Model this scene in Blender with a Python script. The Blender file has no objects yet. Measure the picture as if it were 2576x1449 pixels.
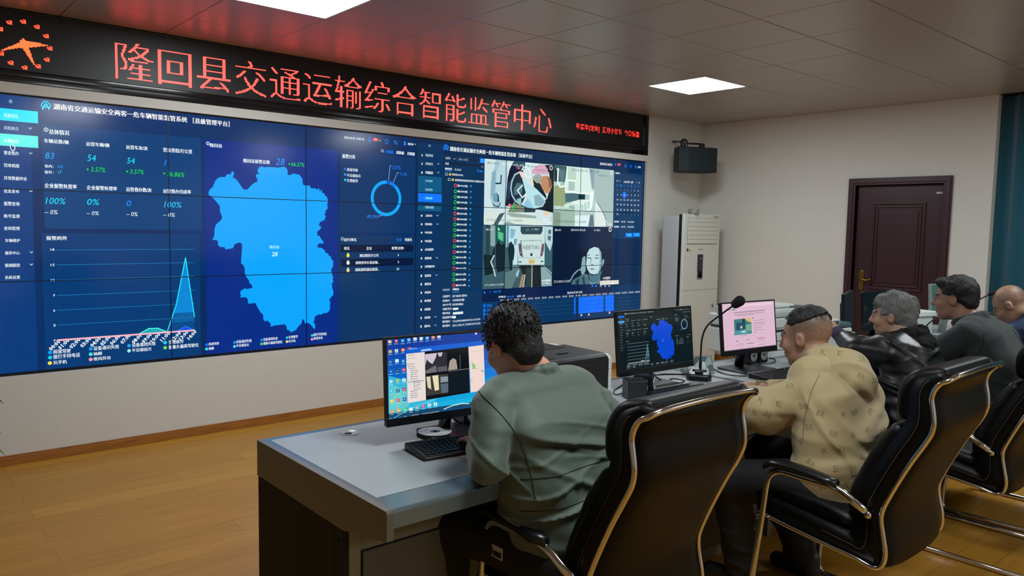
import bpy, bmesh, math, random
import numpy as np
from mathutils import Vector, Matrix, Euler
from mathutils.bvhtree import BVHTree
SC = bpy.context.scene
COL = SC.collection
R = math.radians
random.seed(7)

# ---------------------------------------------------------------- camera, world, exposure
cam_d = bpy.data.cameras.new('camera')
cam = bpy.data.objects.new('camera', cam_d)
COL.objects.link(cam)
SC.camera = cam
cam_d.sensor_width = 36.0
cam_d.lens = 36.0 * 1920.06 / 2576
cam_d.clip_start = 0.05
def cam_matrix(loc, yaw, pitch, roll):
    f = Vector((math.sin(yaw)*math.cos(pitch), math.cos(yaw)*math.cos(pitch), math.sin(pitch)))
    r = Vector((math.cos(yaw), -math.sin(yaw), 0)); u = r.cross(f)
    c, s = math.cos(roll), math.sin(roll)
    r2 = c*r + s*u; u2 = -s*r + c*u
    m = Matrix((r2, u2, -f)).transposed().to_4x4(); m.translation = loc
    return m
cam.matrix_world = cam_matrix(Vector((-0.639, -5.437, 1.507)), 0.7134, -0.0815, 0.0190)
w = bpy.data.worlds.new('room_dark'); SC.world = w; w.use_nodes = True
w.node_tree.nodes['Background'].inputs[0].default_value = (0.45, 0.5, 0.55, 1)
w.node_tree.nodes['Background'].inputs[1].default_value = 0.02
SC.view_settings.view_transform = 'Standard'
SC.view_settings.look = 'None'
SC.view_settings.exposure = 0.0
SC.view_settings.gamma = 1.0
SC.view_settings.use_curve_mapping = False
LAMP_POWER = 37.0
LAMP_COLOR = (0.90, 0.97, 1.0)

# ---------------------------------------------------------------- materials
def s2l(c):
    c = c/255.0
    return c/12.92 if c <= 0.04045 else ((c+0.055)/1.055)**2.4
def rgb(h):
    if isinstance(h, str):
        return tuple(s2l(int(h[i:i+2], 16)) for i in (0, 2, 4))
    return h
MATS = {}
def mat(name, col, rough=0.5, metal=0.0, noise=0.0, nscale=30.0, bump=0.0, bscale=60.0, stretch=None, spec=0.5, coat=0.0, trans=0.0, alpha=1.0, sheen=0.0, crease=None):
    if name in MATS: return MATS[name]
    m = bpy.data.materials.new(name); MATS[name] = m
    m.use_nodes = True
    nt = m.node_tree; b = nt.nodes['Principled BSDF']
    c = rgb(col)
    b.inputs['Base Color'].default_value = (*c, 1)
    b.inputs['Roughness'].default_value = rough
    b.inputs['Metallic'].default_value = metal
    b.inputs['Specular IOR Level'].default_value = spec
    b.inputs['Coat Weight'].default_value = coat
    b.inputs['Transmission Weight'].default_value = trans
    b.inputs['Sheen Weight'].default_value = sheen
    b.inputs['Alpha'].default_value = alpha
    tc = nt.nodes.new('ShaderNodeTexCoord')
    mp = nt.nodes.new('ShaderNodeMapping')
    nt.links.new(tc.outputs['Object'], mp.inputs['Vector'])
    if stretch: mp.inputs['Scale'].default_value = stretch
    if noise > 0:
        n = nt.nodes.new('ShaderNodeTexNoise'); n.inputs['Scale'].default_value = nscale
        n.inputs['Detail'].default_value = 4
        nt.links.new(mp.outputs[0], n.inputs['Vector'])
        mx = nt.nodes.new('ShaderNodeMix'); mx.data_type = 'RGBA'
        mx.inputs[6].default_value = (*[max(0, x*(1-noise)) for x in c], 1)
        mx.inputs[7].default_value = (*[min(1, x*(1+noise)) for x in c], 1)
        nt.links.new(n.outputs['Fac'], mx.inputs[0])
        nt.links.new(mx.outputs[2], b.inputs['Base Color'])
    if bump > 0:
        n2 = nt.nodes.new('ShaderNodeTexNoise'); n2.inputs['Scale'].default_value = bscale
        n2.inputs['Detail'].default_value = 3
        nt.links.new(mp.outputs[0], n2.inputs['Vector'])
        bp = nt.nodes.new('ShaderNodeBump'); bp.inputs['Strength'].default_value = bump
        bp.inputs['Distance'].default_value = 0.01
        nt.links.new(n2.outputs['Fac'], bp.inputs['Height'])
        nt.links.new(bp.outputs[0], b.inputs['Normal'])
    if crease:      # soft folds of cloth: (scale, strength, stretch, tilt)
        cs, cst, cstr, ct = crease
        m2 = nt.nodes.new('ShaderNodeMapping'); m2.inputs['Scale'].default_value = cstr; m2.inputs['Rotation'].default_value = ct
        nt.links.new(tc.outputs['Object'], m2.inputs['Vector'])
        n3 = nt.nodes.new('ShaderNodeTexNoise'); n3.noise_type = 'RIDGED_MULTIFRACTAL'
        n3.inputs['Scale'].default_value = cs; n3.inputs['Detail'].default_value = 2.5; n3.inputs['Distortion'].default_value = 0.6
        nt.links.new(m2.outputs[0], n3.inputs['Vector'])
        b2 = nt.nodes.new('ShaderNodeBump'); b2.inputs['Strength'].default_value = cst; b2.inputs['Distance'].default_value = 0.02
        nt.links.new(n3.outputs['Fac'], b2.inputs['Height'])
        if bump > 0: nt.links.new(bp.outputs[0], b2.inputs['Normal'])
        nt.links.new(b2.outputs[0], b.inputs['Normal'])
    return m
def emat(name, col, strength=1.0, base=0.0, rough=0.15, spec=0.5):
    """something that gives off light: a screen, a lamp, an LED"""
    key = name
    if key in MATS: return MATS[key]
    m = bpy.data.materials.new(name); MATS[key] = m
    m.use_nodes = True
    b = m.node_tree.nodes['Principled BSDF']
    c = rgb(col)
    b.inputs['Base Color'].default_value = (base, base, base, 1)
    b.inputs['Roughness'].default_value = rough
    b.inputs['Specular IOR Level'].default_value = spec
    b.inputs['Emission Color'].default_value = (*c, 1)
    b.inputs['Emission Strength'].default_value = strength
    return m
def glow(h):
    return emat('screen_glow_' + h, h)

# ---------------------------------------------------------------- mesh building
class MB:
    def __init__(s):
        s.v = []; s.f = []; s.mi = []; s.mats = []; s.sm = []
    def m(s, mt):
        if mt is None: return 0
        if mt not in s.mats: s.mats.append(mt)
        return s.mats.index(mt)
    def add(s, vs, fs, mt=None, smooth=False, M=None):
        o = len(s.v)
        if M is not None: vs = [M @ Vector(p) for p in vs]
        s.v.extend([tuple(p) for p in vs])
        k = s.m(mt)
        for f in fs:
            s.f.append(tuple(i+o for i in f)); s.mi.append(k); s.sm.append(smooth)
        return s
    def box(s, lo, hi, mt=None, M=None):
        x0,y0,z0 = lo; x1,y1,z1 = hi
        vs = [(x0,y0,z0),(x1,y0,z0),(x1,y1,z0),(x0,y1,z0),(x0,y0,z1),(x1,y0,z1),(x1,y1,z1),(x0,y1,z1)]
        return s.add(vs, [(0,3,2,1),(4,5,6,7),(0,1,5,4),(1,2,6,5),(2,3,7,6),(3,0,4,7)], mt, False, M)
    def rbox(s, lo, hi, r, mt=None, M=None, n=3, axis=2, r2=None):
        """box with rounded corners seen along axis and a small edge round"""
        ax = [0,1,2]; ax.remove(axis); a, b = ax
        e = min(r*0.5 if r2 is None else r2, (hi[axis]-lo[axis])*0.49)
        def ring(inset):
            out = []
            rr = max(r-inset, 1e-4)
            cs = [(hi[a]-r, hi[b]-r, 0), (lo[a]+r, hi[b]-r, 90), (lo[a]+r, lo[b]+r, 180), (hi[a]-r, lo[b]+r, 270)]
            for cx, cy, a0 in cs:
                for i in range(n+1):
                    t = R(a0 + 90*i/n)
                    out.append((cx+rr*math.cos(t), cy+rr*math.sin(t)))
            return out
        rings = [(e, lo[axis]), (e*0.3, lo[axis]+e*0.3), (0, lo[axis]+e), (0, hi[axis]-e), (e*0.3, hi[axis]-e*0.3), (e, hi[axis])]
        vs = []; fs = []
        k = 4*(n+1)
        for ins, z in rings:
            for px, py in ring(ins):
                p = [0,0,0]; p[a] = px; p[b] = py; p[axis] = z; vs.append(tuple(p))
        for j in range(len(rings)-1):
            for i in range(k):
                q = (j*k+i, j*k+(i+1)%k, (j+1)*k+(i+1)%k, (j+1)*k+i)
                fs.append(q)
        fs.append(tuple(range(k-1, -1, -1))); fs.append(tuple((len(rings)-1)*k+i for i in range(k)))
        if axis == 1: fs = [tuple(reversed(f)) for f in fs]
        return s.add(vs, fs, mt, False, M)
    def prism(s, poly, d0, d1, axis=1, mt=None, M=None):
        """polygon (in the two other axes) pulled along axis from d0 to d1"""
        ax = [0,1,2]; ax.remove(axis); a, b = ax
        n = len(poly); vs = []
        for d in (d0, d1):
            for p in poly:
                q = [0,0,0]; q[a] = p[0]; q[b] = p[1]; q[axis] = d; vs.append(tuple(q))
        fs = [tuple(range(n)), tuple(range(2*n-1, n-1, -1))] + [(i, n+i, n+(i+1)%n, (i+1)%n) for i in range(n)]
        return s.add(vs, fs, mt, False, M)
    def tube(s, pts, r, mt=None, seg=8, M=None, closed=False, flat=None, cap=True):
        P = [Vector(p) for p in pts]
        n = len(P)
        rs = r if isinstance(r, (list, tuple)) else [r]*n
        T = []
        for i in range(n):
            if closed: d = P[(i+1)%n]-P[i-1]
            else: d = P[min(i+1,n-1)]-P[max(i-1,0)]
            if d.length < 1e-9: d = Vector((0,0,1))
            T.append(d.normalized())
        up = Vector((0,0,1))
        if abs(T[0].z) > 0.9: up = Vector((1,0,0))
        nr = (up - T[0]*up.dot(T[0])).normalized()
        vs = []; fs = []
        for i in range(n):
            nr = (nr - T[i]*nr.dot(T[i]))
            if nr.length < 1e-6: nr = T[i].orthogonal()
            nr.normalize(); bn = T[i].cross(nr)
            for k in range(seg):
                t = 2*math.pi*k/seg
                a = math.cos(t)*rs[i]; b = math.sin(t)*rs[i]
                if flat: a *= flat[0]; b *= flat[1]
                vs.append(P[i] + nr*a + bn*b)
        m = n if closed else n-1
        for i in range(m):
            for k in range(seg):
                j = (i+1)%n
                fs.append((i*seg+k, i*seg+(k+1)%seg, j*seg+(k+1)%seg, j*seg+k))
        if not closed and cap:
            fs.append(tuple(range(seg-1,-1,-1))); fs.append(tuple((n-1)*seg+k for k in range(seg)))
        return s.add(vs, fs, mt, True, M)
    def lathe(s, prof, mt=None, seg=20, M=None, smooth=True):
        """prof: (radius, z) from bottom to top round the z axis"""
        vs = []; fs = []; n = len(prof)
        for rr, z in prof:
            for k in range(seg):
                t = 2*math.pi*k/seg
                vs.append((rr*math.cos(t), rr*math.sin(t), z))
        for i in range(n-1):
            for k in range(seg):
                fs.append((i*seg+k, i*seg+(k+1)%seg, (i+1)*seg+(k+1)%seg, (i+1)*seg+k))
        fs.append(tuple(range(seg-1,-1,-1))); fs.append(tuple((n-1)*seg+k for k in range(seg)))
        return s.add(vs, fs, mt, smooth, M)
    def loft(s, rings, mt=None, smooth=True, M=None, closed=True, cap=True):
        k = len(rings[0]); vs = [p for r in rings for p in r]; fs = []
        kk = k if closed else k-1
        for i in range(len(rings)-1):
            for j in range(kk):
                fs.append((i*k+j, i*k+(j+1)%k, (i+1)*k+(j+1)%k, (i+1)*k+j))
        if cap and closed:
            fs.append(tuple(range(k-1,-1,-1))); fs.append(tuple((len(rings)-1)*k+j for j in range(k)))
        return s.add(vs, fs, mt, smooth, M)
    def build(s, name, mt=None, parent=None, bevel=0.0, bseg=2, fix=True, subsurf=0):
        me = bpy.data.meshes.new(name)
        me.from_pydata(s.v, [], s.f)
        mats = s.mats if s.mats else ([mt] if mt else [])
        if mt and s.mats and mt not in s.mats: pass
        for x in mats: me.materials.append(x)
        if s.mats:
            me.polygons.foreach_set('material_index', s.mi)
        me.polygons.foreach_set('use_smooth', s.sm)
        me.update()
        if fix:
            bm = bmesh.new(); bm.from_mesh(me)
            bmesh.ops.recalc_face_normals(bm, faces=bm.faces)
            bm.to_mesh(me); bm.free()
        o = bpy.data.objects.new(name, me); COL.objects.link(o)
        if parent is not None: o.parent = parent
        if bevel > 0:
            b = o.modifiers.new('bevel', 'BEVEL'); b.width = bevel; b.segments = bseg
            b.limit_method = 'ANGLE'; b.angle_limit = R(40)
            b.harden_normals = False
            for p in me.polygons: p.use_smooth = True
            w = o.modifiers.new('wn', 'WEIGHTED_NORMAL'); w.keep_sharp = True
        if subsurf:
            d = o.modifiers.new('sub', 'SUBSURF'); d.levels = subsurf; d.render_levels = subsurf
        return o
def tag(o, label, cat, group=None, kind=None):
    if label: o['label'] = label
    if cat: o['category'] = cat
    if group: o['group'] = group
    if kind: o['kind'] = kind
    return o
def empty(name, loc=(0,0,0), rz=0.0):
    o = bpy.data.objects.new(name, None); COL.objects.link(o)
    o.location = loc; o.rotation_euler = (0,0,rz); o.empty_display_size = 0.1
    return o
def thing(name, label, cat, loc=(0,0,0), rz=0.0, group=None):
    return tag(empty(name, loc, rz), label, cat, group)
def struct(o, label=None):
    o['kind'] = 'structure'
    if label: o['label'] = label
    return o
def dup(root, loc, rz=None, label=None):
    r = root.copy(); COL.objects.link(r); r.location = loc
    if rz is not None: r.rotation_euler = (0,0,rz)
    if label: r['label'] = label
    for ch in list(root.children):
        c = ch.copy(); COL.objects.link(c); c.parent = r
        for g in ch.children:
            d = g.copy(); COL.objects.link(d); d.parent = c
    return r
def smooth_path(pts, n=8, closed=False):
    """Catmull-Rom through the points"""
    P = [Vector(p) for p in pts]; out = []
    m = len(P)
    rng = range(m) if closed else range(m-1)
    for i in rng:
        p0 = P[i-1] if (closed or i > 0) else P[0]*2-P[1]
        p1 = P[i]; p2 = P[(i+1)%m]
        p3 = P[(i+2)%m] if (closed or i+2 < m) else P[-1]*2-P[-2]
        for k in range(n):
            t = k/n
            out.append(0.5*((2*p1)+(p2-p0)*t+(2*p0-5*p1+4*p2-p3)*t*t+(3*p1-p0-3*p2+p3)*t**3))
    if not closed: out.append(P[-1])
    return out
def fillet(pts, r, n=5):
    """polyline with its inner corners rounded"""
    P = [Vector(p) for p in pts]; out = [P[0]]
    for i in range(1, len(P)-1):
        a = (P[i-1]-P[i]); b = (P[i+1]-P[i])
        d = min(r, a.length*0.49, b.length*0.49)
        A = P[i]+a.normalized()*d; B = P[i]+b.normalized()*d
        for k in range(n+1):
            t = k/n
            out.append(A*(1-t)**2 + P[i]*2*t*(1-t) + B*t*t)
    out.append(P[-1])
    return out

# ---------------------------------------------------------------- text as flat geometry
_TC = {}
def glyphs(body, bold=0.0, shear=0.0, res=2):
    key = (body, bold, shear, res)
    if key in _TC: return _TC[key]
    c = bpy.data.curves.new('lettering', 'FONT'); c.body = body; c.resolution_u = res
    c.offset = bold; c.shear = shear
    o = bpy.data.objects.new('lettering', c); COL.objects.link(o)
    dg = bpy.context.evaluated_depsgraph_get()
    me = bpy.data.meshes.new_from_object(o.evaluated_get(dg))
    v = [(p.co.x, p.co.y) for p in me.vertices]; f = [tuple(p.vertices) for p in me.polygons]
    bpy.data.objects.remove(o); bpy.data.curves.remove(c); bpy.data.meshes.remove(me)
    if not v: v = [(0,0),(1,0),(1,1)]; f = [(0,1,2)]
    xs = [p[0] for p in v]; ys = [p[1] for p in v]
    b = (min(xs), min(ys), max(xs), max(ys))
    _TC[key] = (v, f, b)
    return _TC[key]
def put_text(mb, body, mt, M, w, h, bold=0.0, shear=0.0, z=0.0, res=2):
    """lettering scaled into a w x h rectangle from the origin of M (x right, y up)"""
    v, f, b = glyphs(body, bold, shear, res)
    sx = w/max(b[2]-b[0], 1e-6); sy = h/max(b[3]-b[1], 1e-6)
    if len(body) == 1 and body in '-1': sx = min(sx, sy*1.4); 
    mb.add([((x-b[0])*sx, (y-b[1])*sy, z) for x, y in v], f, mt, False, M)

# ---------------------------------------------------------------- soft bodies: one continuous skin grown round a set of limbs
def _noise3(P, seed=0):
    """smooth value noise, P (n,3) -> (n,) in -1..1"""
    rs = np.random.RandomState(seed); T = rs.rand(32,32,32).astype(np.float32)*2-1
    i = np.floor(P).astype(np.int64); fr = (P-i).astype(np.float32); u = fr*fr*(3-2*fr); i &= 31; j = (i+1) & 31
    def g(a,b,c): return T[a[:,0], b[:,1], c[:,2]]
    x00 = g(i,i,i)*(1-u[:,0])+g(j,i,i)*u[:,0]; x10 = g(i,j,i)*(1-u[:,0])+g(j,j,i)*u[:,0]
    x01 = g(i,i,j)*(1-u[:,0])+g(j,i,j)*u[:,0]; x11 = g(i,j,j)*(1-u[:,0])+g(j,j,j)*u[:,0]
    y0 = x00*(1-u[:,1])+x10*u[:,1]; y1 = x01*(1-u[:,1])+x11*u[:,1]
    return y0*(1-u[:,2])+y1*u[:,2]
def slab(S, path, hw, rs, k=.012, n=5):
    """padded cushion: rods across the chair along a path of (y, z)"""
    P = smooth_path([(0,a,b) for a,b in path], n); m = len(P)-1
    for i, p in enumerate(P):
        f_ = i/m*(len(rs)-1); j = min(int(f_), len(rs)-2); r = rs[j]+(rs[j+1]-rs[j])*(f_-j)
        S.limb((-hw,p.y,p.z), (hw,p.y,p.z), r, r, k)
class Soft:
    """signed distance field: cone limbs and ellipsoids, blended"""
    def __init__(s, res=0.006, margin=0.05):
        s.p = []; s.res = res; s.margin = margin; s.folds = []; s.cuts = []
    def limb(s, a, b, ra, rb, k=0.03, flat=None):
        s.p.append(('c', np.array(a, float), np.array(b, float), ra, rb, k, flat)); return s
    def chain(s, pts, rs, k=0.03, flat=None):
        for i in range(len(pts)-1): s.limb(pts[i], pts[i+1], rs[i], rs[i+1], k, flat)
        return s
    def ball(s, c, r, k=0.03, rot=None):
        r = np.array(r if isinstance(r, (tuple, list)) else (r, r, r), float)
        Mr = np.eye(3) if rot is None else np.array(Euler(rot).to_matrix())
        s.p.append(('e', np.array(c, float), r, Mr, k)); return s
    def dent(s, c, r, k=0.02, rot=None):
        r = np.array(r if isinstance(r, (tuple, list)) else (r, r, r), float)
        Mr = np.eye(3) if rot is None else np.array(Euler(rot).to_matrix())
        s.p.append(('d', np.array(c, float), r, Mr, k)); return s
    def cut(s, point, normal, k=0.004):
        s.cuts.append((np.array(point, float), np.array(normal, float)/np.linalg.norm(normal), k)); return s
    def fold(s, scale, amp, seed=0, rot=None, centre=None, rad=None, ridge=True, warp=0.3):
        s.folds.append((np.array(scale, float), amp, seed, rot, centre, rad, ridge, warp)); return s
    def _prim(s, q, P):
        if q[0] == 'c':
            _, a, b, ra, rb, k, flat = q
            d = b-a; L2 = max(d@d, 1e-9)
            v = P-a
            t = np.clip(v@d/L2, 0, 1)
            w = v - t[:,None]*d
            if flat is not None:
                ax, sc = flat; ax = np.array(ax, float); ax /= np.linalg.norm(ax)
                c = w@ax; w = w + np.outer(c*(1/sc-1), ax)
            return np.sqrt((w*w).sum(1)) - (ra+(rb-ra)*t)
        c, r, Mr = q[1], q[2], q[3]
        v = (P-c)@Mr
        k0 = np.sqrt(((v/r)**2).sum(1)); k1 = np.sqrt(((v/(r*r))**2).sum(1))+1e-9
        return k0*(k0-1)/k1
    def _bb(s, q):
        if q[0] == 'c':
            m = max(q[3], q[4])*(max(1.0, q[6][1]) if q[6] is not None else 1.0)
            return np.minimum(q[1], q[2])-m, np.maximum(q[1], q[2])+m
        m = q[2].max(); return q[1]-m, q[1]+m
    def mesh(s):
        h = s.res; mg = s.margin
        bbs = [s._bb(q) for q in s.p if q[0] != 'd']
        lo = np.min([b[0] for b in bbs], 0)-mg; hi = np.max([b[1] for b in bbs], 0)+mg
        n = np.ceil((hi-lo)/h).astype(int)+1
        F = np.full(n, 0.2, np.float32)
        ax = [lo[i]+h*np.arange(n[i]) for i in range(3)]
        for q in s.p:
            b0, b1 = s._bb(q); k = q[5] if q[0] == 'c' else q[4]
            pad = 0.03+k
            i0 = np.maximum(np.floor((b0-pad-lo)/h).astype(int), 0); i1 = np.minimum(np.ceil((b1+pad-lo)/h).astype(int)+1, n)
            X, Y, Z = np.meshgrid(*[ax[j][i0[j]:i1[j]] for j in range(3)], indexing='ij')
            P = np.stack([X.ravel(), Y.ravel(), Z.ravel()], 1)
            d = s._prim(q, P).astype(np.float32).reshape(X.shape)
            sl = tuple(slice(i0[j], i1[j]) for j in range(3))
            A = F[sl]
            if q[0] == 'd':
                hh = np.clip(0.5-0.5*(A+d)/k, 0, 1); F[sl] = A*(1-hh)+(-d)*hh+k*hh*(1-hh)
            else:
                hh = np.clip(0.5+0.5*(A-d)/k, 0, 1); F[sl] = A*(1-hh)+d*hh-k*hh*(1-hh)
        if s.folds:
            idx = np.argwhere(np.abs(F) < 0.035)
            P = lo+idx*h; disp = np.zeros(len(P), np.float32)
            for sc, amp, seed, rot, centre, rad, ridge, warp in s.folds:
                Q = P if rot is None else P@np.array(Euler(rot).to_matrix())
                Q = Q*sc
                if warp: Q = Q+warp*np.stack([_noise3(Q*0.6+5.3, seed+1), _noise3(Q*0.6+9.1, seed+2), _noise3(Q*0.6+2.7, seed+3)], 1)
                v = _noise3(Q+31.7, seed)
                if ridge: v = 1.25*np.exp(-(v/0.17)**2)-0.30
                wgt = 1.0
                if centre is not None:
                    dd = (P-np.array(centre))/np.array(rad); wgt = np.exp(-(dd*dd).sum(1)).astype(np.float32)
                disp += amp*v*wgt
            F[idx[:,0], idx[:,1], idx[:,2]] -= disp
        for pt, nr, k in s.cuts:
            X, Y, Z = np.meshgrid(*ax, indexing='ij')
            d = ((X-pt[0])*nr[0]+(Y-pt[1])*nr[1]+(Z-pt[2])*nr[2]).astype(np.float32)
            F = np.maximum(F, d)
        return surface_nets(F, lo, h)
    def build(s, name, mt, parent=None, colfn=None):
        V, Q = s.mesh()
        me = bpy.data.meshes.new(name)
        me.vertices.add(len(V)); me.vertices.foreach_set('co', V.astype(np.float32).ravel())
        me.loops.add(len(Q)*4); me.loops.foreach_set('vertex_index', Q.astype(np.int32).ravel())
        me.polygons.add(len(Q)); me.polygons.foreach_set('loop_start', np.arange(0, len(Q)*4, 4, dtype=np.int32))
        me.polygons.foreach_set('use_smooth', np.ones(len(Q), bool))
        me.update(calc_edges=True); me.validate()
        mts = mt if isinstance(mt, (list, tuple)) else [mt]
        for x in mts: me.materials.append(x)
        if colfn is not None:
            at = me.color_attributes.new('paint', 'FLOAT_COLOR', 'POINT')
            at.data.foreach_set('color', np.concatenate([colfn(V), np.ones((len(V),1))], 1).astype(np.float32).ravel())
        o = bpy.data.objects.new(name, me); COL.objects.link(o)
        if parent is not None: o.parent = parent
        return o
def surface_nets(F, lo, h):
    n = np.array(F.shape); S = F < 0
    c = [(i,j,k) for i in (0,1) for j in (0,1) for k in (0,1)]
    def sub(A, o): return A[o[0]:n[0]-1+o[0], o[1]:n[1]-1+o[1], o[2]:n[2]-1+o[2]]
    cnt = sum(sub(S, o).astype(np.int8) for o in c)
    act = (cnt > 0) & (cnt < 8)
    idx = np.argwhere(act); ids = -np.ones(n-1, np.int64); ids[act] = np.arange(len(idx))
    vals = {o: F[idx[:,0]+o[0], idx[:,1]+o[1], idx[:,2]+o[2]] for o in c}
    acc = np.zeros((len(idx),3)); m = np.zeros(len(idx))
    for a in c:
        for b in c:
            if sum(abs(a[i]-b[i]) for i in range(3)) == 1 and a < b:
                va, vb = vals[a], vals[b]; x = (va < 0) != (vb < 0)
                t = np.where(x, va/np.where(x, va-vb, 1), 0)
                p = np.array(a)+t[:,None]*(np.array(b)-np.array(a))
                acc += p*x[:,None]; m += x
    V = lo+h*(idx+acc/m[:,None])
    quads = []
    for d in range(3):
        e = [0,0,0]; e[d] = 1
        A = S[:n[0]-e[0], :n[1]-e[1], :n[2]-e[2]]; B = S[e[0]:, e[1]:, e[2]:]
        cr = np.argwhere(A != B)
        u, v = (d+1)%3, (d+2)%3
        ok = (cr[:,u] > 0) & (cr[:,v] > 0) & (cr[:,u] < n[u]-1) & (cr[:,v] < n[v]-1)
        cr = cr[ok]
        def gid(du, dv):
            q = cr.copy(); q[:,u] -= du; q[:,v] -= dv
            return ids[q[:,0], q[:,1], q[:,2]]
        q = np.stack([gid(1,1), gid(0,1), gid(0,0), gid(1,0)], 1)
        flip = ~S[cr[:,0], cr[:,1], cr[:,2]]
        q[flip] = q[flip][:, ::-1]
        quads.append(q)
    return V, np.concatenate(quads)

# ================================================================ the room
XW = 6.952; ZC = 2.7235; XL = -3.3; YF = -8.6
m_wall = mat('white_wall_paint', 'd8d6d0', 0.75, noise=0.03, nscale=9, bump=0.05, bscale=180)
m_recess = mat('recess_paint', 'cfcdc8', 0.7)
def floor_material():
    m = bpy.data.materials.new('yellow_oak_laminate'); m.use_nodes = True
    nt = m.node_tree; b = nt.nodes['Principled BSDF']; L = nt.links.new
    tc = nt.nodes.new('ShaderNodeTexCoord')
    br = nt.nodes.new('ShaderNodeTexBrick')
    br.offset = 0.37; br.inputs['Scale'].default_value = 1.0
    br.inputs['Brick Width'].default_value = 1.2; br.inputs['Row Height'].default_value = 0.155
    br.inputs['Mortar Size'].default_value = 0.0012; br.inputs['Mortar Smooth'].default_value = 0.3
    br.inputs['Color1'].default_value = (*rgb('b98632'), 1)
    br.inputs['Color2'].default_value = (*rgb('ae7b2b'), 1)
    br.inputs['Mortar'].default_value = (*rgb('80591f'), 1)
    L(tc.outputs['Object'], br.inputs['Vector'])
    mp = nt.nodes.new('ShaderNodeMapping'); mp.inputs['Scale'].default_value = (1.2, 14, 1)
    L(tc.outputs['Object'], mp.inputs['Vector'])
    n = nt.nodes.new('ShaderNodeTexNoise'); n.inputs['Scale'].default_value = 2.2; n.inputs['Detail'].default_value = 6
    L(mp.outputs[0], n.inputs['Vector'])
    rp = nt.nodes.new('ShaderNodeValToRGB')
    rp.color_ramp.elements[0].position = 0.3; rp.color_ramp.elements[0].color = (0.80, 0.78, 0.72, 1)
    rp.color_ramp.elements[1].position = 0.75; rp.color_ramp.elements[1].color = (1.1, 1.1, 1.1, 1)
    L(n.outputs['Fac'], rp.inputs[0])
    mx = nt.nodes.new('ShaderNodeMix'); mx.data_type = 'RGBA'; mx.blend_type = 'MULTIPLY'
    mx.inputs[0].default_value = 0.7
    L(br.outputs['Color'], mx.inputs[6]); L(rp.outputs[0], mx.inputs[7])
    L(mx.outputs[2], b.inputs['Base Color'])
    b.inputs['Roughness'].default_value = 0.38
    b.inputs['Specular IOR Level'].default_value = 0.35
    bp = nt.nodes.new('ShaderNodeBump'); bp.inputs['Strength'].default_value = 0.25; bp.inputs['Distance'].default_value = 0.002
    bp.invert = True
    L(br.outputs['Fac'], bp.inputs['Height']); L(bp.outputs[0], b.inputs['Normal'])
    return m
o = MB().box((XL, YF, -0.05), (XW+0.3, 0.3, 0.0)).build('floor', floor_material()); struct(o)

# ceiling of clip-in metal tiles on a 0.6 m grid; some tiles are lamps, the unseen rearmost pair added for light
GX, GY = 3.3705, -3.531
lamp_cells = [(-4, 3), (2, 3), (-4, -2), (2, -2), (-4, -7), (2, -7)]
m_tile = mat('ceiling_tile_white', 'b9b2ad', 0.34, metal=0.25, bump=0.06, bscale=260, spec=0.6)
m_gap = mat('ceiling_joint_dark', '3a3a3a', 0.7)
mb = MB()
i0 = math.floor((XL-GX)/0.6); i1 = math.ceil((XW-GX)/0.6)
j0 = math.floor((YF-GY)/0.6); j1 = math.ceil((0.02-GY)/0.6)
for i in range(i0, i1):
    for j in range(j0, j1):
        if (i, j) in lamp_cells: continue
        x0, x1 = GX+i*0.6, min(GX+i*0.6+0.6, XW); y0, y1 = GY+j*0.6, min(GY+j*0.6+0.6, 0.0)
        if x1-x0 < 0.02 or y1-y0 < 0.02: continue
        g = 0.0018; c = 0.004; z = ZC
        a = [(x0+g,y0+g,z+c),(x1-g,y0+g,z+c),(x1-g,y1-g,z+c),(x0+g,y1-g,z+c)]
        b = [(x0+g+c,y0+g+c,z),(x1-g-c,y0+g+c,z),(x1-g-c,y1-g-c,z),(x0+g+c,y1-g-c,z)]
        mb.add(a+b, [(4,7,6,5),(0,4,5,1),(1,5,6,2),(2,6,7,3),(3,7,4,0)], m_tile)
mb.box((XL, YF, ZC+0.0055), (XW+0.3, 0.3, ZC+0.10), m_gap)
struct(mb.build('ceiling', fix=False))

# lamps: flat LED panels filling one tile each
m_lampframe = mat('lamp_frame_white', 'f0f0f0', 0.4)
m_diff = emat('lamp_diffuser', LAMP_COLOR, LAMP_POWER, base=0.8, rough=0.5)
lamp_labels = ['bright square ceiling lamp at the top edge, above the red LED sign',
               'bright square ceiling lamp in front of the wall speaker corner',
               'square ceiling lamp behind the desk row, over the first desk end',
               'square ceiling lamp behind the desk row, over the far chairs',
               'unseen square ceiling lamp added for light at the back of the room, left side',
               'unseen square ceiling lamp added for light at the back of the room, right side']
lamp0 = None
for (i, j), lb in zip(lamp_cells, lamp_labels):
    cx, cy = GX+i*0.6+0.3, GY+j*0.6+0.3
    if lamp0 is None:
        lamp0 = thing('ceiling_light', lb, 'ceiling light', (cx, cy, ZC), group='square LED ceiling lamps')
        f = MB()
        for a, b in (((-.298,-.298),(.298,-.285)),((-.298,.285),(.298,.298)),((-.298,-.285),(-.285,.285)),((.285,-.285),(.298,.285))):
            f.box((a[0],a[1],-0.002),(b[0],b[1],0.005))
        f.build('frame', m_lampframe, lamp0)
        MB().add([(-.285,-.285,0),(.285,-.285,0),(.285,.285,0),(-.285,.285,0)], [(0,3,2,1)]).build('diffuser', m_diff, lamp0, fix=False)
    else: dup(lamp0, (cx, cy, ZC), 0, lb)

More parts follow.
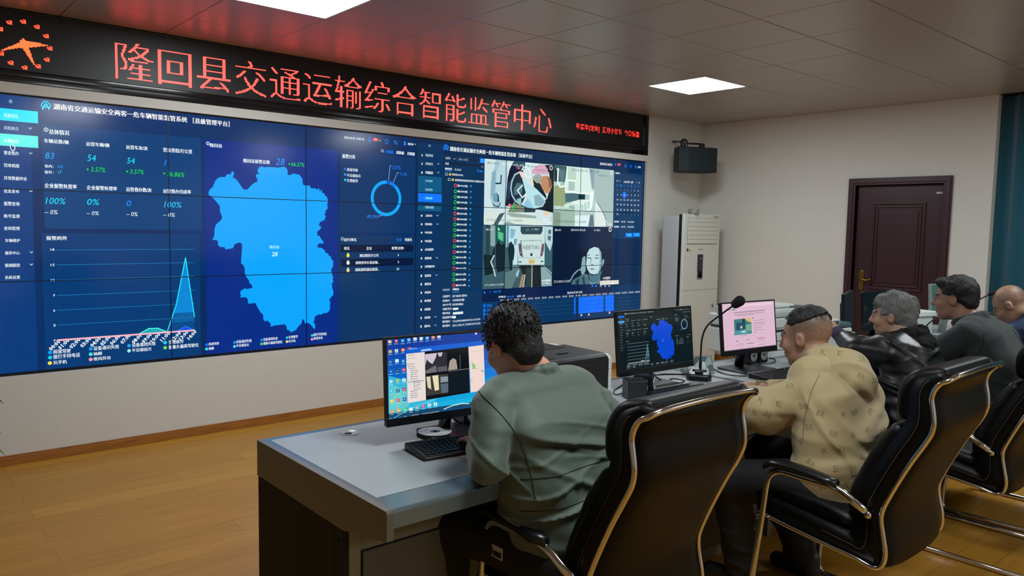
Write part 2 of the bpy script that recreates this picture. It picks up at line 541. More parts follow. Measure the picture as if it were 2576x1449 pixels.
# screen wall (front plane y = -0.03) with the recess of the video wall
WF = -0.03
SX0, SX1, SZ0, SZ1 = -0.012, 5.952, 0.541, 2.232
LX0, LX1, LZ0 = -0.42, 5.955, 2.296
mb = MB()
mb.box((XL, WF, 0), (XW, 0.25, SZ0)); mb.box((XL, WF, SZ1), (XW, 0.25, LZ0-0.002))
mb.box((XL, WF, SZ0), (SX0, 0.25, SZ1)); mb.box((SX1, WF, SZ0), (XW, 0.25, SZ1))
mb.box((XL, WF, LZ0-0.002), (LX0-0.002, 0.25, ZC)); mb.box((LX1+0.002, WF, LZ0-0.002), (XW, 0.25, ZC))
mb.box((SX0, 0.10, SZ0), (SX1, 0.25, SZ1)); mb.box((LX0-0.002, 0.12, LZ0-0.002), (LX1+0.002, 0.25, ZC))
struct(mb.build('wall_back', m_wall))
# end wall with the door opening, and its return at the curtained window
DY0, DY1, DZ = -2.69, -1.876, 1.968
mb = MB()
YC = -3.08
mb.box((XW, DY1, 0), (XW+0.2, 0.25, ZC)); mb.box((XW, YC, 0), (XW+0.2, DY0, ZC))
mb.box((XW, DY0, DZ), (XW+0.2, DY1, ZC)); mb.box((XW+0.16, DY0, 0), (XW+0.2, DY1, DZ))
mb.box((XW+0.2, YF, 0), (XW+0.3, YC, ZC))
struct(mb.build('wall_right', m_wall))
struct(MB().box((XL-0.1, YF, 0), (XL, 0.25, ZC)).build('wall_left', m_wall))
struct(MB().box((XL-0.1, YF-0.1, 0), (XW+0.3, YF, ZC)).build('wall_front', m_wall))
m_base = mat('oak_skirting', '9c6227', 0.45, noise=0.45, nscale=9, stretch=(0.9, 6, 9), bump=0.05)
mb = MB().box((XL, WF-0.014, 0), (XW, WF, 0.052)).box((XL, WF-0.009, 0.052), (XW, WF, 0.062))
struct(mb.build('baseboard_back', m_base, bevel=0.003))
mb = MB()
for a, b in ((YC, -2.77), (-1.80, WF-0.014)): mb.box((XW-0.014, a, 0), (XW, b, 0.062))
struct(mb.build('baseboard_right', m_base, bevel=0.003))

# ---------------------------------------------------------------- the door
m_door = mat('dark_mahogany_door', '34161a', 0.38, noise=0.25, nscale=8, stretch=(4, 14, 1), spec=0.5)
m_dframe = mat('dark_mahogany_frame', '3b1d24', 0.35, noise=0.15, nscale=8, stretch=(4, 10, 1))
m_brass = mat('aged_brass', '8a6a2c', 0.3, metal=0.9)
door = struct(empty('door_1', (XW, 0, 0)))
mb = MB()
F0, F1, FZ = -2.76, -1.806, 2.038
mb.prism([(F1,0),(F1,FZ),(F0,FZ),(F0,0),(DY0,0),(DY0,DZ),(DY1,DZ),(DY1,0)], -0.022, 0.10, 0)
mb.prism([(F1-.012,0),(F1-.012,FZ-.012),(F0+.012,FZ-.012),(F0+.012,0),(DY0-.02,0),(DY0-.02,DZ+.02),(DY1+.02,DZ+.02),(DY1+.02,0)], -0.032, -0.02, 0)
mb.build('door_frame', m_dframe, door, bevel=0.004)
mb = MB()
x = 0.035
mb.box((x, DY0+.003, 0.006), (x+0.045, DY1-.003, DZ-.003))
def rim(mb, y0, y1, z0, z1, wd, xa, xb):
    mb.prism([(y0,z0),(y1,z0),(y1,z1),(y0,z1),(y0,z0+wd),(y0+wd,z0+wd),(y0+wd,z1-wd),(y1-wd,z1-wd),(y1-wd,z0+wd),(y0,z0+wd)][:0] or [(y0,z0),(y1,z0),(y1,z0+wd),(y0,z0+wd)], xa, xb, 0)
    mb.prism([(y0,z1-wd),(y1,z1-wd),(y1,z1),(y0,z1)], xa, xb, 0)
    mb.prism([(y0,z0+wd),(y0+wd,z0+wd),(y0+wd,z1-wd),(y0,z1-wd)], xa, xb, 0)
    mb.prism([(y1-wd,z0+wd),(y1,z0+wd),(y1,z1-wd),(y1-wd,z1-wd)], xa, xb, 0)
mb.build('door_leaf', m_door, door, bevel=0.003)
leaf = MB()
for z0, z1 in ((0.95, 1.80), (0.16, 0.80)):
    rim(leaf, -2.53, -2.04, z0, z1, 0.02, x-0.012, x)
    rim(leaf, -2.495, -2.075, z0+.035, z1-.035, 0.016, x-0.010, x)
    leaf.prism([(-2.465, z0+.065),(-2.105, z0+.065),(-2.105, z1-.085),(-2.15, z1-.065),(-2.42, z1-.065),(-2.465, z1-.085)], x-0.008, x, 0)
leaf.build('panel_moulding', m_door, door, bevel=0.005)
h = MB().rbox((x-.008, -1.985, 0.93), (x, -1.935, 1.13), 0.02, axis=0)
hp = h.build('handle_plate', m_brass, door)
lv = MB().tube(smooth_path([(x-.008,-1.96,1.04),(x-.045,-1.96,1.04),(x-.055,-1.985,1.043),(x-.055,-2.03,1.035),(x-.05,-2.075,1.05)]), 0.009)
lv.build('lever', m_brass, hp)
st = MB().box((x-.002, -2.665+.0, 1.875), (x, -2.61, 1.893)).build('door_sticker', mat('pale_label', 'b8b4c0', 0.5), door)
st['label'] = 'small pale sticker'

# ---------------------------------------------------------------- curtain in the window recess
m_cur = mat('teal_curtain_cloth', '0e5468', 0.85, noise=0.08, nscale=40, bump=0.1, bscale=300, sheen=0.3)
mb = MB(); n = 240
top = []; bot = []
for i in range(n+1):
    y = YC-0.003-(3.9*i/n)
    ph = i*0.36+0.9*math.sin(i*0.11)
    xx = XW+0.075+0.035*math.sin(ph)+0.012*math.sin(ph*2.3+1)
    top.append((xx, y, ZC-0.012)); bot.append((xx+0.008*math.sin(i*0.3), y, 0.03))
mid = [tuple((a[k]*0.5+b[k]*0.5) for k in range(3)) for a, b in zip(top, bot)]
mb.loft([top, mid, bot], closed=False)
cu = mb.build('curtain', m_cur, fix=False)
cu.modifiers.new('t', 'SOLIDIFY').thickness = 0.003
tag(cu, 'tall teal curtain hanging in folds at the right edge beside the door wall', 'curtain')

# ---------------------------------------------------------------- standing air conditioner in the corner
AX, AY = 6.03, -0.50
m_acw = mat('air_conditioner_white', 'd6d8d0', 0.4)
m_acg = mat('air_conditioner_grey_side', 'b9bcbc', 0.45)
m_blk = mat('black_plastic', '0c0f12', 0.35)
m_dark = mat('charcoal_plastic', '1a2024', 0.4)
ac = thing('air_conditioner', 'tall white floor standing air conditioner with black side strip in the corner', 'air conditioner', (AX, AY, 0))
MB().rbox((0.0, 0.07, 0.0), (0.62, 0.30, 1.645), 0.02, m_acg).build('rear_housing', m_acg, ac)
MB().box((-0.004, 0.032, 0.0), (0.63, 0.072, 1.662)).build('side_strip', m_blk, ac, bevel=0.004)
fp = MB().rbox((-0.006, 0.0, 0.0), (0.645, 0.034, 1.668), 0.012, axis=1).build('front_panel', m_acw, ac)
gr = MB(); gr.rbox((0.045, -0.003, 1.345), (0.60, 0.002, 1.63), 0.008, m_acw, axis=1)
for k in range(6): gr.rbox((0.055, -0.009, 1.352+k*0.0458), (0.592, -0.001, 1.352+k*0.0458+0.0435), 0.004, m_acw, axis=1)
g_ = MB(); g_.box((0.047, -0.0032, 1.347), (0.598, -0.0025, 1.628), mat('grille_shadow_gap', '6c7270', 0.6))
gr.build('outlet_louvre', m_acw, ac); g_.build('louvre_backing', None, ac)
MB().box((0.25, -0.006, 0.975), (0.345, 0.001, 1.235)).build('control_display', mat('display_navy', '141a38', 0.15), ac, bevel=0.004)
MB().box((0.25, -0.006, 0.965), (0.345, 0.001, 1.05)).build('button_pad', mat('button_pad_grey', '8b9690', 0.4), ac, bevel=0.003)
kb = MB()
for r_ in range(3):
    for c_ in range(3):
        if r_ == 1 and c_ == 1: continue
        kb.lathe([(0.007,0),(0.007,0.003),(0.004,0.004)], M=Matrix.Translation((0.268+c_*0.029, -0.006, 0.98+r_*0.024)) @ Matrix.Rotation(R(90),4,'X'), seg=8)
kb.build('buttons', mat('button_green_grey', '566660', 0.4), ac)
MB().lathe([(0.008,0),(0.008,0.002)], M=Matrix.Translation((0.30,-0.006,1.19)) @ Matrix.Rotation(R(90),4,'X'), seg=10).build('power_light', emat('red_led', 'e03050', 1.0), ac)
lg = MB(); put_text(lg, 'changhong', mat('badge_olive', '5d6a58', 0.5), Matrix.Translation((0.245,-0.004,1.285)) @ Matrix.Rotation(R(90),4,'X'), 0.10, 0.014, 0.01)
lg.build('brand_lettering', None, ac)
stk = MB()
for cx, cz, col in ((0.065,1.285,'2c2a2c'),(0.105,1.28,'c6b078')):
    pts = []
    for k in range(10):
        rr = 0.022 if k%2 == 0 else 0.010
        pts.append((cx+rr*math.cos(k*math.pi/5), cz+rr*math.sin(k*math.pi/5)))
    stk.prism(pts, -0.003, 0.001, 1, mat('sticker_'+col, col, 0.5))
stk.build('flower_stickers', None, ac)
fl = MB()
for k in range(9):
    a = k*2*math.pi/9; L_ = 0.05+0.02*(k%3)
    fl.prism([(0.56+0.006*math.cos(a+1.5), 0.66+0.006*math.sin(a+1.5)), (0.56+L_*math.cos(a), 0.66+L_*math.sin(a)), (0.56+0.006*math.cos(a-1.5), 0.66+0.006*math.sin(a-1.5))], -0.0015, 0.0005, 1)
fl.build('flower_print', mat('pale_lilac_print', 'b3a4bd', 0.5), ac)
MB().box((0.0, -0.0012, 0.848), (0.638, 0.0, 0.852)).build('panel_joint', mat('joint_grey', '98a09a', 0.6), ac)
MB().box((0.52, -0.003, 1.640), (0.61, 0.0, 1.650)).build('badge', mat('badge_grey', '8e9694', 0.4), ac)
cup = thing('glass_cup', 'small clear plastic holder lying on top of the air conditioner', 'cup', (AX+0.19, AY+0.03, 1.668))
MB().lathe([(0.05,0.0),(0.055,0.004),(0.062,0.05),(0.058,0.05),(0.05,0.006)], seg=16).build('cup_body', mat('clear_plastic', 'cfd4d2', 0.1, trans=0.7), cup)
MB().tube(fillet([(0.05,0,0.045),(0.10,0,0.035),(0.055,0,0.012)], 0.02), 0.005, seg=6).build('handle', mat('clear_plastic', 'cfd4d2', 0.1), cup)

# ---------------------------------------------------------------- wall speaker on its bracket
sp = thing('wall_speaker', 'black wall speaker hanging on a bracket in the corner above the air conditioner', 'speaker', (6.33, -0.36, 2.12), R(-24))
m_spk = mat('speaker_black_cloth', '0d171c', 0.7, noise=0.1, nscale=200)
poly = [(-.235,-.10),(.235,-.10),(.20,.07),(.14,.13),(-.14,.13),(-.20,.07)]
front = [(-.235,-.10),(-.12,-.118),(0,-.123),(.12,-.118),(.235,-.10)]
b = MB()
b.prism(front+[(.20,.07),(.14,.12),(-.14,.12),(-.20,.07)], 0.0, 0.265, 2)
b.build('cabinet', m_spk, sp, bevel=0.006)
g = MB(); g.prism([(-.228,-.102),(-.12,-.1215),(0,-.1265),(.12,-.1215),(.228,-.102),(.2,-.09),(-.2,-.09)], 0.008, 0.257, 2)
g.build('grille', mat('speaker_grille', '13242b', 0.6, noise=0.1, nscale=300), sp)
br = MB()
br.lathe([(0.032,-.01),(0.032,.02),(0.026,.03)], M=Matrix.Translation((-.10,.05,.335)) @ Matrix.Rotation(R(90),4,'Y'), seg=14)
br.rbox((-.125,.02,.265),(-.06,.08,.355),0.02,axis=1)
br.tube([(-.07,.05,.318),(.11,.05,.318)], .010)
br.rbox((.10,.03,.265),(.155,.07,.325),0.012,axis=1)
br.tube([(-.09,.05,.33),(-.09,.30,.36)], 0.012)
br.build('bracket', m_dark, sp)
MB().tube(smooth_path([(-.085,.0,.268),(-.095,.01,.31),(-.10,.03,.345),(-.10,.12,.36),(-.10,.2,.30)]), 0.003, seg=6).build('cable', mat('white_cable', 'c8c8c8', 0.5), sp)

# ---------------------------------------------------------------- potted plant peeping in at the left edge
pl = thing('potted_plant', 'green leafy potted plant at the left edge against the white wall', 'plant', (-0.30, -0.33, 0))
MB().lathe([(0.11,0),(0.115,0.01),(0.15,0.26),(0.16,0.27),(0.16,0.29),(0.14,0.29),(0.135,0.25)], seg=28).build('pot', mat('glazed_pot', '8f8f88', 0.3), pl)
m_leaf = mat('plant_leaf', '4c6a34', 0.5, noise=0.3, nscale=20)
lf = MB(); stm = MB()
for k in range(26):
    a = k*2.4; hgt = 0.16+0.034*(k%13)
    rr = 0.12+0.10*((k*7)%5)/5
    base = Vector((0.03*math.cos(a), 0.03*math.sin(a), 0.25))
    tip = Vector((rr*math.cos(a), min(rr*math.sin(a), 0.15), hgt+0.10))
    p = smooth_path([base, base*0.5+tip*0.5+Vector((0,0,0.06)), tip], 4)
    stm.tube(p, 0.004, seg=5)
    d = (tip-base); d.z = -0.02; d.normalize(); sd = Vector((-d.y, d.x, 0)).normalized()
    L_ = 0.11+0.03*(k%3)
    rings = []
    for t in (0, .2, .45, .7, .9, 1):
        wd = 0.030*math.sin(math.pi*min(1, t*0.92+0.06))+0.001
        c = tip+d*L_*t+Vector((0,0,-0.08*t*t))
        rings.append([c-sd*wd+Vector((0,0,0.012*wd/0.03)), c, c+sd*wd+Vector((0,0,0.012*wd/0.03))])
    lf.loft(rings, closed=False)
stm.build('stem', mat('plant_stem', '5a6b38', 0.6), pl); lo_ = lf.build('foliage', m_leaf, pl, fix=False)

# ================================================================ screen pictures (metres on each screen's own plane)
LED_TITLE = ('隆回县交通运输综合智能监管中心',(0.674, 2.396, 3.833, 0.236))
LED_DATE = ('甲辰年[龙年]  正月小廿五  今日惊蛰',(4.856, 2.469, 0.964, 0.068))
LED_CLOCK = (0.179,2.527,0.136)
WALL = [
 ('r','sidebar_menu','013a7c',0.004,0.524,0.201,2.222,1),
 ('r','sidebar_menu','02e4ff',0.001,2.07,0.243,2.141,2),
 ('r','sidebar_menu','5cf6e8',-0.003,1.922,0.24,1.993,2),
 ('r','sidebar_menu','b8e4f0',0.098,2.191,0.114,2.194,3),
 ('r','sidebar_menu','b8e4f0',0.097,2.184,0.114,2.187,3),
 ('r','sidebar_menu','b8e4f0',0.097,2.177,0.114,2.18,3),
 ('t','sidebar_menu','c8fff8','数据看板',0.07,2.089,0.072,0.024,0.02,0),
 ('t','sidebar_menu','b8d8ea','风险聚合',0.067,2.016,0.074,0.022,0.02,0),
 ('t','sidebar_menu','f4fffc','车辆监控',0.065,1.942,0.075,0.022,0.02,0),
 ('t','sidebar_menu','eef8ff','督查督办',0.063,1.87,0.075,0.023,0.02,0),
 ('t','sidebar_menu','eef8ff','罚单档案',0.061,1.796,0.078,0.023,0.02,0),
 ('t','sidebar_menu','eef8ff','异常数据申诉',0.059,1.721,0.116,0.023,0.02,0),
 ('t','sidebar_menu','eef8ff','信息发布',0.056,1.644,0.078,0.022,0.02,0),
 ('t','sidebar_menu','eef8ff','报警查询',0.054,1.569,0.079,0.024,0.02,0),
 ('t','sidebar_menu','eef8ff','账号监测',0.052,1.496,0.079,0.022,0.02,0),
 ('t','sidebar_menu','eef8ff','查岗管理',0.05,1.423,0.08,0.022,0.02,0),
 ('t','sidebar_menu','eef8ff','车辆维护',0.054,1.351,0.075,0.021,0.02,0),
 ('t','sidebar_menu','eef8ff','报表中心',0.051,1.276,0.075,0.021,0.02,0),
 ('t','sidebar_menu','eef8ff','联网联控',0.049,1.201,0.076,0.022,0.02,0),
 ('t','sidebar_menu','eef8ff','系统设置',0.047,1.129,0.076,0.021,0.02,0),
 ('l','sidebar_menu','b8d8ea',0.004,[(0.194,2.039),(0.201,2.033),(0.208,2.041)],3),
 ('l','sidebar_menu','b8d8ea',0.004,[(0.192,1.89),(0.199,1.884),(0.206,1.891)],3),
 ('l','sidebar_menu','b8d8ea',0.004,[(0.187,1.663),(0.194,1.657),(0.201,1.664)],3),
 ('l','sidebar_menu','b8d8ea',0.004,[(0.179,1.294),(0.186,1.286),(0.193,1.294)],3),
 ('l','sidebar_menu','b8d8ea',0.004,[(0.177,1.219),(0.184,1.211),(0.191,1.219)],3),
 ('p','sidebar_menu','0a3c78',[(0.099,1.931),(0.104,1.936),(0.107,1.925),(0.117,1.923),(0.12,1.914),(0.116,1.9),(0.104,1.896),(0.096,1.91)],4),
 ('l','sidebar_menu','e8fbff',0.004,[(0.099,1.931),(0.104,1.936),(0.107,1.925),(0.117,1.923),(0.12,1.914),(0.116,1.9),(0.104,1.896),(0.096,1.91),(0.099,1.931)],5),
 ('t','header_title','ffffff','湖南省交通运输安全两客一危车辆智能监管系统 ［县级管理平台］',0.326,2.163,1.079,0.037,0.045,0),
 ('l','header_title','10c8f0',0.007,[(0.274,2.168),(0.263,2.175),(0.263,2.187),(0.27,2.195),(0.274,2.203),(0.285,2.207),(0.295,2.205),(0.3,2.196),(0.31,2.191),(0.311,2.181),(0.304,2.171)],3),
 ('l','header_title','10d8f0',0.008,[(0.268,2.158),(0.286,2.195),(0.303,2.162)],4),
 ('l','header_title','10c8f0',0.006,[(0.276,2.171),(0.294,2.173)],4),
 ('t','header_title','eef8ff','2024-03-05 14:41:34',2.301,2.159,0.176,0.02,0.03,0),
 ('l','header_title','1890ff',0.004,[(2.514,2.159),(2.52,2.181),(2.53,2.19),(2.541,2.183),(2.547,2.162),(2.514,2.159)],3),
 ('p','header_title','f0485c',[(2.56,2.183),(2.574,2.19),(2.596,2.189),(2.609,2.181),(2.607,2.17),(2.589,2.163),(2.569,2.164),(2.558,2.172)],3),
 ('t','header_title','ffd0d0','99+',2.569,2.169,0.029,0.014,0,0),
 ('p','header_title','eef8ff',[(2.616,2.176),(2.631,2.175),(2.624,2.167)],3),
 ('l','header_title','1890ff',0.004,[(2.672,2.182),(2.681,2.186),(2.693,2.186),(2.702,2.181),(2.698,2.171),(2.698,2.155),(2.676,2.155),(2.676,2.173),(2.672,2.182)],3),
 ('l','header_title','1890ff',0.004,[(2.757,2.183),(2.787,2.156)],3),
 ('l','header_title','1890ff',0.004,[(2.787,2.182),(2.757,2.157)],3),
 ('l','header_title','1890ff',0.004,[(2.757,2.173),(2.757,2.183),(2.768,2.184)],3),
 ('l','header_title','1890ff',0.004,[(2.787,2.166),(2.787,2.156),(2.776,2.155)],3),
 ('d','header_title','1890ff',2.861,2.177,0.01,3),
 ('p','header_title','1890ff',[(2.845,2.155),(2.853,2.167),(2.868,2.167),(2.876,2.155)],2),
 ('t','header_title','eef8ff','隆回县',2.892,2.159,0.055,0.018,0.03,0),
 ('p','header_title','eef8ff',[(2.959,2.174),(2.974,2.174),(2.967,2.165)],3),
 ('g','header_title','eef8ff',2.647,2.092,0.009,0.012,0,360,3),
 ('t','header_title','1478ff','日数据',2.677,2.074,0.073,0.028,0.03,0),
 ('t','header_title','eef8ff','周数据',2.779,2.076,0.074,0.026,0.03,0),
 ('t','header_title','eef8ff','月数据',2.885,2.075,0.074,0.027,0.03,0),
 ('r','statistics_panel','013f78',0.26,1.435,1.205,2.066,1),
 ('g','statistics_panel','eef8ff',0.284,2.037,0.009,0.0125,0,360,3),
 ('l','statistics_panel','eef8ff',0.003,[(0.284,2.043),(0.284,2.03)],3),
 ('t','statistics_panel','eef8ff','总体情况',0.299,2.012,0.109,0.03,0.035,0),
 ('t','statistics_panel','eef8ff','车辆总数/辆',0.271,1.957,0.132,0.026,0.03,0),
 ('t','statistics_panel','eef8ff','运营车辆/辆',0.5,1.957,0.132,0.026,0.03,0),
 ('t','statistics_panel','eef8ff','运营车次/次',0.731,1.955,0.131,0.027,0.03,0),
 ('t','statistics_panel','eef8ff','营运里程/万公里',0.959,1.955,0.188,0.028,0.03,0),
 ('t','statistics_panel','eef8ff','省内：',0.27,1.807,0.048,0.019,0.03,0),
 ('t','statistics_panel','eef8ff','省外：',0.269,1.77,0.048,0.02,0.03,0),
 ('t','statistics_panel','eef8ff','企业报警处置率',0.267,1.684,0.174,0.028,0.03,0),
 ('t','statistics_panel','eef8ff','企业报警处理率',0.497,1.683,0.174,0.027,0.03,0),
 ('t','statistics_panel','eef8ff','运管督办数/次',0.726,1.682,0.155,0.028,0.03,0),
 ('t','statistics_panel','eef8ff','运管督办完成率',0.954,1.681,0.181,0.028,0.03,0),
 ('t','statistics_panel','1fa0ff','83',0.274,1.861,0.049,0.039,0.012,0.18),
 ('t','statistics_panel','10e0ff','54',0.504,1.863,0.049,0.04,0.012,0.18),
 ('t','statistics_panel','10e0ff','54',0.734,1.863,0.048,0.038,0.012,0.18),
 ('t','statistics_panel','2080ff','1',0.963,1.863,0.016,0.04,0.012,0.18),
 ('t','statistics_panel','2090ff','66',0.34,1.809,0.028,0.021,0.012,0.18),
 ('t','statistics_panel','10e0ff','17',0.341,1.774,0.019,0.02,0.012,0.18),
 ('t','statistics_panel','18e038','3.57%',0.522,1.797,0.084,0.03,0.012,0.18),
 ('t','statistics_panel','18e038','3.57%',0.751,1.798,0.085,0.029,0.012,0.18),
 ('t','statistics_panel','18e038','36.86%',0.981,1.794,0.113,0.032,0.012,0.18),
 ('t','statistics_panel','10e0ff','100%',0.269,1.586,0.108,0.039,0.012,0.18),
 ('t','statistics_panel','10e0ff','0%',0.497,1.587,0.07,0.039,0.012,0.18),
 ('t','statistics_panel','2090ff','0',0.727,1.586,0.028,0.038,0.012,0.18),
 ('t','statistics_panel','30c8ff','100%',0.958,1.585,0.115,0.04,0.012,0.18),
 ('t','statistics_panel','eef8ff','– 0%',0.263,1.523,0.07,0.027,0.012,0.18),
 ('t','statistics_panel','eef8ff','– 0%',0.491,1.523,0.072,0.025,0.012,0.18),
 ('t','statistics_panel','eef8ff','– 0%',0.723,1.522,0.07,0.027,0.012,0.18),
 ('t','statistics_panel','eef8ff','– 0%',0.951,1.522,0.077,0.027,0.012,0.18),
 ('p','statistics_panel','18e038',[(0.498,1.815),(0.512,1.815),(0.504,1.801)],4),
 ('p','statistics_panel','18e038',[(0.728,1.816),(0.742,1.816),(0.735,1.801)],4),
 ('p','statistics_panel','18e038',[(0.956,1.817),(0.971,1.816),(0.963,1.801)],4),
 ('r','trend_chart','013a74',0.243,0.458,1.188,1.408,1),
 ('t','trend_chart','eef8ff','报警趋势',0.267,1.364,0.112,0.025,0.035,0),
 ('t','trend_chart','eef8ff','18',0.288,1.298,0.021,0.015,0.03,0),
 ('t','trend_chart','eef8ff','15',0.286,1.203,0.022,0.015,0.03,0),
 ('t','trend_chart','eef8ff','12',0.285,1.109,0.021,0.014,0.03,0),
 ('t','trend_chart','eef8ff','9',0.294,1.014,0.011,0.015,0.03,0),
 ('t','trend_chart','eef8ff','6',0.292,0.919,0.012,0.015,0.03,0),
 ('t','trend_chart','eef8ff','3',0.291,0.825,0.012,0.016,0.03,0),
 ('t','trend_chart','eef8ff','0',0.289,0.731,0.012,0.015,0.03,0),
 ('l','trend_chart','1c78b8',0.0035,[(0.323,1.303),(1.153,1.303)],3),
 ('l','trend_chart','1c78b8',0.0035,[(0.321,1.21),(1.152,1.21)],3),
 ('l','trend_chart','1c78b8',0.0035,[(0.319,1.115),(1.15,1.117)],3),
 ('l','trend_chart','1c78b8',0.0035,[(0.316,1.019),(1.149,1.019)],3),
 ('l','trend_chart','1c78b8',0.0035,[(0.314,0.926),(1.148,0.926)],3),
 ('l','trend_chart','1c78b8',0.0035,[(0.311,0.833),(1.146,0.831)],3),
 ('p','trend_chart','0888d8',[(0.964,0.741),(1.026,0.923),(1.092,1.244),(1.146,0.833),(1.145,0.74)],2),
 ('p','trend_chart','0560a0',[(0.964,0.741),(1.007,0.866),(1.147,0.866),(1.145,0.74)],2.5),
 ('p','trend_chart','044a88',[(0.964,0.741),(0.986,0.802),(1.146,0.802),(1.145,0.74)],2.7),
 ('p','trend_chart','18a8b8',[(0.787,0.741),(0.846,0.772),(0.905,0.77),(0.962,0.741)],3),
 ('p','trend_chart','1050e0',[(1.033,0.742),(1.086,0.77),(1.143,0.739)],3),
 ('l','trend_chart','20e0f8',0.007,[(0.964,0.741),(1.026,0.923),(1.092,1.244),(1.146,0.833)],4),
 ('l','trend_chart','50f0e0',0.007,[(0.787,0.741),(0.846,0.772),(0.905,0.77),(0.962,0.741)],4),
 ('l','trend_chart','2080ff',0.006,[(1.033,0.742),(1.086,0.77),(1.143,0.739)],4),
 ('l','trend_chart','ffb8c8',0.011,[(0.312,0.738),(1.145,0.738)],5),
 ('rt','trend_chart','eef8ff','00:00',0.294,0.708,0.028,45),
 ('rt','trend_chart','eef8ff','01:00',0.344,0.711,0.028,45),
 ('rt','trend_chart','eef8ff','02:00',0.406,0.711,0.028,45),
 ('rt','trend_chart','eef8ff','03:00',0.467,0.712,0.028,45),
 ('rt','trend_chart','eef8ff','04:00',0.524,0.71,0.028,45),
 ('rt','trend_chart','eef8ff','05:00',0.582,0.713,0.028,45),
 ('rt','trend_chart','eef8ff','06:00',0.639,0.713,0.028,45),
 ('rt','trend_chart','eef8ff','07:00',0.702,0.714,0.028,45),
 ('rt','trend_chart','eef8ff','08:00',0.771,0.71,0.028,45),
 ('rt','trend_chart','eef8ff','09:00',0.833,0.709,0.028,45),
 ('rt','trend_chart','eef8ff','10:00',0.888,0.708,0.028,45),
 ('rt','trend_chart','eef8ff','11:00',0.95,0.709,0.028,45),
 ('rt','trend_chart','eef8ff','12:00',1.022,0.706,0.028,45),
 ('rt','trend_chart','eef8ff','13:00',1.072,0.709,0.028,45),
 ('rt','trend_chart','eef8ff','14:00',1.127,0.707,0.028,45),
 ('d','trend_chart','0aa0ff',0.269,0.665,0.0115,3),
 ('t','trend_chart','eef8ff','超速驾驶',0.286,0.654,0.096,0.026,0.02,0),
 ('d','trend_chart','10d0e0',0.268,0.633,0.0115,3),
 ('t','trend_chart','eef8ff','接打手持电话',0.285,0.621,0.148,0.028,0.02,0),
 ('d','trend_chart','f8e040',0.266,0.598,0.0115,3),
 ('t','trend_chart','eef8ff','玩手机',0.285,0.586,0.074,0.025,0.02,0),
 ('d','trend_chart','1098ff',0.496,0.667,0.0115,3),
 ('t','trend_chart','eef8ff','设备通讯失效',0.512,0.654,0.15,0.027,0.02,0),
 ('d','trend_chart','40e8e0',0.495,0.632,0.0115,3),
 ('t','trend_chart','eef8ff','抽烟',0.511,0.621,0.048,0.023,0.02,0),
 ('d','trend_chart','ff98a0',0.494,0.598,0.0115,3),
 ('t','trend_chart','eef8ff','夜间异动',0.51,0.587,0.1,0.024,0.02,0),
 ('d','trend_chart','20a8f0',0.723,0.667,0.0115,3),
 ('t','trend_chart','eef8ff','设备遮挡失效',0.741,0.655,0.147,0.027,0.02,0),
 ('d','trend_chart','a0e8f0',0.722,0.633,0.0115,3),
 ('t','trend_chart','eef8ff','不目视前方',0.74,0.621,0.122,0.025,0.02,0),
 ('d','trend_chart','20d8f0',0.949,0.668,0.0115,3),
 ('t','trend_chart','eef8ff','生理疲劳',0.972,0.655,0.098,0.026,0.02,0),
 ('d','trend_chart','70e060',0.949,0.633,0.0115,3),
 ('t','trend_chart','eef8ff','摄像头偏离驾驶位',0.972,0.62,0.199,0.027,0.02,0),
 ('r','map_graphic','012c86',1.228,0.46,2.248,2.064,1),
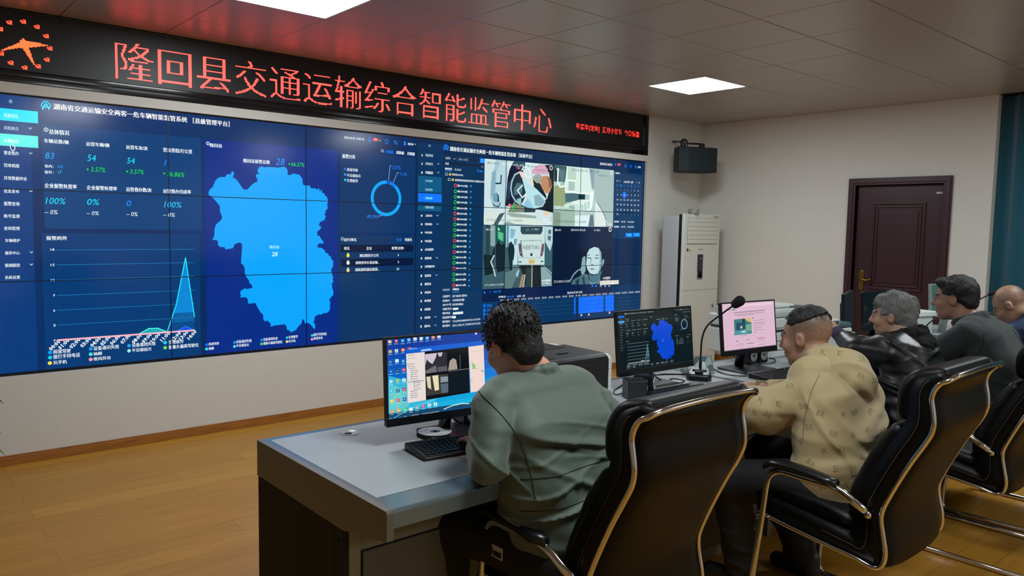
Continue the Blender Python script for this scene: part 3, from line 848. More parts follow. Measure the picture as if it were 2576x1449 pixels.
 ('p','map_graphic','04a6ff',[(1.253,1.697),(1.263,1.718),(1.288,1.741),(1.288,1.756),(1.296,1.756),(1.296,1.772),(1.319,1.8),(1.34,1.809),(1.371,1.81),(1.384,1.831),(1.412,1.831),(1.415,1.849),(1.424,1.854),(1.435,1.844),(1.432,1.828),(1.424,1.807),(1.436,1.808),(1.458,1.789),(1.483,1.753),(1.502,1.73),(1.518,1.728),(1.534,1.734),(1.56,1.763),(1.586,1.783),(1.605,1.791),(1.605,1.803),(1.593,1.831),(1.597,1.844),(1.613,1.844),(1.62,1.847),(1.607,1.857),(1.607,1.873),(1.613,1.889),(1.635,1.903),(1.653,1.896),(1.693,1.902),(1.76,1.901),(1.811,1.911),(1.828,1.899),(1.837,1.88),(1.836,1.854),(1.852,1.85),(1.88,1.865),(1.932,1.857),(1.953,1.828),(1.957,1.789),(1.967,1.78),(2.012,1.782),(2.024,1.759),(2.053,1.764),(2.075,1.753),(2.082,1.765),(2.091,1.762),(2.093,1.746),(2.101,1.743),(2.108,1.756),(2.115,1.753),(2.112,1.733),(2.134,1.727),(2.134,1.716),(2.152,1.704),(2.16,1.688),(2.166,1.664),(2.156,1.644),(2.162,1.627),(2.157,1.603),(2.141,1.599),(2.145,1.583),(2.134,1.565),(2.148,1.549),(2.137,1.538),(2.141,1.528),(2.111,1.511),(2.097,1.507),(2.086,1.481),(2.108,1.47),(2.1,1.453),(2.074,1.433),(2.074,1.402),(2.096,1.399),(2.1,1.384),(2.126,1.355),(2.126,1.342),(2.082,1.34),(2.073,1.311),(2.111,1.308),(2.137,1.287),(2.144,1.267),(2.148,1.269),(2.164,1.265),(2.168,1.25),(2.184,1.243),(2.196,1.217),(2.208,1.206),(2.208,1.166),(2.198,1.148),(2.188,1.13),(2.198,1.118),(2.196,1.104),(2.208,1.082),(2.204,1.06),(2.21,1.037),(2.196,1.031),(2.2,0.994),(2.21,0.964),(2.208,0.935),(2.192,0.924),(2.184,0.91),(2.172,0.907),(2.182,0.884),(2.18,0.822),(2.164,0.804),(2.14,0.795),(2.128,0.801),(2.1,0.786),(2.088,0.791),(2.061,0.781),(2.049,0.771),(2.049,0.742),(2.037,0.739),(2.053,0.716),(2.055,0.687),(2.047,0.679),(2.033,0.696),(2.014,0.719),(1.991,0.732),(1.972,0.726),(1.96,0.759),(1.953,0.765),(1.945,0.746),(1.941,0.728),(1.918,0.712),(1.903,0.691),(1.88,0.675),(1.865,0.674),(1.859,0.664),(1.849,0.677),(1.841,0.685),(1.824,0.69),(1.821,0.719),(1.806,0.734),(1.747,0.731),(1.718,0.729),(1.707,0.723),(1.696,0.726),(1.698,0.747),(1.679,0.76),(1.675,0.77),(1.65,0.766),(1.64,0.787),(1.64,0.815),(1.619,0.837),(1.605,0.859),(1.581,0.907),(1.528,0.903),(1.525,0.938),(1.512,0.952),(1.467,0.953),(1.477,0.964),(1.469,0.982),(1.474,1.002),(1.492,1.009),(1.502,1.02),(1.512,1.011),(1.561,1.019),(1.554,1.043),(1.54,1.053),(1.537,1.071),(1.513,1.105),(1.506,1.129),(1.505,1.163),(1.497,1.183),(1.478,1.201),(1.48,1.224),(1.488,1.332),(1.481,1.345),(1.464,1.35),(1.434,1.337),(1.42,1.308),(1.367,1.3),(1.36,1.317),(1.331,1.317),(1.315,1.332),(1.315,1.355),(1.305,1.368),(1.276,1.366),(1.29,1.397),(1.293,1.443),(1.303,1.476),(1.309,1.481),(1.337,1.506),(1.348,1.528),(1.331,1.568),(1.332,1.605),(1.302,1.641),(1.275,1.67),(1.257,1.679)],2),
 ('t','map_graphic','eef8ff','隆回县',1.268,2.012,0.084,0.026,0.035,0),
 ('g','map_graphic','eef8ff',1.254,2.035,0.009,0.0125,0,360,3),
 ('l','map_graphic','eef8ff',0.003,[(1.254,2.041),(1.254,2.028)],3),
 ('t','map_graphic','eef8ff','隆回县报警总数',1.503,1.921,0.196,0.028,0.03,0),
 ('t','map_graphic','1f8cff','28',1.742,1.919,0.072,0.052,0.012,0.18),
 ('t','map_graphic','18e038','66.27%',1.865,1.919,0.105,0.029,0.012,0.18),
 ('p','map_graphic','18e038',[(1.841,1.938),(1.857,1.937),(1.849,1.923)],4),
 ('t','map_graphic','a8fff0','隆回县',1.693,1.304,0.074,0.023,0.02,0),
 ('t','map_graphic','d8fff0','28',1.708,1.247,0.046,0.032,0.02,0.18),
 ('d','map_legend','1870ff',1.227,0.629,0.0105,4),
 ('t','map_legend','eef8ff','超速驾驶',1.241,0.622,0.072,0.02,0.02,0),
 ('d','map_legend','30e0e0',1.226,0.599,0.0105,4),
 ('t','map_legend','eef8ff','抽烟',1.24,0.59,0.036,0.021,0.02,0),
 ('d','map_legend','1890f0',1.425,0.628,0.0105,4),
 ('t','map_legend','eef8ff','设备通讯失效',1.437,0.62,0.114,0.023,0.02,0),
 ('d','map_legend','60d8f0',1.424,0.599,0.0105,4),
 ('t','map_legend','eef8ff','不目视前方',1.437,0.592,0.094,0.021,0.02,0),
 ('d','map_legend','1090e8',1.626,0.629,0.0105,4),
 ('t','map_legend','eef8ff','设备遮挡失效',1.639,0.621,0.111,0.022,0.02,0),
 ('d','map_legend','50d860',1.625,0.6,0.0105,4),
 ('t','map_legend','eef8ff','摄像头偏离驾驶位',1.639,0.591,0.148,0.022,0.02,0),
 ('d','map_legend','20c0f0',1.824,0.63,0.0105,4),
 ('t','map_legend','eef8ff','生理疲劳',1.837,0.622,0.074,0.022,0.02,0),
 ('d','map_legend','f0d890',1.824,0.6,0.0105,4),
 ('t','map_legend','eef8ff','玩手机',1.837,0.591,0.055,0.022,0.02,0),
 ('d','map_legend','20d8d8',2.029,0.631,0.0105,4),
 ('t','map_legend','eef8ff','接打手持电话',2.041,0.623,0.11,0.024,0.02,0),
 ('d','map_legend','f090c0',2.028,0.601,0.0105,4),
 ('t','map_legend','eef8ff','夜间异动',2.041,0.595,0.075,0.022,0.02,0),
 ('r','alarm_ring_chart','0b3568',2.265,1.429,2.978,2.058,1),
 ('t','alarm_ring_chart','eef8ff','报警分类',2.286,2.008,0.113,0.032,0.035,0),
 ('d','alarm_ring_chart','1870f0',2.31,1.925,0.0105,3),
 ('t','alarm_ring_chart','eef8ff','超速驾驶',2.327,1.91,0.097,0.024,0.02,0),
 ('d','alarm_ring_chart','1898f0',2.311,1.882,0.0105,3),
 ('t','alarm_ring_chart','eef8ff','不目视前方',2.327,1.865,0.122,0.025,0.02,0),
 ('d','alarm_ring_chart','10c0ff',2.311,1.84,0.0105,3),
 ('t','alarm_ring_chart','eef8ff','生理疲劳',2.327,1.825,0.097,0.025,0.02,0),
 ('g','alarm_ring_chart','08a8f8',2.686,1.71,0.118,0.145,0,360,3),
 ('g','alarm_ring_chart','1458d8',2.686,1.71,0.118,0.145,76,90,4),
 ('g','alarm_ring_chart','0c80e8',2.686,1.71,0.118,0.145,48,76,4),
 ('t','alarm_ring_chart','1f80ff','3.57%',2.738,1.952,0.085,0.028,0.012,0.18),
 ('t','alarm_ring_chart','1f80ff','7.14%',2.815,1.902,0.071,0.027,0.012,0.18),
 ('t','alarm_ring_chart','2890ff','89.29%',2.509,1.545,0.107,0.027,0.012,0.18),
 ('l','alarm_ring_chart','c8d8e8',0.003,[(2.706,1.858),(2.72,1.977),(2.732,1.978)],3),
 ('l','alarm_ring_chart','c8d8e8',0.003,[(2.752,1.844),(2.791,1.924),(2.805,1.926)],3),
 ('l','alarm_ring_chart','c8d8e8',0.003,[(2.617,1.563),(2.638,1.567),(2.642,1.572)],3),
 ('r','ranking_table','093564',2.265,0.547,2.983,1.403,1),
 ('g','ranking_table','eef8ff',2.287,1.378,0.009,0.0125,0,360,3),
 ('t','ranking_table','eef8ff','运行排名',2.301,1.359,0.11,0.025,0.035,0),
 ('t','ranking_table','2080ff','企业',2.788,1.361,0.049,0.024,0.03,0),
 ('t','ranking_table','eef8ff','驾驶员',2.867,1.36,0.071,0.025,0.03,0),
 ('r','ranking_table','04183c',2.277,1.273,2.952,1.331,2),
 ('r','ranking_table','04183c',2.278,1.156,2.953,1.218,2),
 ('t','ranking_table','eef8ff','排名',2.302,1.29,0.047,0.026,0.025,0),
 ('t','ranking_table','eef8ff','企业',2.503,1.29,0.049,0.026,0.025,0),
 ('t','ranking_table','eef8ff','报警总数▾',2.74,1.29,0.124,0.025,0.025,0),
 ('t','ranking_table','eef8ff','湘运隆回分公司',2.44,1.232,0.174,0.025,0.02,0),
 ('t','ranking_table','eef8ff','0',2.798,1.235,0.013,0.019,0.02,0),
 ('t','ranking_table','eef8ff','湖南经纬长途运输...',2.404,1.175,0.219,0.025,0.02,0),
 ('t','ranking_table','eef8ff','3',2.799,1.177,0.013,0.019,0.02,0),
 ('t','ranking_table','eef8ff','湖南邵阳湘运集团...',2.401,1.118,0.223,0.026,0.02,0),
 ('t','ranking_table','eef8ff','25',2.788,1.119,0.027,0.019,0.02,0),
 ('d','ranking_table','f8d838',2.338,1.246,0.0145,4),
 ('p','ranking_table','a8e8f4',[(2.328,1.266),(2.347,1.265),(2.344,1.255),(2.331,1.256)],4),
 ('d','ranking_table','e4f0f4',2.338,1.187,0.0145,4),
 ('p','ranking_table','a8e8f4',[(2.328,1.208),(2.348,1.207),(2.344,1.196),(2.331,1.197)],4),
 ('d','ranking_table','f4cc90',2.338,1.128,0.0145,4),
 ('p','ranking_table','a8e8f4',[(2.328,1.149),(2.348,1.148),(2.344,1.137),(2.331,1.138)],4),
 ('r','side_menu','0a335e',2.988,0.56,3.256,2.19,1),
 ('r','side_menu','b8d8e8',3.099,2.177,3.12,2.179,3),
 ('r','side_menu','b8d8e8',3.099,2.169,3.12,2.172,3),
 ('r','side_menu','b8d8e8',3.099,2.162,3.12,2.164,3),
 ('r','side_menu','105a84',2.995,1.776,3.24,1.912,2),
 ('r','side_menu','1478ff',2.997,1.694,3.241,1.767,2),
 ('r','side_menu','105a84',2.996,1.618,3.24,1.663,2),
 ('t','side_menu','b8ccd8','数据看板',3.068,2.078,0.078,0.022,0.03,0),
 ('r','side_menu','b8ccd8',3.027,2.076,3.04,2.093,3),
 ('t','side_menu','b8ccd8','风险聚合',3.068,2.006,0.078,0.023,0.03,0),
 ('r','side_menu','b8ccd8',3.028,2.005,3.04,2.023,3),
 ('t','side_menu','eef8ff','车辆监控',3.068,1.932,0.079,0.023,0.03,0),
 ('r','side_menu','eef8ff',3.028,1.931,3.04,1.949,3),
 ('t','side_menu','90c8e0','实时视频',3.068,1.863,0.075,0.02,0.03,0),
 ('t','side_menu','90c8e0','轨迹回放',3.069,1.789,0.076,0.021,0.03,0),
 ('t','side_menu','80f0f8','录像回放',3.069,1.717,0.074,0.021,0.03,0),
 ('t','side_menu','b0e0f0','行驶记录仪',3.069,1.639,0.09,0.022,0.03,0),
 ('t','side_menu','eef8ff','上级交办',3.07,1.569,0.074,0.02,0.03,0),
 ('r','side_menu','eef8ff',3.029,1.568,3.042,1.585,3),
 ('t','side_menu','eef8ff','督查督办',3.07,1.496,0.074,0.02,0.03,0),
 ('r','side_menu','eef8ff',3.029,1.496,3.042,1.512,3),
 ('t','side_menu','eef8ff','申诉复核',3.07,1.425,0.073,0.019,0.03,0),
 ('r','side_menu','eef8ff',3.03,1.425,3.042,1.44,3),
 ('t','side_menu','eef8ff','申诉监控',3.071,1.351,0.071,0.02,0.03,0),
 ('r','side_menu','eef8ff',3.03,1.351,3.042,1.367,3),
 ('t','side_menu','eef8ff','未处置报警',3.071,1.279,0.089,0.02,0.03,0),
 ('r','side_menu','eef8ff',3.03,1.279,3.043,1.295,3),
 ('t','side_menu','eef8ff','报警处理',3.071,1.204,0.068,0.021,0.03,0),
 ('r','side_menu','eef8ff',3.031,1.205,3.043,1.222,3),
 ('t','side_menu','eef8ff','异常数据申诉',3.072,1.133,0.102,0.02,0.03,0),
 ('r','side_menu','eef8ff',3.031,1.134,3.043,1.15,3),
 ('t','side_menu','eef8ff','信息发布',3.072,1.053,0.065,0.023,0.03,0),
 ('r','side_menu','eef8ff',3.031,1.054,3.044,1.074,3),
 ('t','side_menu','eef8ff','报警查询',3.072,0.981,0.064,0.022,0.03,0),
 ('r','side_menu','eef8ff',3.031,0.982,3.044,1.001,3),
 ('t','side_menu','eef8ff','实时查询',3.073,0.909,0.062,0.021,0.03,0),
 ('r','side_menu','eef8ff',3.032,0.91,3.044,0.928,3),
 ('t','side_menu','eef8ff','账号监测',3.073,0.837,0.063,0.021,0.03,0),
 ('r','side_menu','eef8ff',3.032,0.838,3.044,0.856,3),
 ('t','side_menu','eef8ff','查岗管理',3.073,0.762,0.062,0.022,0.03,0),
 ('r','side_menu','eef8ff',3.032,0.764,3.045,0.783,3),
 ('t','side_menu','eef8ff','营运管理',3.074,0.691,0.06,0.02,0.03,0),
 ('r','side_menu','eef8ff',3.033,0.692,3.045,0.709,3),
 ('t','side_menu','eef8ff','报表中心',3.074,0.616,0.061,0.022,0.03,0),
 ('r','side_menu','eef8ff',3.033,0.618,3.045,0.637,3),
 ('l','side_menu','a8c8d8',0.004,[(3.191,2.026),(3.201,2.019),(3.212,2.028)],3),
 ('l','side_menu','a8c8d8',0.004,[(3.192,1.954),(3.202,1.946),(3.213,1.955)],3),
 ('l','side_menu','a8c8d8',0.004,[(3.189,1.585),(3.199,1.577),(3.21,1.586)],3),
 ('l','side_menu','a8c8d8',0.004,[(3.189,1.512),(3.2,1.504),(3.21,1.512)],3),
 ('l','side_menu','a8c8d8',0.004,[(3.186,1.222),(3.197,1.213),(3.207,1.221)],3),
 ('l','side_menu','a8c8d8',0.004,[(3.183,1.07),(3.193,1.062),(3.204,1.07)],3),
 ('l','side_menu','a8c8d8',0.004,[(3.18,0.706),(3.19,0.697),(3.201,0.705)],3),
 ('l','side_menu','a8c8d8',0.004,[(3.18,0.633),(3.19,0.623),(3.201,0.631)],3),
 ('t','title_bar','f4ffff','湖南省交通运输安全两客一危车辆智能监管系统 ［系统平台］',3.322,2.144,0.964,0.039,0.045,0),
 ('l','title_bar','1884ff',0.008,[(3.27,2.154),(3.255,2.162),(3.258,2.176),(3.27,2.189),(3.281,2.192),(3.295,2.186),(3.307,2.174),(3.304,2.16),(3.292,2.154)],3),
 ('l','title_bar','1884ff',0.008,[(3.263,2.144),(3.281,2.182),(3.301,2.146)],4),
 ('l','title_bar','1884ff',0.006,[(3.273,2.158),(3.29,2.158)],4),
 ('t','title_bar','eef8ff','2024-03-05 14:41:34',5.233,2.148,0.187,0.027,0.03,0),
 ('d','title_bar','1880ff',5.472,2.168,0.012,3),
 ('p','title_bar','f05060',[(5.5,2.172),(5.515,2.185),(5.544,2.184),(5.557,2.172),(5.542,2.158),(5.514,2.159)],3),
 ('l','title_bar','1880ff',0.005,[(5.615,2.169),(5.624,2.178),(5.646,2.178),(5.654,2.168),(5.644,2.165),(5.642,2.15),(5.623,2.151),(5.623,2.166)],3),
 ('l','title_bar','1880ff',0.005,[(5.698,2.179),(5.734,2.152)],3),
 ('l','title_bar','1880ff',0.005,[(5.731,2.178),(5.7,2.152)],3),
 ('d','title_bar','1880ff',5.798,2.17,0.01,3),
 ('p','title_bar','1880ff',[(5.784,2.151),(5.794,2.16),(5.807,2.16),(5.818,2.15)],2),
 ('t','title_bar','eef8ff','系统管',5.833,2.155,0.05,0.02,0.03,0),
 ('r','vehicle_list','0c3358',3.258,0.917,3.726,2.104,1),
 ('r','vehicle_list','16263f',3.26,2.076,3.652,2.095,2),
 ('r','vehicle_list','16263f',3.262,2.027,3.708,2.048,2),
 ('l','vehicle_list','3c5a7c',0.003,[(3.398,2.099),(3.399,2.057)],3),
 ('t','vehicle_list','c8d8e4','车牌号',3.275,2.069,0.055,0.021,0.02,0),
 ('t','vehicle_list','8098b0','请输入车牌号',3.416,2.069,0.11,0.021,0.02,0),
 ('t','vehicle_list','eef8ff','在线',3.275,2.023,0.037,0.02,0.02,0),
 ('l','vehicle_list','a8b8c8',0.004,[(3.36,2.083),(3.372,2.075),(3.383,2.083)],3),
 ('l','vehicle_list','a8b8c8',0.004,[(3.671,2.035),(3.685,2.027),(3.698,2.036)],3),
 ('r','vehicle_list','1478ff',3.656,2.063,3.711,2.105,3),
 ('g','vehicle_list','60e8ff',3.682,2.085,0.01,0.015,0,360,4),
 ('t','vehicle_list','eef8ff','视频监控',3.272,1.979,0.076,0.019,0.03,0),
 ('t','vehicle_list','b8c8d4','重点监控',3.374,1.978,0.074,0.019,0.02,0),
 ('t','vehicle_list','2090ff','刷新',3.653,1.98,0.037,0.017,0.03,0),
 ('g','vehicle_list','2090ff',3.635,1.991,0.007,0.011,0,360,3),
 ('l','vehicle_list','2080ff',0.006,[(3.272,1.969),(3.347,1.969)],3),
 ('l','vehicle_list','b8c8d4',0.004,[(3.277,1.95),(3.3,1.951),(3.301,1.933),(3.277,1.932),(3.277,1.95)],3),
 ('p','vehicle_list','f0c838',[(3.315,1.932),(3.315,1.944),(3.326,1.957),(3.338,1.945),(3.338,1.933)],4),
 ('l','vehicle_list','b8c8d4',0.004,[(3.307,1.906),(3.331,1.906),(3.331,1.888),(3.307,1.887),(3.307,1.906)],3),
 ('p','vehicle_list','f0c838',[(3.346,1.887),(3.346,1.899),(3.357,1.912),(3.369,1.9),(3.369,1.888)],4),
 ('t','vehicle_list','eef8ff','隆回县(45/83)',3.349,1.931,0.12,0.021,0.02,0),
 ('t','vehicle_list','eef8ff','湖南邵阳湘运集团有限责任公司隆回分公司',3.38,1.887,0.328,0.019,0.025,0),
 ('g','vehicle_list','f04858',3.388,1.848,0.01,0.017,0,360,4),
 ('t','vehicle_list','eef8ff','湘E19867(黄)',3.409,1.837,0.112,0.021,0.035,0),
 ('p','vehicle_list','20a8ff',[(3.557,1.864),(3.561,1.857),(3.57,1.856),(3.563,1.85),(3.566,1.842),(3.558,1.846),(3.55,1.841),(3.552,1.85),(3.545,1.855),(3.554,1.856)],4),
 ('g','vehicle_list','28d040',3.387,1.798,0.01,0.017,0,360,4),
 ('t','vehicle_list','eef8ff','湘E55087(黄)',3.409,1.787,0.112,0.021,0.035,0),
 ('p','vehicle_list','20a8ff',[(3.557,1.814),(3.561,1.806),(3.57,1.805),(3.563,1.799),(3.565,1.791),(3.558,1.795),(3.55,1.79),(3.552,1.799),(3.545,1.804),(3.554,1.805)],4),
 ('g','vehicle_list','28d040',3.387,1.75,0.01,0.017,0,360,4),
 ('t','vehicle_list','eef8ff','湘E66876(黄)',3.409,1.738,0.112,0.021,0.035,0),
 ('p','vehicle_list','20a8ff',[(3.557,1.764),(3.561,1.756),(3.57,1.756),(3.563,1.75),(3.565,1.742),(3.557,1.746),(3.55,1.741),(3.552,1.75),(3.545,1.755),(3.554,1.756)],4),
 ('g','vehicle_list','28d040',3.387,1.703,0.01,0.017,0,360,4),
 ('t','vehicle_list','eef8ff','湘E97802(黄)',3.408,1.691,0.112,0.021,0.035,0),
 ('p','vehicle_list','20a8ff',[(3.557,1.717),(3.56,1.709),(3.569,1.708),(3.563,1.702),(3.565,1.694),(3.557,1.698),(3.549,1.693),(3.551,1.702),(3.544,1.707),(3.553,1.708)],4),
 ('g','vehicle_list','28d040',3.387,1.65,0.01,0.017,0,360,4),
 ('t','vehicle_list','eef8ff','湘E98031(黄)',3.408,1.639,0.112,0.021,0.035,0),
 ('p','vehicle_list','20a8ff',[(3.557,1.663),(3.56,1.655),(3.569,1.655),(3.562,1.649),(3.565,1.64),(3.557,1.645),(3.549,1.64),(3.551,1.649),(3.544,1.654),(3.553,1.655)],4),
 ('g','vehicle_list','f04858',3.386,1.604,0.01,0.017,0,360,4),
 ('t','vehicle_list','eef8ff','湘E98225(黄)',3.408,1.592,0.112,0.021,0.035,0),
 ('p','vehicle_list','20a8ff',[(3.556,1.616),(3.56,1.608),(3.569,1.608),(3.562,1.602),(3.565,1.593),(3.557,1.598),(3.549,1.593),(3.551,1.602),(3.544,1.607),(3.553,1.608)],4),
 ('g','vehicle_list','f04858',3.386,1.555,0.01,0.017,0,360,4),
 ('t','vehicle_list','eef8ff','湘E98238(黄)',3.408,1.543,0.112,0.021,0.035,0),
 ('p','vehicle_list','20a8ff',[(3.556,1.567),(3.56,1.559),(3.569,1.558),(3.562,1.552),(3.564,1.544),(3.556,1.548),(3.549,1.544),(3.551,1.552),(3.544,1.558),(3.553,1.559)],4),
 ('g','vehicle_list','28d040',3.386,1.509,0.01,0.017,0,360,4),
 ('t','vehicle_list','eef8ff','湘E98262(黄)',3.407,1.497,0.112,0.021,0.035,0),
 ('p','vehicle_list','20a8ff',[(3.556,1.52),(3.559,1.512),(3.569,1.511),(3.562,1.505),(3.564,1.497),(3.556,1.501),(3.548,1.496),(3.551,1.505),(3.543,1.511),(3.553,1.511)],4),
 ('g','vehicle_list','28d040',3.385,1.459,0.01,0.017,0,360,4),
 ('t','vehicle_list','eef8ff','湘E98376(黄)',3.407,1.447,0.112,0.021,0.035,0),
 ('p','vehicle_list','20a8ff',[(3.556,1.469),(3.559,1.461),(3.568,1.461),(3.562,1.455),(3.564,1.446),(3.556,1.451),(3.548,1.446),(3.55,1.455),(3.543,1.46),(3.552,1.461)],4),
 ('g','vehicle_list','28d040',3.385,1.411,0.01,0.017,0,360,4),
 ('t','vehicle_list','eef8ff','湘E98387(黄)',3.407,1.399,0.112,0.021,0.035,0),
 ('p','vehicle_list','20a8ff',[(3.555,1.42),(3.559,1.412),(3.568,1.412),(3.561,1.406),(3.564,1.397),(3.556,1.402),(3.548,1.397),(3.55,1.406),(3.543,1.412),(3.552,1.412)],4),
 ('g','vehicle_list','f04858',3.385,1.364,0.01,0.017,0,360,4),
 ('t','vehicle_list','eef8ff','湘E98418(黄)',3.406,1.351,0.112,0.021,0.035,0),
 ('p','vehicle_list','20a8ff',[(3.555,1.372),(3.559,1.364),(3.568,1.363),(3.561,1.357),(3.563,1.349),(3.556,1.353),(3.548,1.349),(3.55,1.357),(3.543,1.363),(3.552,1.364)],4),
 ('g','vehicle_list','28d040',3.384,1.315,0.01,0.017,0,360,4),
 ('t','vehicle_list','eef8ff','湘E98519(黄)',3.406,1.302,0.112,0.021,0.035,0),
 ('p','vehicle_list','20a8ff',[(3.555,1.322),(3.559,1.314),(3.568,1.313),(3.561,1.308),(3.563,1.299),(3.555,1.304),(3.548,1.299),(3.55,1.308),(3.542,1.313),(3.552,1.314)],4),
 ('g','vehicle_list','f04858',3.384,1.266,0.01,0.017,0,360,4),
 ('t','vehicle_list','eef8ff','湘E98531(黄)',3.406,1.254,0.112,0.021,0.035,0),
 ('p','vehicle_list','20a8ff',[(3.555,1.273),(3.558,1.265),(3.568,1.264),(3.561,1.259),(3.563,1.25),(3.555,1.255),(3.547,1.25),(3.549,1.259),(3.542,1.264),(3.551,1.265)],4),
 ('g','vehicle_list','28d040',3.384,1.217,0.01,0.017,0,360,4),
 ('t','vehicle_list','eef8ff','湘E98533(黄)',3.405,1.205,0.112,0.021,0.035,0),
 ('p','vehicle_list','20a8ff',[(3.554,1.223),(3.558,1.215),(3.567,1.214),(3.56,1.209),(3.563,1.2),(3.555,1.205),(3.547,1.2),(3.549,1.209),(3.542,1.215),(3.551,1.215)],4),
 ('g','vehicle_list','28d040',3.383,1.17,0.01,0.017,0,360,4),
 ('t','vehicle_list','eef8ff','湘E98535(黄)',3.405,1.157,0.113,0.021,0.035,0),
 ('p','vehicle_list','20a8ff',[(3.554,1.175),(3.558,1.167),(3.567,1.166),(3.56,1.16),(3.562,1.152),(3.555,1.156),(3.547,1.152),(3.549,1.161),(3.542,1.166),(3.551,1.167)],4),
 ('g','vehicle_list','f04858',3.383,1.119,0.01,0.017,0,360,4),
 ('t','vehicle_list','eef8ff','湘E98557(黄)',3.405,1.106,0.113,0.021,0.035,0),
 ('p','vehicle_list','20a8ff',[(3.554,1.123),(3.558,1.115),(3.567,1.114),(3.56,1.109),(3.562,1.1),(3.554,1.105),(3.547,1.1),(3.549,1.109),(3.542,1.115),(3.551,1.115)],4),
 ('g','vehicle_list','28d040',3.383,1.067,0.01,0.017,0,360,4),
 ('t','vehicle_list','eef8ff','湘E98571(黄)',3.404,1.054,0.113,0.021,0.035,0),
 ('p','vehicle_list','20a8ff',[(3.554,1.071),(3.558,1.063),(3.567,1.062),(3.56,1.056),(3.562,1.047),(3.554,1.052),(3.546,1.048),(3.549,1.056),(3.541,1.062),(3.551,1.063)],4),
 ('g','vehicle_list','28d040',3.382,1.02,0.01,0.017,0,360,4),
 ('t','vehicle_list','eef8ff','湘E98578(黄)',3.404,1.007,0.113,0.021,0.035,0),
 ('p','vehicle_list','20a8ff',[(3.554,1.022),(3.557,1.014),(3.566,1.013),(3.56,1.008),(3.562,0.999),(3.554,1.004),(3.546,0.999),(3.548,1.008),(3.541,1.014),(3.55,1.014)],4),
 ('g','vehicle_list','f04858',3.382,0.97,0.01,0.017,0,360,4),
 ('t','vehicle_list','eef8ff','湘E98591(黄)',3.404,0.957,0.113,0.021,0.035,0),
 ('p','vehicle_list','20a8ff',[(3.553,0.972),(3.557,0.964),(3.566,0.963),(3.559,0.957),(3.562,0.949),(3.554,0.954),(3.546,0.949),(3.548,0.958),(3.541,0.964),(3.55,0.964)],4),
 ('r','detail_panel','0a3660',3.251,0.533,3.71,0.936,1),
 ('t','detail_panel','b8ccd8','实时信息',3.263,0.924,0.076,0.02,0.02,0),
 ('t','detail_panel','eef8ff','详细信息',3.369,0.924,0.073,0.021,0.03,0),
 ('l','detail_panel','3c90e8',0.005,[(3.37,0.909),(3.442,0.909)],3),
 ('t','detail_panel','eef8ff','主机型号：',3.263,0.866,0.085,0.021,0.02,0),
 ('t','detail_panel','eef8ff','HT-V6000-TISM-A',3.372,0.863,0.161,0.021,0.02,0),
 ('t','detail_panel','eef8ff','设备ID：',3.263,0.828,0.085,0.021,0.02,0),
 ('t','detail_panel','eef8ff','01009E003CBB',3.372,0.826,0.13,0.021,0.02,0),
 ('t','detail_panel','eef8ff','SIM卡号：',3.264,0.791,0.103,0.021,0.02,0),
 ('t','detail_panel','eef8ff','81940184866',3.373,0.788,0.118,0.021,0.02,0),
 ('t','detail_panel','eef8ff','车辆负责人：',3.264,0.754,0.104,0.021,0.02,0),
 ('r','detail_panel','e0ecf4',3.376,0.75,3.436,0.769,4),
 ('t','detail_panel','eef8ff','联系电话：',3.264,0.717,0.087,0.021,0.02,0),
 ('r','detail_panel','e0ecf4',3.377,0.709,3.49,0.731,4),
 ('t','detail_panel','eef8ff','紧急联系电话：',3.264,0.679,0.118,0.021,0.02,0),
 ('t','detail_panel','eef8ff','-',3.375,0.675,0.034,0.021,0.02,0),
 ('t','detail_panel','eef8ff','硬件版本：',3.264,0.642,0.088,0.021,0.02,0),
 ('t','detail_panel','eef8ff','V1.0,ZXW,URANUS3,V5.2.1.0.0.20.76',3.375,0.637,0.312,0.021,0.02,0),
 ('t','detail_panel','eef8ff','软件版本：',3.264,0.605,0.088,0.021,0.02,0),
 ('t','detail_panel','eef8ff','D55.0_V232,CY_T230207.05,T211222',3.376,0.599,0.314,0.021,0.02,0),
 ('r','calendar','0d3a62',5.46,1.389,5.922,2.089,1),
 ('t','calendar','eef8ff','录像时间',5.473,2.071,0.07,0.019,0.03,0),
 ('t','calendar','eef8ff','2024年 3月',5.611,1.983,0.152,0.027,0.02,0),
 ('t','calendar','eef8ff','«  ‹',5.498,1.991,0.055,0.017,0.0,0),
 ('t','calendar','eef8ff','›  »',5.818,1.991,0.057,0.016,0.0,0),
 ('t','calendar','2088ff','日',5.502,1.941,0.022,0.021,0.02,0),
 ('t','calendar','2088ff','一',5.557,1.942,0.022,0.021,0.02,0),
 ('t','calendar','2088ff','二',5.613,1.942,0.022,0.021,0.02,0),
 ('t','calendar','2088ff','三',5.666,1.943,0.023,0.021,0.02,0),
 ('t','calendar','2088ff','四',5.725,1.944,0.023,0.021,0.02,0),
 ('t','calendar','2088ff','五',5.783,1.944,0.023,0.021,0.02,0),
 ('t','calendar','2088ff','六',5.84,1.945,0.023,0.021,0.02,0),
 ('t','calendar','5a7c9c','25',5.502,1.894,0.026,0.018,0.02,0),
 ('t','calendar','5a7c9c','26',5.558,1.895,0.026,0.018,0.02,0),
 ('t','calendar','5a7c9c','27',5.613,1.896,0.026,0.018,0.02,0),
 ('t','calendar','5a7c9c','28',5.666,1.896,0.026,0.019,0.02,0),
 ('t','calendar','5a7c9c','29',5.726,1.897,0.027,0.019,0.02,0),
 ('t','calendar','d8f0ff','1',5.79,1.899,0.014,0.019,0.02,0),
 ('t','calendar','d8f0ff','2',5.847,1.9,0.014,0.019,0.02,0),
 ('t','calendar','d8f0ff','3',5.51,1.845,0.013,0.018,0.02,0),
 ('t','calendar','d8f0ff','4',5.566,1.846,0.013,0.018,0.02,0),
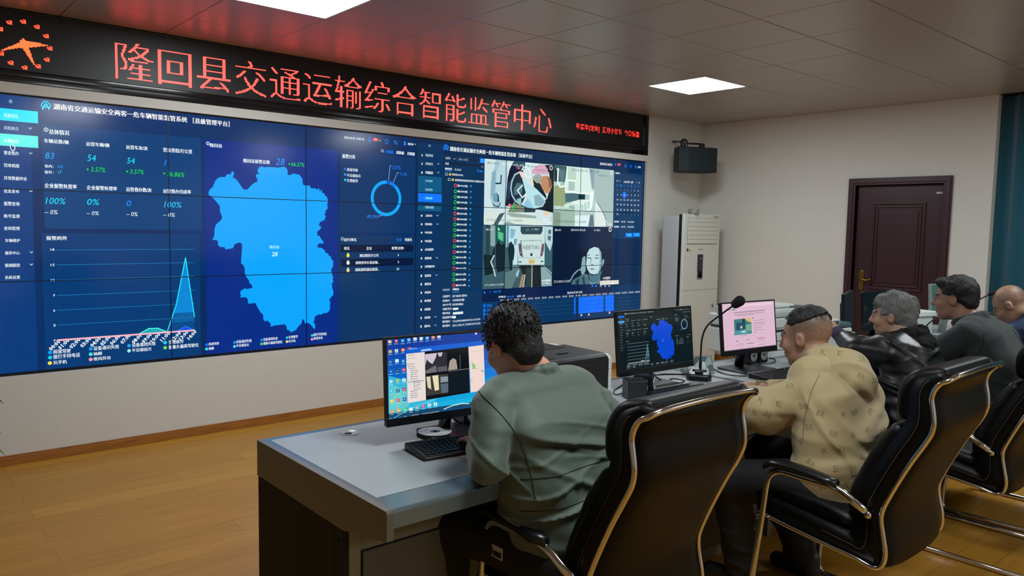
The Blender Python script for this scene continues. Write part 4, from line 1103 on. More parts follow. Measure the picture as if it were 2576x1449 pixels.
 ('d','calendar','1478ff',5.629,1.856,0.034,3),
 ('t','calendar','d8f0ff','5',5.622,1.847,0.013,0.019,0.02,0),
 ('t','calendar','d8f0ff','6',5.675,1.848,0.013,0.019,0.02,0),
 ('t','calendar','d8f0ff','7',5.734,1.848,0.014,0.019,0.02,0),
 ('t','calendar','d8f0ff','8',5.793,1.849,0.014,0.019,0.02,0),
 ('t','calendar','d8f0ff','9',5.85,1.85,0.014,0.019,0.02,0),
 ('t','calendar','d8f0ff','10',5.507,1.793,0.026,0.018,0.02,0),
 ('t','calendar','d8f0ff','11',5.562,1.794,0.026,0.018,0.02,0),
 ('t','calendar','d8f0ff','12',5.618,1.794,0.026,0.019,0.02,0),
 ('t','calendar','d8f0ff','13',5.671,1.795,0.026,0.019,0.02,0),
 ('t','calendar','d8f0ff','14',5.73,1.795,0.027,0.019,0.02,0),
 ('t','calendar','d8f0ff','15',5.789,1.796,0.027,0.019,0.02,0),
 ('t','calendar','d8f0ff','16',5.846,1.797,0.027,0.019,0.02,0),
 ('t','calendar','d8f0ff','17',5.509,1.743,0.026,0.018,0.02,0),
 ('t','calendar','d8f0ff','18',5.565,1.744,0.026,0.018,0.02,0),
 ('t','calendar','d8f0ff','19',5.62,1.744,0.026,0.019,0.02,0),
 ('t','calendar','d8f0ff','20',5.674,1.744,0.026,0.019,0.02,0),
 ('t','calendar','d8f0ff','21',5.733,1.744,0.027,0.019,0.02,0),
 ('t','calendar','d8f0ff','22',5.791,1.745,0.027,0.019,0.02,0),
 ('t','calendar','d8f0ff','23',5.848,1.745,0.027,0.019,0.02,0),
 ('t','calendar','d8f0ff','24',5.511,1.689,0.026,0.018,0.02,0),
 ('t','calendar','d8f0ff','25',5.567,1.689,0.026,0.019,0.02,0),
 ('t','calendar','d8f0ff','26',5.623,1.689,0.026,0.019,0.02,0),
 ('t','calendar','d8f0ff','27',5.676,1.689,0.026,0.019,0.02,0),
 ('t','calendar','d8f0ff','28',5.736,1.689,0.027,0.019,0.02,0),
 ('t','calendar','d8f0ff','29',5.794,1.689,0.027,0.019,0.02,0),
 ('t','calendar','d8f0ff','30',5.851,1.689,0.027,0.019,0.02,0),
 ('t','calendar','d8f0ff','31',5.513,1.641,0.026,0.018,0.02,0),
 ('t','calendar','5a7c9c','1',5.576,1.641,0.013,0.019,0.02,0),
 ('t','calendar','5a7c9c','2',5.631,1.64,0.013,0.019,0.02,0),
 ('t','calendar','5a7c9c','3',5.685,1.64,0.013,0.019,0.02,0),
 ('t','calendar','5a7c9c','4',5.744,1.64,0.014,0.019,0.02,0),
 ('t','calendar','5a7c9c','5',5.803,1.64,0.014,0.019,0.02,0),
 ('t','calendar','5a7c9c','6',5.86,1.64,0.014,0.019,0.02,0),
 ('t','calendar','eef8ff','开始时间：',5.477,1.56,0.083,0.021,0.03,0),
 ('t','calendar','eef8ff','03-05   ◦ 00:00:00',5.591,1.562,0.208,0.019,0.02,0),
 ('t','calendar','eef8ff','结束时间：',5.48,1.506,0.083,0.021,0.03,0),
 ('t','calendar','eef8ff','03-05   ◦ 23:59:59',5.593,1.508,0.208,0.019,0.02,0),
 ('r','calendar','1488ff',5.667,1.408,5.778,1.452,2),
 ('r','calendar','1488ff',5.792,1.412,5.904,1.455,2),
 ('t','calendar','60f0ff','○ 查询',5.688,1.421,0.069,0.02,0.02,0),
 ('t','calendar','60f0ff','↓下载',5.813,1.425,0.07,0.02,0.02,0),
 ('r','timeline_chart','063560',3.703,0.379,5.949,0.889,1),
 ('r','timeline_chart','05204a',3.707,0.799,5.47,0.921,2),
 ('r','timeline_chart','1888ff',3.724,0.881,3.743,0.899,3),
 ('r','timeline_chart','1060d8',3.792,0.884,3.806,0.901,3),
 ('t','timeline_chart','2888ff','08:11:44',3.839,0.884,0.089,0.021,0.02,0),
 ('t','timeline_chart','eef8ff','2024-03-05 08:11:44',4.803,0.829,0.216,0.024,0.02,0),
 ('t','timeline_chart','eef8ff','时间轴位：',3.902,0.832,0.093,0.02,0.02,0),
 ('t','timeline_chart','2880ff','◉ 小时',4.01,0.828,0.082,0.021,0.02,0),
 ('t','timeline_chart','eef8ff','○分钟    ○秒',4.129,0.827,0.102,0.022,0.02,0),
 ('t','timeline_chart','eef8ff','22:00:00',3.922,0.801,0.061,0.018,0.0,0),
 ('t','timeline_chart','eef8ff','23:00:00',4.008,0.801,0.062,0.018,0.0,0),
 ('t','timeline_chart','eef8ff','00:00:00',4.095,0.801,0.063,0.018,0.0,0),
 ('t','timeline_chart','eef8ff','01:00:00',4.183,0.8,0.064,0.018,0.0,0),
 ('t','timeline_chart','eef8ff','02:00:00',4.272,0.8,0.065,0.019,0.0,0),
 ('t','timeline_chart','eef8ff','03:00:00',4.361,0.8,0.066,0.019,0.0,0),
 ('t','timeline_chart','eef8ff','04:00:00',4.453,0.799,0.067,0.019,0.0,0),
 ('t','timeline_chart','eef8ff','05:00:00',4.545,0.799,0.068,0.019,0.0,0),
 ('t','timeline_chart','eef8ff','06:00:00',4.638,0.799,0.069,0.019,0.0,0),
 ('t','timeline_chart','eef8ff','07:00:00',4.733,0.798,0.07,0.019,0.0,0),
 ('t','timeline_chart','eef8ff','08:00:00',4.828,0.798,0.071,0.019,0.0,0),
 ('t','timeline_chart','eef8ff','09:00:00',4.925,0.798,0.072,0.02,0.0,0),
 ('t','timeline_chart','eef8ff','10:00:00',5.023,0.798,0.074,0.02,0.0,0),
 ('t','timeline_chart','eef8ff','11:00:00',5.123,0.797,0.075,0.02,0.0,0),
 ('t','timeline_chart','eef8ff','12:00:00',5.224,0.797,0.076,0.02,0.0,0),
 ('t','timeline_chart','eef8ff','13:00:00',5.326,0.797,0.077,0.02,0.0,0),
 ('t','timeline_chart','eef8ff','14:00:00',5.429,0.796,0.079,0.02,0.0,0),
 ('t','timeline_chart','eef8ff','15:00:00',5.533,0.796,0.08,0.021,0.0,0),
 ('t','timeline_chart','eef8ff','16:00:00',5.639,0.796,0.081,0.021,0.0,0),
 ('t','timeline_chart','eef8ff','17:00:00',5.747,0.795,0.083,0.021,0.0,0),
 ('t','timeline_chart','eef8ff','18:00:00',5.856,0.795,0.084,0.021,0.0,0),
 ('r','timeline_chart','1070ff',4.904,0.737,4.925,0.789,3),
 ('r','timeline_chart','1070ff',4.906,0.698,4.927,0.75,3),
 ('r','timeline_chart','1070ff',4.907,0.659,4.928,0.711,3),
 ('r','timeline_chart','1070ff',4.909,0.619,4.929,0.671,3),
 ('r','timeline_chart','1070ff',4.968,0.737,5.346,0.789,3),
 ('r','timeline_chart','1070ff',4.97,0.698,5.348,0.75,3),
 ('r','timeline_chart','1070ff',4.971,0.659,5.35,0.711,3),
 ('r','timeline_chart','1070ff',4.972,0.619,5.352,0.671,3),
 ('r','timeline_chart','1070ff',5.371,0.737,5.51,0.789,3),
 ('r','timeline_chart','1070ff',5.373,0.698,5.512,0.75,3),
 ('r','timeline_chart','1070ff',5.375,0.659,5.513,0.711,3),
 ('r','timeline_chart','1070ff',5.377,0.619,5.515,0.671,3),
 ('l','timeline_chart','185880',0.003,[(3.712,0.795),(5.915,0.793)],2),
 ('l','timeline_chart','185880',0.003,[(3.712,0.756),(5.917,0.754)],2),
 ('l','timeline_chart','185880',0.003,[(3.713,0.717),(5.919,0.715)],2),
 ('l','timeline_chart','185880',0.003,[(3.714,0.678),(5.921,0.676)],2),
 ('l','timeline_chart','185880',0.003,[(3.715,0.639),(5.923,0.637)],2),
 ('p','timeline_chart','ffc8d0',[(5.002,0.593),(5.015,0.621),(5.031,0.592)],4),
 ('p','timeline_chart','ffc8d0',[(5.114,0.592),(5.128,0.62),(5.144,0.591)],4),
 ('p','timeline_chart','ffc8d0',[(5.432,0.593),(5.446,0.622),(5.464,0.591)],4),
 ('r','timeline_chart','1478ff',3.722,0.755,3.745,0.783,3),
 ('t','timeline_chart','1f7cff','驾驶室',3.758,0.758,0.065,0.024,0.02,0),
 ('r','timeline_chart','1478ff',3.723,0.713,3.746,0.742,3),
 ('t','timeline_chart','1f7cff','过道',3.759,0.716,0.046,0.024,0.02,0),
 ('r','timeline_chart','1478ff',3.723,0.676,3.746,0.705,3),
 ('t','timeline_chart','1f7cff','ADAS摄像机',3.76,0.679,0.122,0.024,0.02,0),
 ('r','timeline_chart','1478ff',3.724,0.634,3.747,0.664,3),
 ('t','timeline_chart','1f7cff','DSM摄像机',3.761,0.637,0.112,0.024,0.02,0),
 ('t','timeline_chart','eef8ff','报警记录',3.721,0.592,0.073,0.023,0.02,0),
 ('r','timeline_chart','1478ff',5.158,0.889,5.183,0.906,3),
 ('r','timeline_chart','2880ff',5.213,0.887,5.238,0.904,3),
 ('r','timeline_chart','90a8c0',5.286,0.884,5.311,0.902,3),
 ('r','timeline_chart','90a8c0',5.353,0.881,5.379,0.899,3),
 ('r','timeline_chart','90a8c0',5.416,0.879,5.442,0.897,3),
 ('p','driver_camera_picture','cfe4e6',[(3.711,2.105),(4.578,2.106),(4.58,1.516),(3.712,1.512)],1.2),
 ('p','driver_camera_picture','a8c8d2',[(3.842,2.101),(3.982,2.104),(3.98,1.667),(3.821,1.663),(3.78,1.758),(3.786,1.896)],2),
 ('p','driver_camera_picture','88b0c0',[(3.796,1.988),(3.843,2.014),(3.841,1.871),(3.83,1.806),(3.786,1.758)],2.2),
 ('p','driver_camera_picture','b8d8e0',[(3.896,2.096),(3.97,2.096),(3.962,1.877),(3.949,1.671),(3.905,1.688),(3.891,1.781),(3.848,1.807),(3.856,1.992)],2.3),
 ('p','driver_camera_picture','181c34',[(4.063,2.105),(4.196,2.102),(4.173,2.011),(4.135,1.994),(4.127,1.819),(4.042,1.683),(3.967,1.69),(3.986,1.944),(4.008,2.024),(4.032,2.068)],2.4),
 ('p','driver_camera_picture','2c4460',[(3.987,1.878),(4.035,1.956),(4.015,1.767),(3.991,1.729)],2.6),
 ('p','driver_camera_picture','2a5060',[(4.063,2.105),(4.202,2.105),(4.197,2.046),(4.096,2.03)],2.6),
 ('p','driver_camera_picture','d8f0f0',[(4.202,2.105),(4.372,2.102),(4.373,2.069),(4.216,2.066)],2.5),
 ('p','driver_camera_picture','d8aac0',[(4.282,2.032),(4.34,2.074),(4.379,2.098),(4.452,2.096),(4.494,2.059),(4.502,2.006),(4.289,2.003)],2.6),
 ('p','driver_camera_picture','14222c',[(4.452,2.096),(4.578,2.106),(4.579,1.64),(4.472,1.657),(4.338,1.673),(4.496,1.776),(4.533,1.885),(4.516,2.017)],2.45),
 ('p','driver_camera_picture','26404a',[(4.066,1.722),(4.042,1.683),(4.043,1.631),(4.339,1.639),(4.351,1.678),(4.207,1.698)],2.5),
 ('p','driver_camera_picture','7a8a70',[(4.042,1.693),(4.078,1.732),(4.207,1.679),(4.196,1.635),(3.993,1.63)],2.6),
 ('p','driver_camera_picture','1c3440',[(4.216,1.861),(4.215,1.83),(4.21,1.801),(4.202,1.774),(4.191,1.75),(4.178,1.73),(4.162,1.715),(4.145,1.706),(4.127,1.702),(4.108,1.705),(4.091,1.713),(4.075,1.727),(4.06,1.745),(4.048,1.768),(4.039,1.794),(4.033,1.823),(4.031,1.852),(4.032,1.882),(4.036,1.911),(4.044,1.938),(4.055,1.962),(4.068,1.981),(4.084,1.996),(4.101,2.006),(4.119,2.01),(4.137,2.008),(4.154,2.0),(4.171,1.987),(4.185,1.969),(4.198,1.946),(4.207,1.92),(4.213,1.891),(4.216,1.861)],2.7),
 ('l','driver_camera_picture','a8c8d0',0.016,[(4.122,2.005),(4.072,1.981),(4.039,1.918),(4.028,1.852),(4.045,1.787),(4.091,1.737),(4.142,1.712)],4),
 ('p','driver_camera_picture','4c7480',[(4.063,1.854),(4.105,1.908),(4.176,1.902),(4.171,1.821),(4.071,1.788)],2.9),
 ('l','driver_camera_picture','e0f0f0',0.014,[(4.17,1.887),(4.11,1.837),(4.173,1.773),(4.223,1.813)],4),
 ('p','driver_camera_picture','88c0c8',[(4.103,1.756),(4.16,1.773),(4.161,1.715),(4.116,1.723)],3),
 ('p','driver_camera_picture','90c8e0',[(4.181,1.697),(4.244,1.776),(4.277,1.738),(4.325,1.675),(4.246,1.68)],3),
 ('p','driver_camera_picture','10242c',[(4.271,1.95),(4.37,1.95),(4.481,1.804),(4.489,1.77),(4.366,1.853),(4.306,1.889)],3.2),
 ('p','driver_camera_picture','b8e4ec',[(4.168,1.944),(4.212,1.966),(4.24,1.91),(4.299,1.889),(4.352,1.867),(4.427,1.812),(4.477,1.745),(4.438,1.695),(4.331,1.675),(4.284,1.729),(4.244,1.761),(4.203,1.851)],3),
 ('p','driver_camera_picture','88b0ba',[(4.321,1.798),(4.387,1.81),(4.47,1.745),(4.424,1.7),(4.337,1.702)],3.1),
 ('p','driver_camera_picture','f0d8c8',[(4.122,2.013),(4.147,2.019),(4.192,1.998),(4.187,1.955),(4.219,1.942),(4.181,1.935),(4.148,1.972)],3.4),
 ('p','driver_camera_picture','e8dcc8',[(4.271,1.945),(4.297,1.965),(4.319,1.894),(4.293,1.874)],3.4),
 ('p','driver_camera_picture','98a8a0',[(4.297,1.97),(4.335,1.999),(4.388,2.004),(4.422,1.987),(4.41,1.928),(4.358,1.916),(4.317,1.938)],3.3),
 ('p','driver_camera_picture','c08c68',[(4.406,1.957),(4.435,1.992),(4.496,1.996),(4.545,1.959),(4.56,1.906),(4.528,1.836),(4.481,1.824),(4.433,1.861),(4.404,1.908)],3.5),
 ('p','driver_camera_picture','8c5c40',[(4.489,1.991),(4.545,1.959),(4.56,1.906),(4.52,1.875),(4.511,1.948)],3.6),
 ('l','driver_camera_picture','e8f4f4',0.012,[(4.159,2.029),(4.184,2.059),(4.223,2.066),(4.262,2.031),(4.271,1.969),(4.238,1.967),(4.192,1.998)],4),
 ('p','driver_camera_picture','70a0b0',[(3.809,1.791),(3.86,1.807),(3.885,1.762),(3.874,1.72),(3.82,1.723)],3),
 ('p','driver_camera_picture','1c4258',[(3.86,1.805),(3.882,1.781),(3.889,1.725),(3.868,1.72),(3.87,1.771)],3.1),
 ('l','driver_camera_picture','1c3c50',0.014,[(3.908,1.967),(3.904,1.893),(3.846,1.89)],4),
 ('l','driver_camera_picture','204858',0.01,[(3.817,1.704),(3.833,1.686),(3.881,1.678),(3.905,1.712)],4),
 ('p','driver_camera_picture','d8e4dc',[(3.71,1.6),(3.834,1.64),(3.901,1.632),(3.806,1.509),(3.712,1.512)],2.8),
 ('p','driver_camera_picture','445c60',[(3.895,1.613),(3.962,1.629),(3.873,1.51),(3.824,1.512)],3),
 ('p','driver_camera_picture','98aca4',[(3.975,1.62),(4.043,1.626),(4.347,1.605),(4.361,1.581),(4.12,1.586),(4.044,1.589)],3),
 ('p','driver_camera_picture','d8e8e0',[(3.994,1.592),(4.348,1.576),(4.395,1.562),(4.47,1.517),(3.971,1.513),(3.946,1.53)],2.8),
 ('p','driver_camera_picture','88a8a8',[(3.946,1.525),(3.995,1.545),(4.084,1.523),(4.343,1.516),(3.946,1.512)],3),
 ('p','driver_camera_picture','e8d4a8',[(4.462,1.652),(4.507,1.65),(4.534,1.634),(4.521,1.614),(4.46,1.612)],3.4),
 ('p','driver_camera_picture','c8d8d0',[(4.542,1.599),(4.569,1.635),(4.578,1.521),(4.545,1.52)],3.2),
 ('l','driver_camera_picture','e85870',0.02,[(4.114,2.052),(4.124,2.043)],4),
 ('l','driver_camera_picture','f07080',0.026,[(4.01,1.699),(4.026,1.692)],4),
 ('l','driver_camera_picture','30d068',0.022,[(4.054,1.691),(4.058,1.66)],4),
 ('t','driver_camera_picture','284850','湘E19867',3.734,2.062,0.149,0.018,0.0,0),
 ('t','driver_camera_picture','f4ffff','2024-03-05',3.922,2.061,0.26,0.023,0.0,0),
 ('t','driver_camera_picture','506870','08:18:44',4.212,2.063,0.138,0.02,0.0,0),
 ('t','driver_camera_picture','406070','0(0)km/h',4.332,2.031,0.149,0.019,0,0),
 ('t','driver_camera_picture','506060','27.7613870N 110.12287E',3.743,1.547,0.433,0.017,0.0,0),
 ('t','driver_camera_picture','eef8ff','驾驶室',4.445,1.563,0.06,0.018,0.03,0),
 ('t','driver_camera_picture','eef8ff','313.84 Kbps',4.445,1.532,0.122,0.022,0.03,0),
 ('g','driver_camera_picture','f0f8f8',4.539,2.074,0.015,0.022,0,360,5),
 ('p','aisle_camera_picture','b4d0c8',[(4.579,2.106),(5.454,2.106),(5.461,1.511),(4.585,1.512)],1.2),
 ('p','aisle_camera_picture','a8c0bc',[(5.148,2.103),(5.454,2.106),(5.461,1.511),(5.353,1.515),(5.167,1.812)],2),
 ('p','aisle_camera_picture','3c6068',[(4.579,2.106),(4.763,2.103),(4.734,1.951),(4.584,1.948)],2),
 ('p','aisle_camera_picture','16303c',[(4.583,2.077),(4.634,2.076),(4.625,1.941),(4.584,1.948)],2.3),
 ('p','aisle_camera_picture','587c80',[(4.641,2.066),(4.729,2.077),(4.721,1.931),(4.658,1.971)],2.3),
 ('p','aisle_camera_picture','98a87c',[(4.583,1.9),(4.734,1.927),(4.762,1.733),(4.722,1.697),(4.585,1.713)],2),
 ('p','aisle_camera_picture','4c7078',[(4.738,1.834),(4.94,1.853),(4.943,1.783),(4.838,1.755),(4.748,1.747)],2.2),
 ('p','aisle_camera_picture','103440',[(4.926,1.852),(5.026,1.851),(5.025,1.786),(4.932,1.783)],2.5),
 ('p','aisle_camera_picture','d8f0e8',[(4.763,2.103),(5.075,2.103),(5.127,1.881),(5.092,1.839),(4.926,1.852),(4.758,1.85),(4.73,1.863)],2.4),
 ('p','aisle_camera_picture','bcd8c8',[(4.763,2.098),(4.875,2.096),(4.893,1.969),(4.774,1.973)],2.6),
 ('p','aisle_camera_picture','a8c8bc',[(4.782,1.958),(4.873,1.958),(4.869,1.869),(4.785,1.866)],2.7),
 ('l','aisle_camera_picture','f0fff8',0.02,[(4.744,1.854),(4.855,1.854),(4.955,1.848),(5.07,1.848)],4),
 ('l','aisle_camera_picture','f4fffa',0.016,[(4.767,1.967),(4.893,1.967)],4),
 ('l','aisle_camera_picture','e8f8f0',0.02,[(4.634,2.071),(4.632,1.941),(4.667,1.899),(4.735,1.907),(4.75,1.976),(4.763,2.098)],4),
 ('p','aisle_camera_picture','88a8b0',[(5.075,2.098),(5.152,2.098),(5.156,1.892),(5.119,1.911)],3),
 ('p','aisle_camera_picture','f0ffff',[(5.092,1.859),(5.157,1.882),(5.134,1.71),(5.099,1.668)],2.8),
 ('p','aisle_camera_picture','d0e8e0',[(4.721,1.722),(4.817,1.744),(4.945,1.729),(4.947,1.669),(4.876,1.672),(4.805,1.7),(4.736,1.683)],2.6),
 ('p','aisle_camera_picture','e0f4ec',[(4.817,1.754),(4.929,1.778),(5.109,1.789),(5.113,1.679),(4.962,1.66),(4.874,1.722)],2.5),
 ('p','aisle_camera_picture','98bcb0',[(4.79,1.714),(4.874,1.722),(4.883,1.672),(4.812,1.69)],2.8),
 ('p','aisle_camera_picture','b4d4d0',[(4.966,1.734),(5.002,1.738),(5.006,1.636),(4.977,1.63)],2.9),
 ('p','aisle_camera_picture','b4d4d0',[(5.016,1.751),(5.049,1.755),(5.048,1.667),(5.022,1.661)],2.9),
 ('p','aisle_camera_picture','b4d4d0',[(5.066,1.768),(5.096,1.771),(5.091,1.698),(5.067,1.693)],2.9),
 ('p','aisle_camera_picture','a0bcae',[(4.585,1.708),(4.707,1.716),(4.722,1.697),(4.861,1.687),(4.884,1.653),(4.882,1.514),(4.588,1.512)],2.7),
 ('p','aisle_camera_picture','c4dcd0',[(4.592,1.703),(4.653,1.712),(4.721,1.702),(4.812,1.69),(4.876,1.672),(4.791,1.685),(4.681,1.682),(4.6,1.679)],2.9),
 ('p','aisle_camera_picture','849c8c',[(4.584,1.655),(4.682,1.648),(4.68,1.512),(4.588,1.512)],2.8),
 ('p','aisle_camera_picture','dcf4f4',[(4.885,1.623),(5.115,1.628),(5.083,1.514),(4.889,1.514)],2.7),
 ('p','aisle_camera_picture','607c88',[(5.108,1.633),(5.152,1.634),(5.172,1.515),(5.083,1.514)],2.9),
 ('p','aisle_camera_picture','e0ece8',[(5.177,1.746),(5.206,1.768),(5.285,1.683),(5.341,1.597),(5.352,1.516),(5.179,1.515)],2.6),
 ('l','aisle_camera_picture','5c7c80',0.01,[(5.21,1.763),(5.293,1.673),(5.341,1.603),(5.36,1.518)],4),
 ('t','aisle_camera_picture','eef8ff','湘E',4.607,2.059,0.046,0.018,0.0,0),
 ('t','aisle_camera_picture','48686c','19867',4.663,2.058,0.094,0.018,0,0),
 ('t','aisle_camera_picture','486c70','2024-03-05',4.827,2.061,0.23,0.027,0.01,0),
 ('t','aisle_camera_picture','486c70','08:12:44',5.082,2.063,0.137,0.025,0.01,0),
 ('t','aisle_camera_picture','587478','0(0)km/h',5.202,2.027,0.171,0.024,0,0),
 ('t','aisle_camera_picture','3c5a58','27.7613870N 110.12287E',4.615,1.547,0.435,0.022,0.0,0),
 ('t','aisle_camera_picture','eef8ff','过道',5.315,1.559,0.047,0.019,0.03,0),
 ('t','aisle_camera_picture','eef8ff','139.05 Kbps',5.315,1.529,0.127,0.022,0.03,0),
 ('g','aisle_camera_picture','f0f8f8',5.414,2.079,0.015,0.022,0,360,5),
 ('g','aisle_camera_picture','f0f8f8',4.541,2.075,0.0,0.001,0,360,5),
 ('p','road_camera_picture','3a5c66',[(3.706,1.506),(4.581,1.509),(4.586,0.918),(3.706,0.922)],1.2),
 ('p','road_camera_picture','3c5a64',[(3.706,1.506),(3.965,1.508),(3.966,1.24),(3.719,1.233)],2),
 ('p','road_camera_picture','28444e',[(3.736,1.504),(3.787,1.505),(3.787,1.233),(3.742,1.242)],2.2),
 ('p','road_camera_picture','88a8a8',[(3.79,1.505),(3.847,1.506),(3.851,1.321),(3.831,1.312),(3.794,1.321)],2.3),
 ('p','road_camera_picture','1c5c4c',[(3.853,1.506),(3.954,1.507),(3.958,1.347),(3.859,1.347)],2.4),
 ('p','road_camera_picture','58c090',[(3.88,1.453),(3.947,1.436),(3.946,1.356),(3.881,1.387)],2.6),
 ('p','road_camera_picture','a0e8c0',[(3.879,1.489),(3.902,1.476),(3.903,1.458),(3.879,1.462)],2.7),
 ('p','road_camera_picture','c0e4ec',[(3.977,1.507),(4.138,1.506),(4.13,1.333),(4.129,1.138),(4.069,1.139),(4.077,1.311),(4.028,1.356),(3.982,1.302)],2.4),
 ('p','road_camera_picture','5c98ac',[(3.986,1.503),(4.015,1.504),(4.011,1.311),(3.988,1.302)],2.6),
 ('p','road_camera_picture','88b8c4',[(4.031,1.482),(4.097,1.469),(4.075,1.392),(4.033,1.387)],2.7),
 ('p','road_camera_picture','6898a4',[(4.081,1.383),(4.117,1.383),(4.106,1.324),(4.082,1.329)],2.7),
 ('p','road_camera_picture','c8e0dc',[(4.135,1.506),(4.474,1.508),(4.479,1.131),(4.138,1.138),(4.13,1.283)],2.9),
 ('p','road_camera_picture','2c4854',[(4.159,1.501),(4.445,1.505),(4.443,1.459),(4.422,1.428),(4.182,1.427),(4.16,1.451)],3.2),
 ('p','road_camera_picture','486870',[(4.224,1.484),(4.267,1.484),(4.268,1.457),(4.224,1.457)],3.3),
 ('p','road_camera_picture','6c4a68',[(4.136,1.34),(4.163,1.338),(4.177,1.292),(4.185,1.215),(4.157,1.224),(4.144,1.265)],3.3),
 ('p','road_camera_picture','6c4a68',[(4.469,1.34),(4.444,1.335),(4.43,1.282),(4.419,1.214),(4.451,1.221),(4.465,1.263)],3.3),
 ('p','road_camera_picture','98788c',[(4.147,1.265),(4.175,1.26),(4.178,1.247),(4.149,1.247)],3.5),
 ('p','road_camera_picture','98788c',[(4.437,1.258),(4.462,1.263),(4.459,1.244),(4.435,1.244)],3.5),
 ('p','road_camera_picture','2c5058',[(4.141,1.169),(4.18,1.17),(4.177,1.158),(4.144,1.158)],3.4),
 ('p','road_camera_picture','2c5058',[(4.427,1.17),(4.465,1.171),(4.462,1.16),(4.43,1.158)],3.4),
 ('p','road_camera_picture','e0c888',[(4.269,1.188),(4.35,1.186),(4.348,1.139),(4.27,1.142)],3.5),
 ('l','road_camera_picture','8ca8a8',0.006,[(4.172,1.367),(4.433,1.369)],4),
 ('l','road_camera_picture','a0b8b4',0.006,[(4.139,1.213),(4.3,1.197),(4.438,1.209)],4),
 ('d','road_camera_picture','18404c',4.304,1.233,0.016,4),
 ('l','road_camera_picture','405860',0.01,[(4.166,1.365),(4.174,1.283),(4.191,1.212)],3.6),
 ('l','road_camera_picture','90a8a4',0.006,[(4.44,1.366),(4.43,1.282),(4.419,1.209)],3.6),
 ('p','road_camera_picture','b8d8dc',[(4.477,1.506),(4.581,1.506),(4.583,1.347),(4.553,1.262),(4.482,1.356)],2.3),
 ('p','road_camera_picture','4c7880',[(4.52,1.473),(4.559,1.474),(4.557,1.432),(4.521,1.431)],2.6),
 ('p','road_camera_picture','4c7880',[(4.515,1.417),(4.561,1.413),(4.556,1.366),(4.517,1.375)],2.6),
 ('p','road_camera_picture','34606c',[(4.478,1.356),(4.583,1.342),(4.584,1.11),(4.551,1.12),(4.481,1.159)],2.2),
 ('p','road_camera_picture','14262e',[(3.854,1.32),(3.873,1.343),(3.887,1.371),(3.902,1.343),(3.929,1.325),(3.952,1.347),(3.964,1.32),(3.972,1.213),(3.964,1.087),(3.882,1.071),(3.864,1.134)],2.8),
 ('p','road_camera_picture','182c34',[(4.006,1.284),(4.028,1.338),(4.043,1.363),(4.058,1.342),(4.079,1.324),(4.09,1.27),(4.08,1.189),(4.062,1.175),(4.064,1.089),(4.035,1.085),(4.023,1.176)],3),
 ('p','road_camera_picture','16282e',[(3.714,1.229),(3.736,1.242),(3.81,1.232),(3.837,1.312),(3.849,1.285),(3.85,1.223),(3.823,1.153),(3.848,1.068),(3.735,1.044)],2.7),
 ('l','road_camera_picture','b8d0c8',0.016,[(3.839,1.228),(3.803,1.171),(3.835,1.108),(3.857,1.041)],4),
 ('p','road_camera_picture','5c7c80',[(4.069,1.139),(4.139,1.129),(4.149,1.083),(4.063,0.917),(3.979,0.918),(3.976,1.069),(4.035,1.081)],2.2),
 ('p','road_camera_picture','a8c8cc',[(4.107,1.047),(4.148,1.101),(4.155,1.078),(4.132,1.015)],2.6),
 ('p','road_camera_picture','182428',[(4.154,1.131),(4.431,1.127),(4.429,1.076),(4.447,0.918),(4.233,0.922),(4.192,1.059)],2.6),
 ('p','road_camera_picture','2c3c40',[(4.24,1.108),(4.302,1.107),(4.307,0.921),(4.239,0.923)],2.8),
 ('l','road_camera_picture','98b0ac',0.014,[(4.315,1.125),(4.317,1.009),(4.317,0.921)],4),
 ('p','road_camera_picture','b08460',[(4.187,1.04),(4.211,1.044),(4.19,0.921),(4.153,0.92)],3),
 ('p','road_camera_picture','a8c4c4',[(4.217,1.044),(4.233,1.044),(4.214,0.922),(4.199,0.921)],3),
 ('p','road_camera_picture','88a8ac',[(4.431,1.113),(4.467,1.113),(4.58,1.025),(4.586,0.92),(4.447,0.92)],2.4),
 ('l','road_camera_picture','a8c8c8',0.01,[(4.473,1.117),(4.579,1.044)],4),
 ('t','road_camera_picture','d8e8e8','湘E19867',3.735,1.458,0.094,0.02,0,0),
 ('t','road_camera_picture','c8dce0','0 : 408.1',4.303,1.466,0.089,0.021,0,0),
 ('t','road_camera_picture','5c7478','NEBTIAS',4.192,1.283,0.216,0.04,0,0),
 ('t','road_camera_picture','8a6c40','湘E-19867',4.277,1.147,0.065,0.036,0,0),
 ('t','road_camera_picture','e0ecec','27.7.61387N,110.12287E',3.734,0.947,0.229,0.02,0,0),
 ('t','road_camera_picture','eef8ff','ADAS摄像机',4.443,0.966,0.126,0.022,0.03,0),
 ('t','road_camera_picture','eef8ff','1.11 Mbps',4.444,0.938,0.11,0.02,0.03,0),
 ('t','road_camera_picture','60787c','SUNWIN',4.267,1.36,0.072,0.007,0,0),
 ('p','face_camera_picture','061c36',[(4.583,1.507),(5.459,1.514),(5.463,0.91),(4.589,0.92)],1.2),
 ('p','face_camera_picture','0a2444',[(4.948,1.51),(5.459,1.514),(5.462,1.275),(4.935,1.279)],1.5),
 ('p','face_camera_picture','c0dce0',[(5.073,1.179),(5.078,1.238),(5.112,1.282),(5.183,1.304),(5.249,1.292),(5.291,1.246),(5.298,1.176),(5.3,1.115),(5.288,1.065),(5.245,1.026),(5.187,1.018),(5.129,1.029),(5.091,1.07),(5.068,1.12)],2.5),
 ('p','face_camera_picture','88b0bc',[(5.249,1.292),(5.291,1.246),(5.3,1.115),(5.288,1.065),(5.252,1.031),(5.271,1.116),(5.266,1.236)],2.7),
 ('p','face_camera_picture','5c8898',[(5.092,1.228),(5.121,1.225),(5.114,1.213),(5.089,1.213)],3),
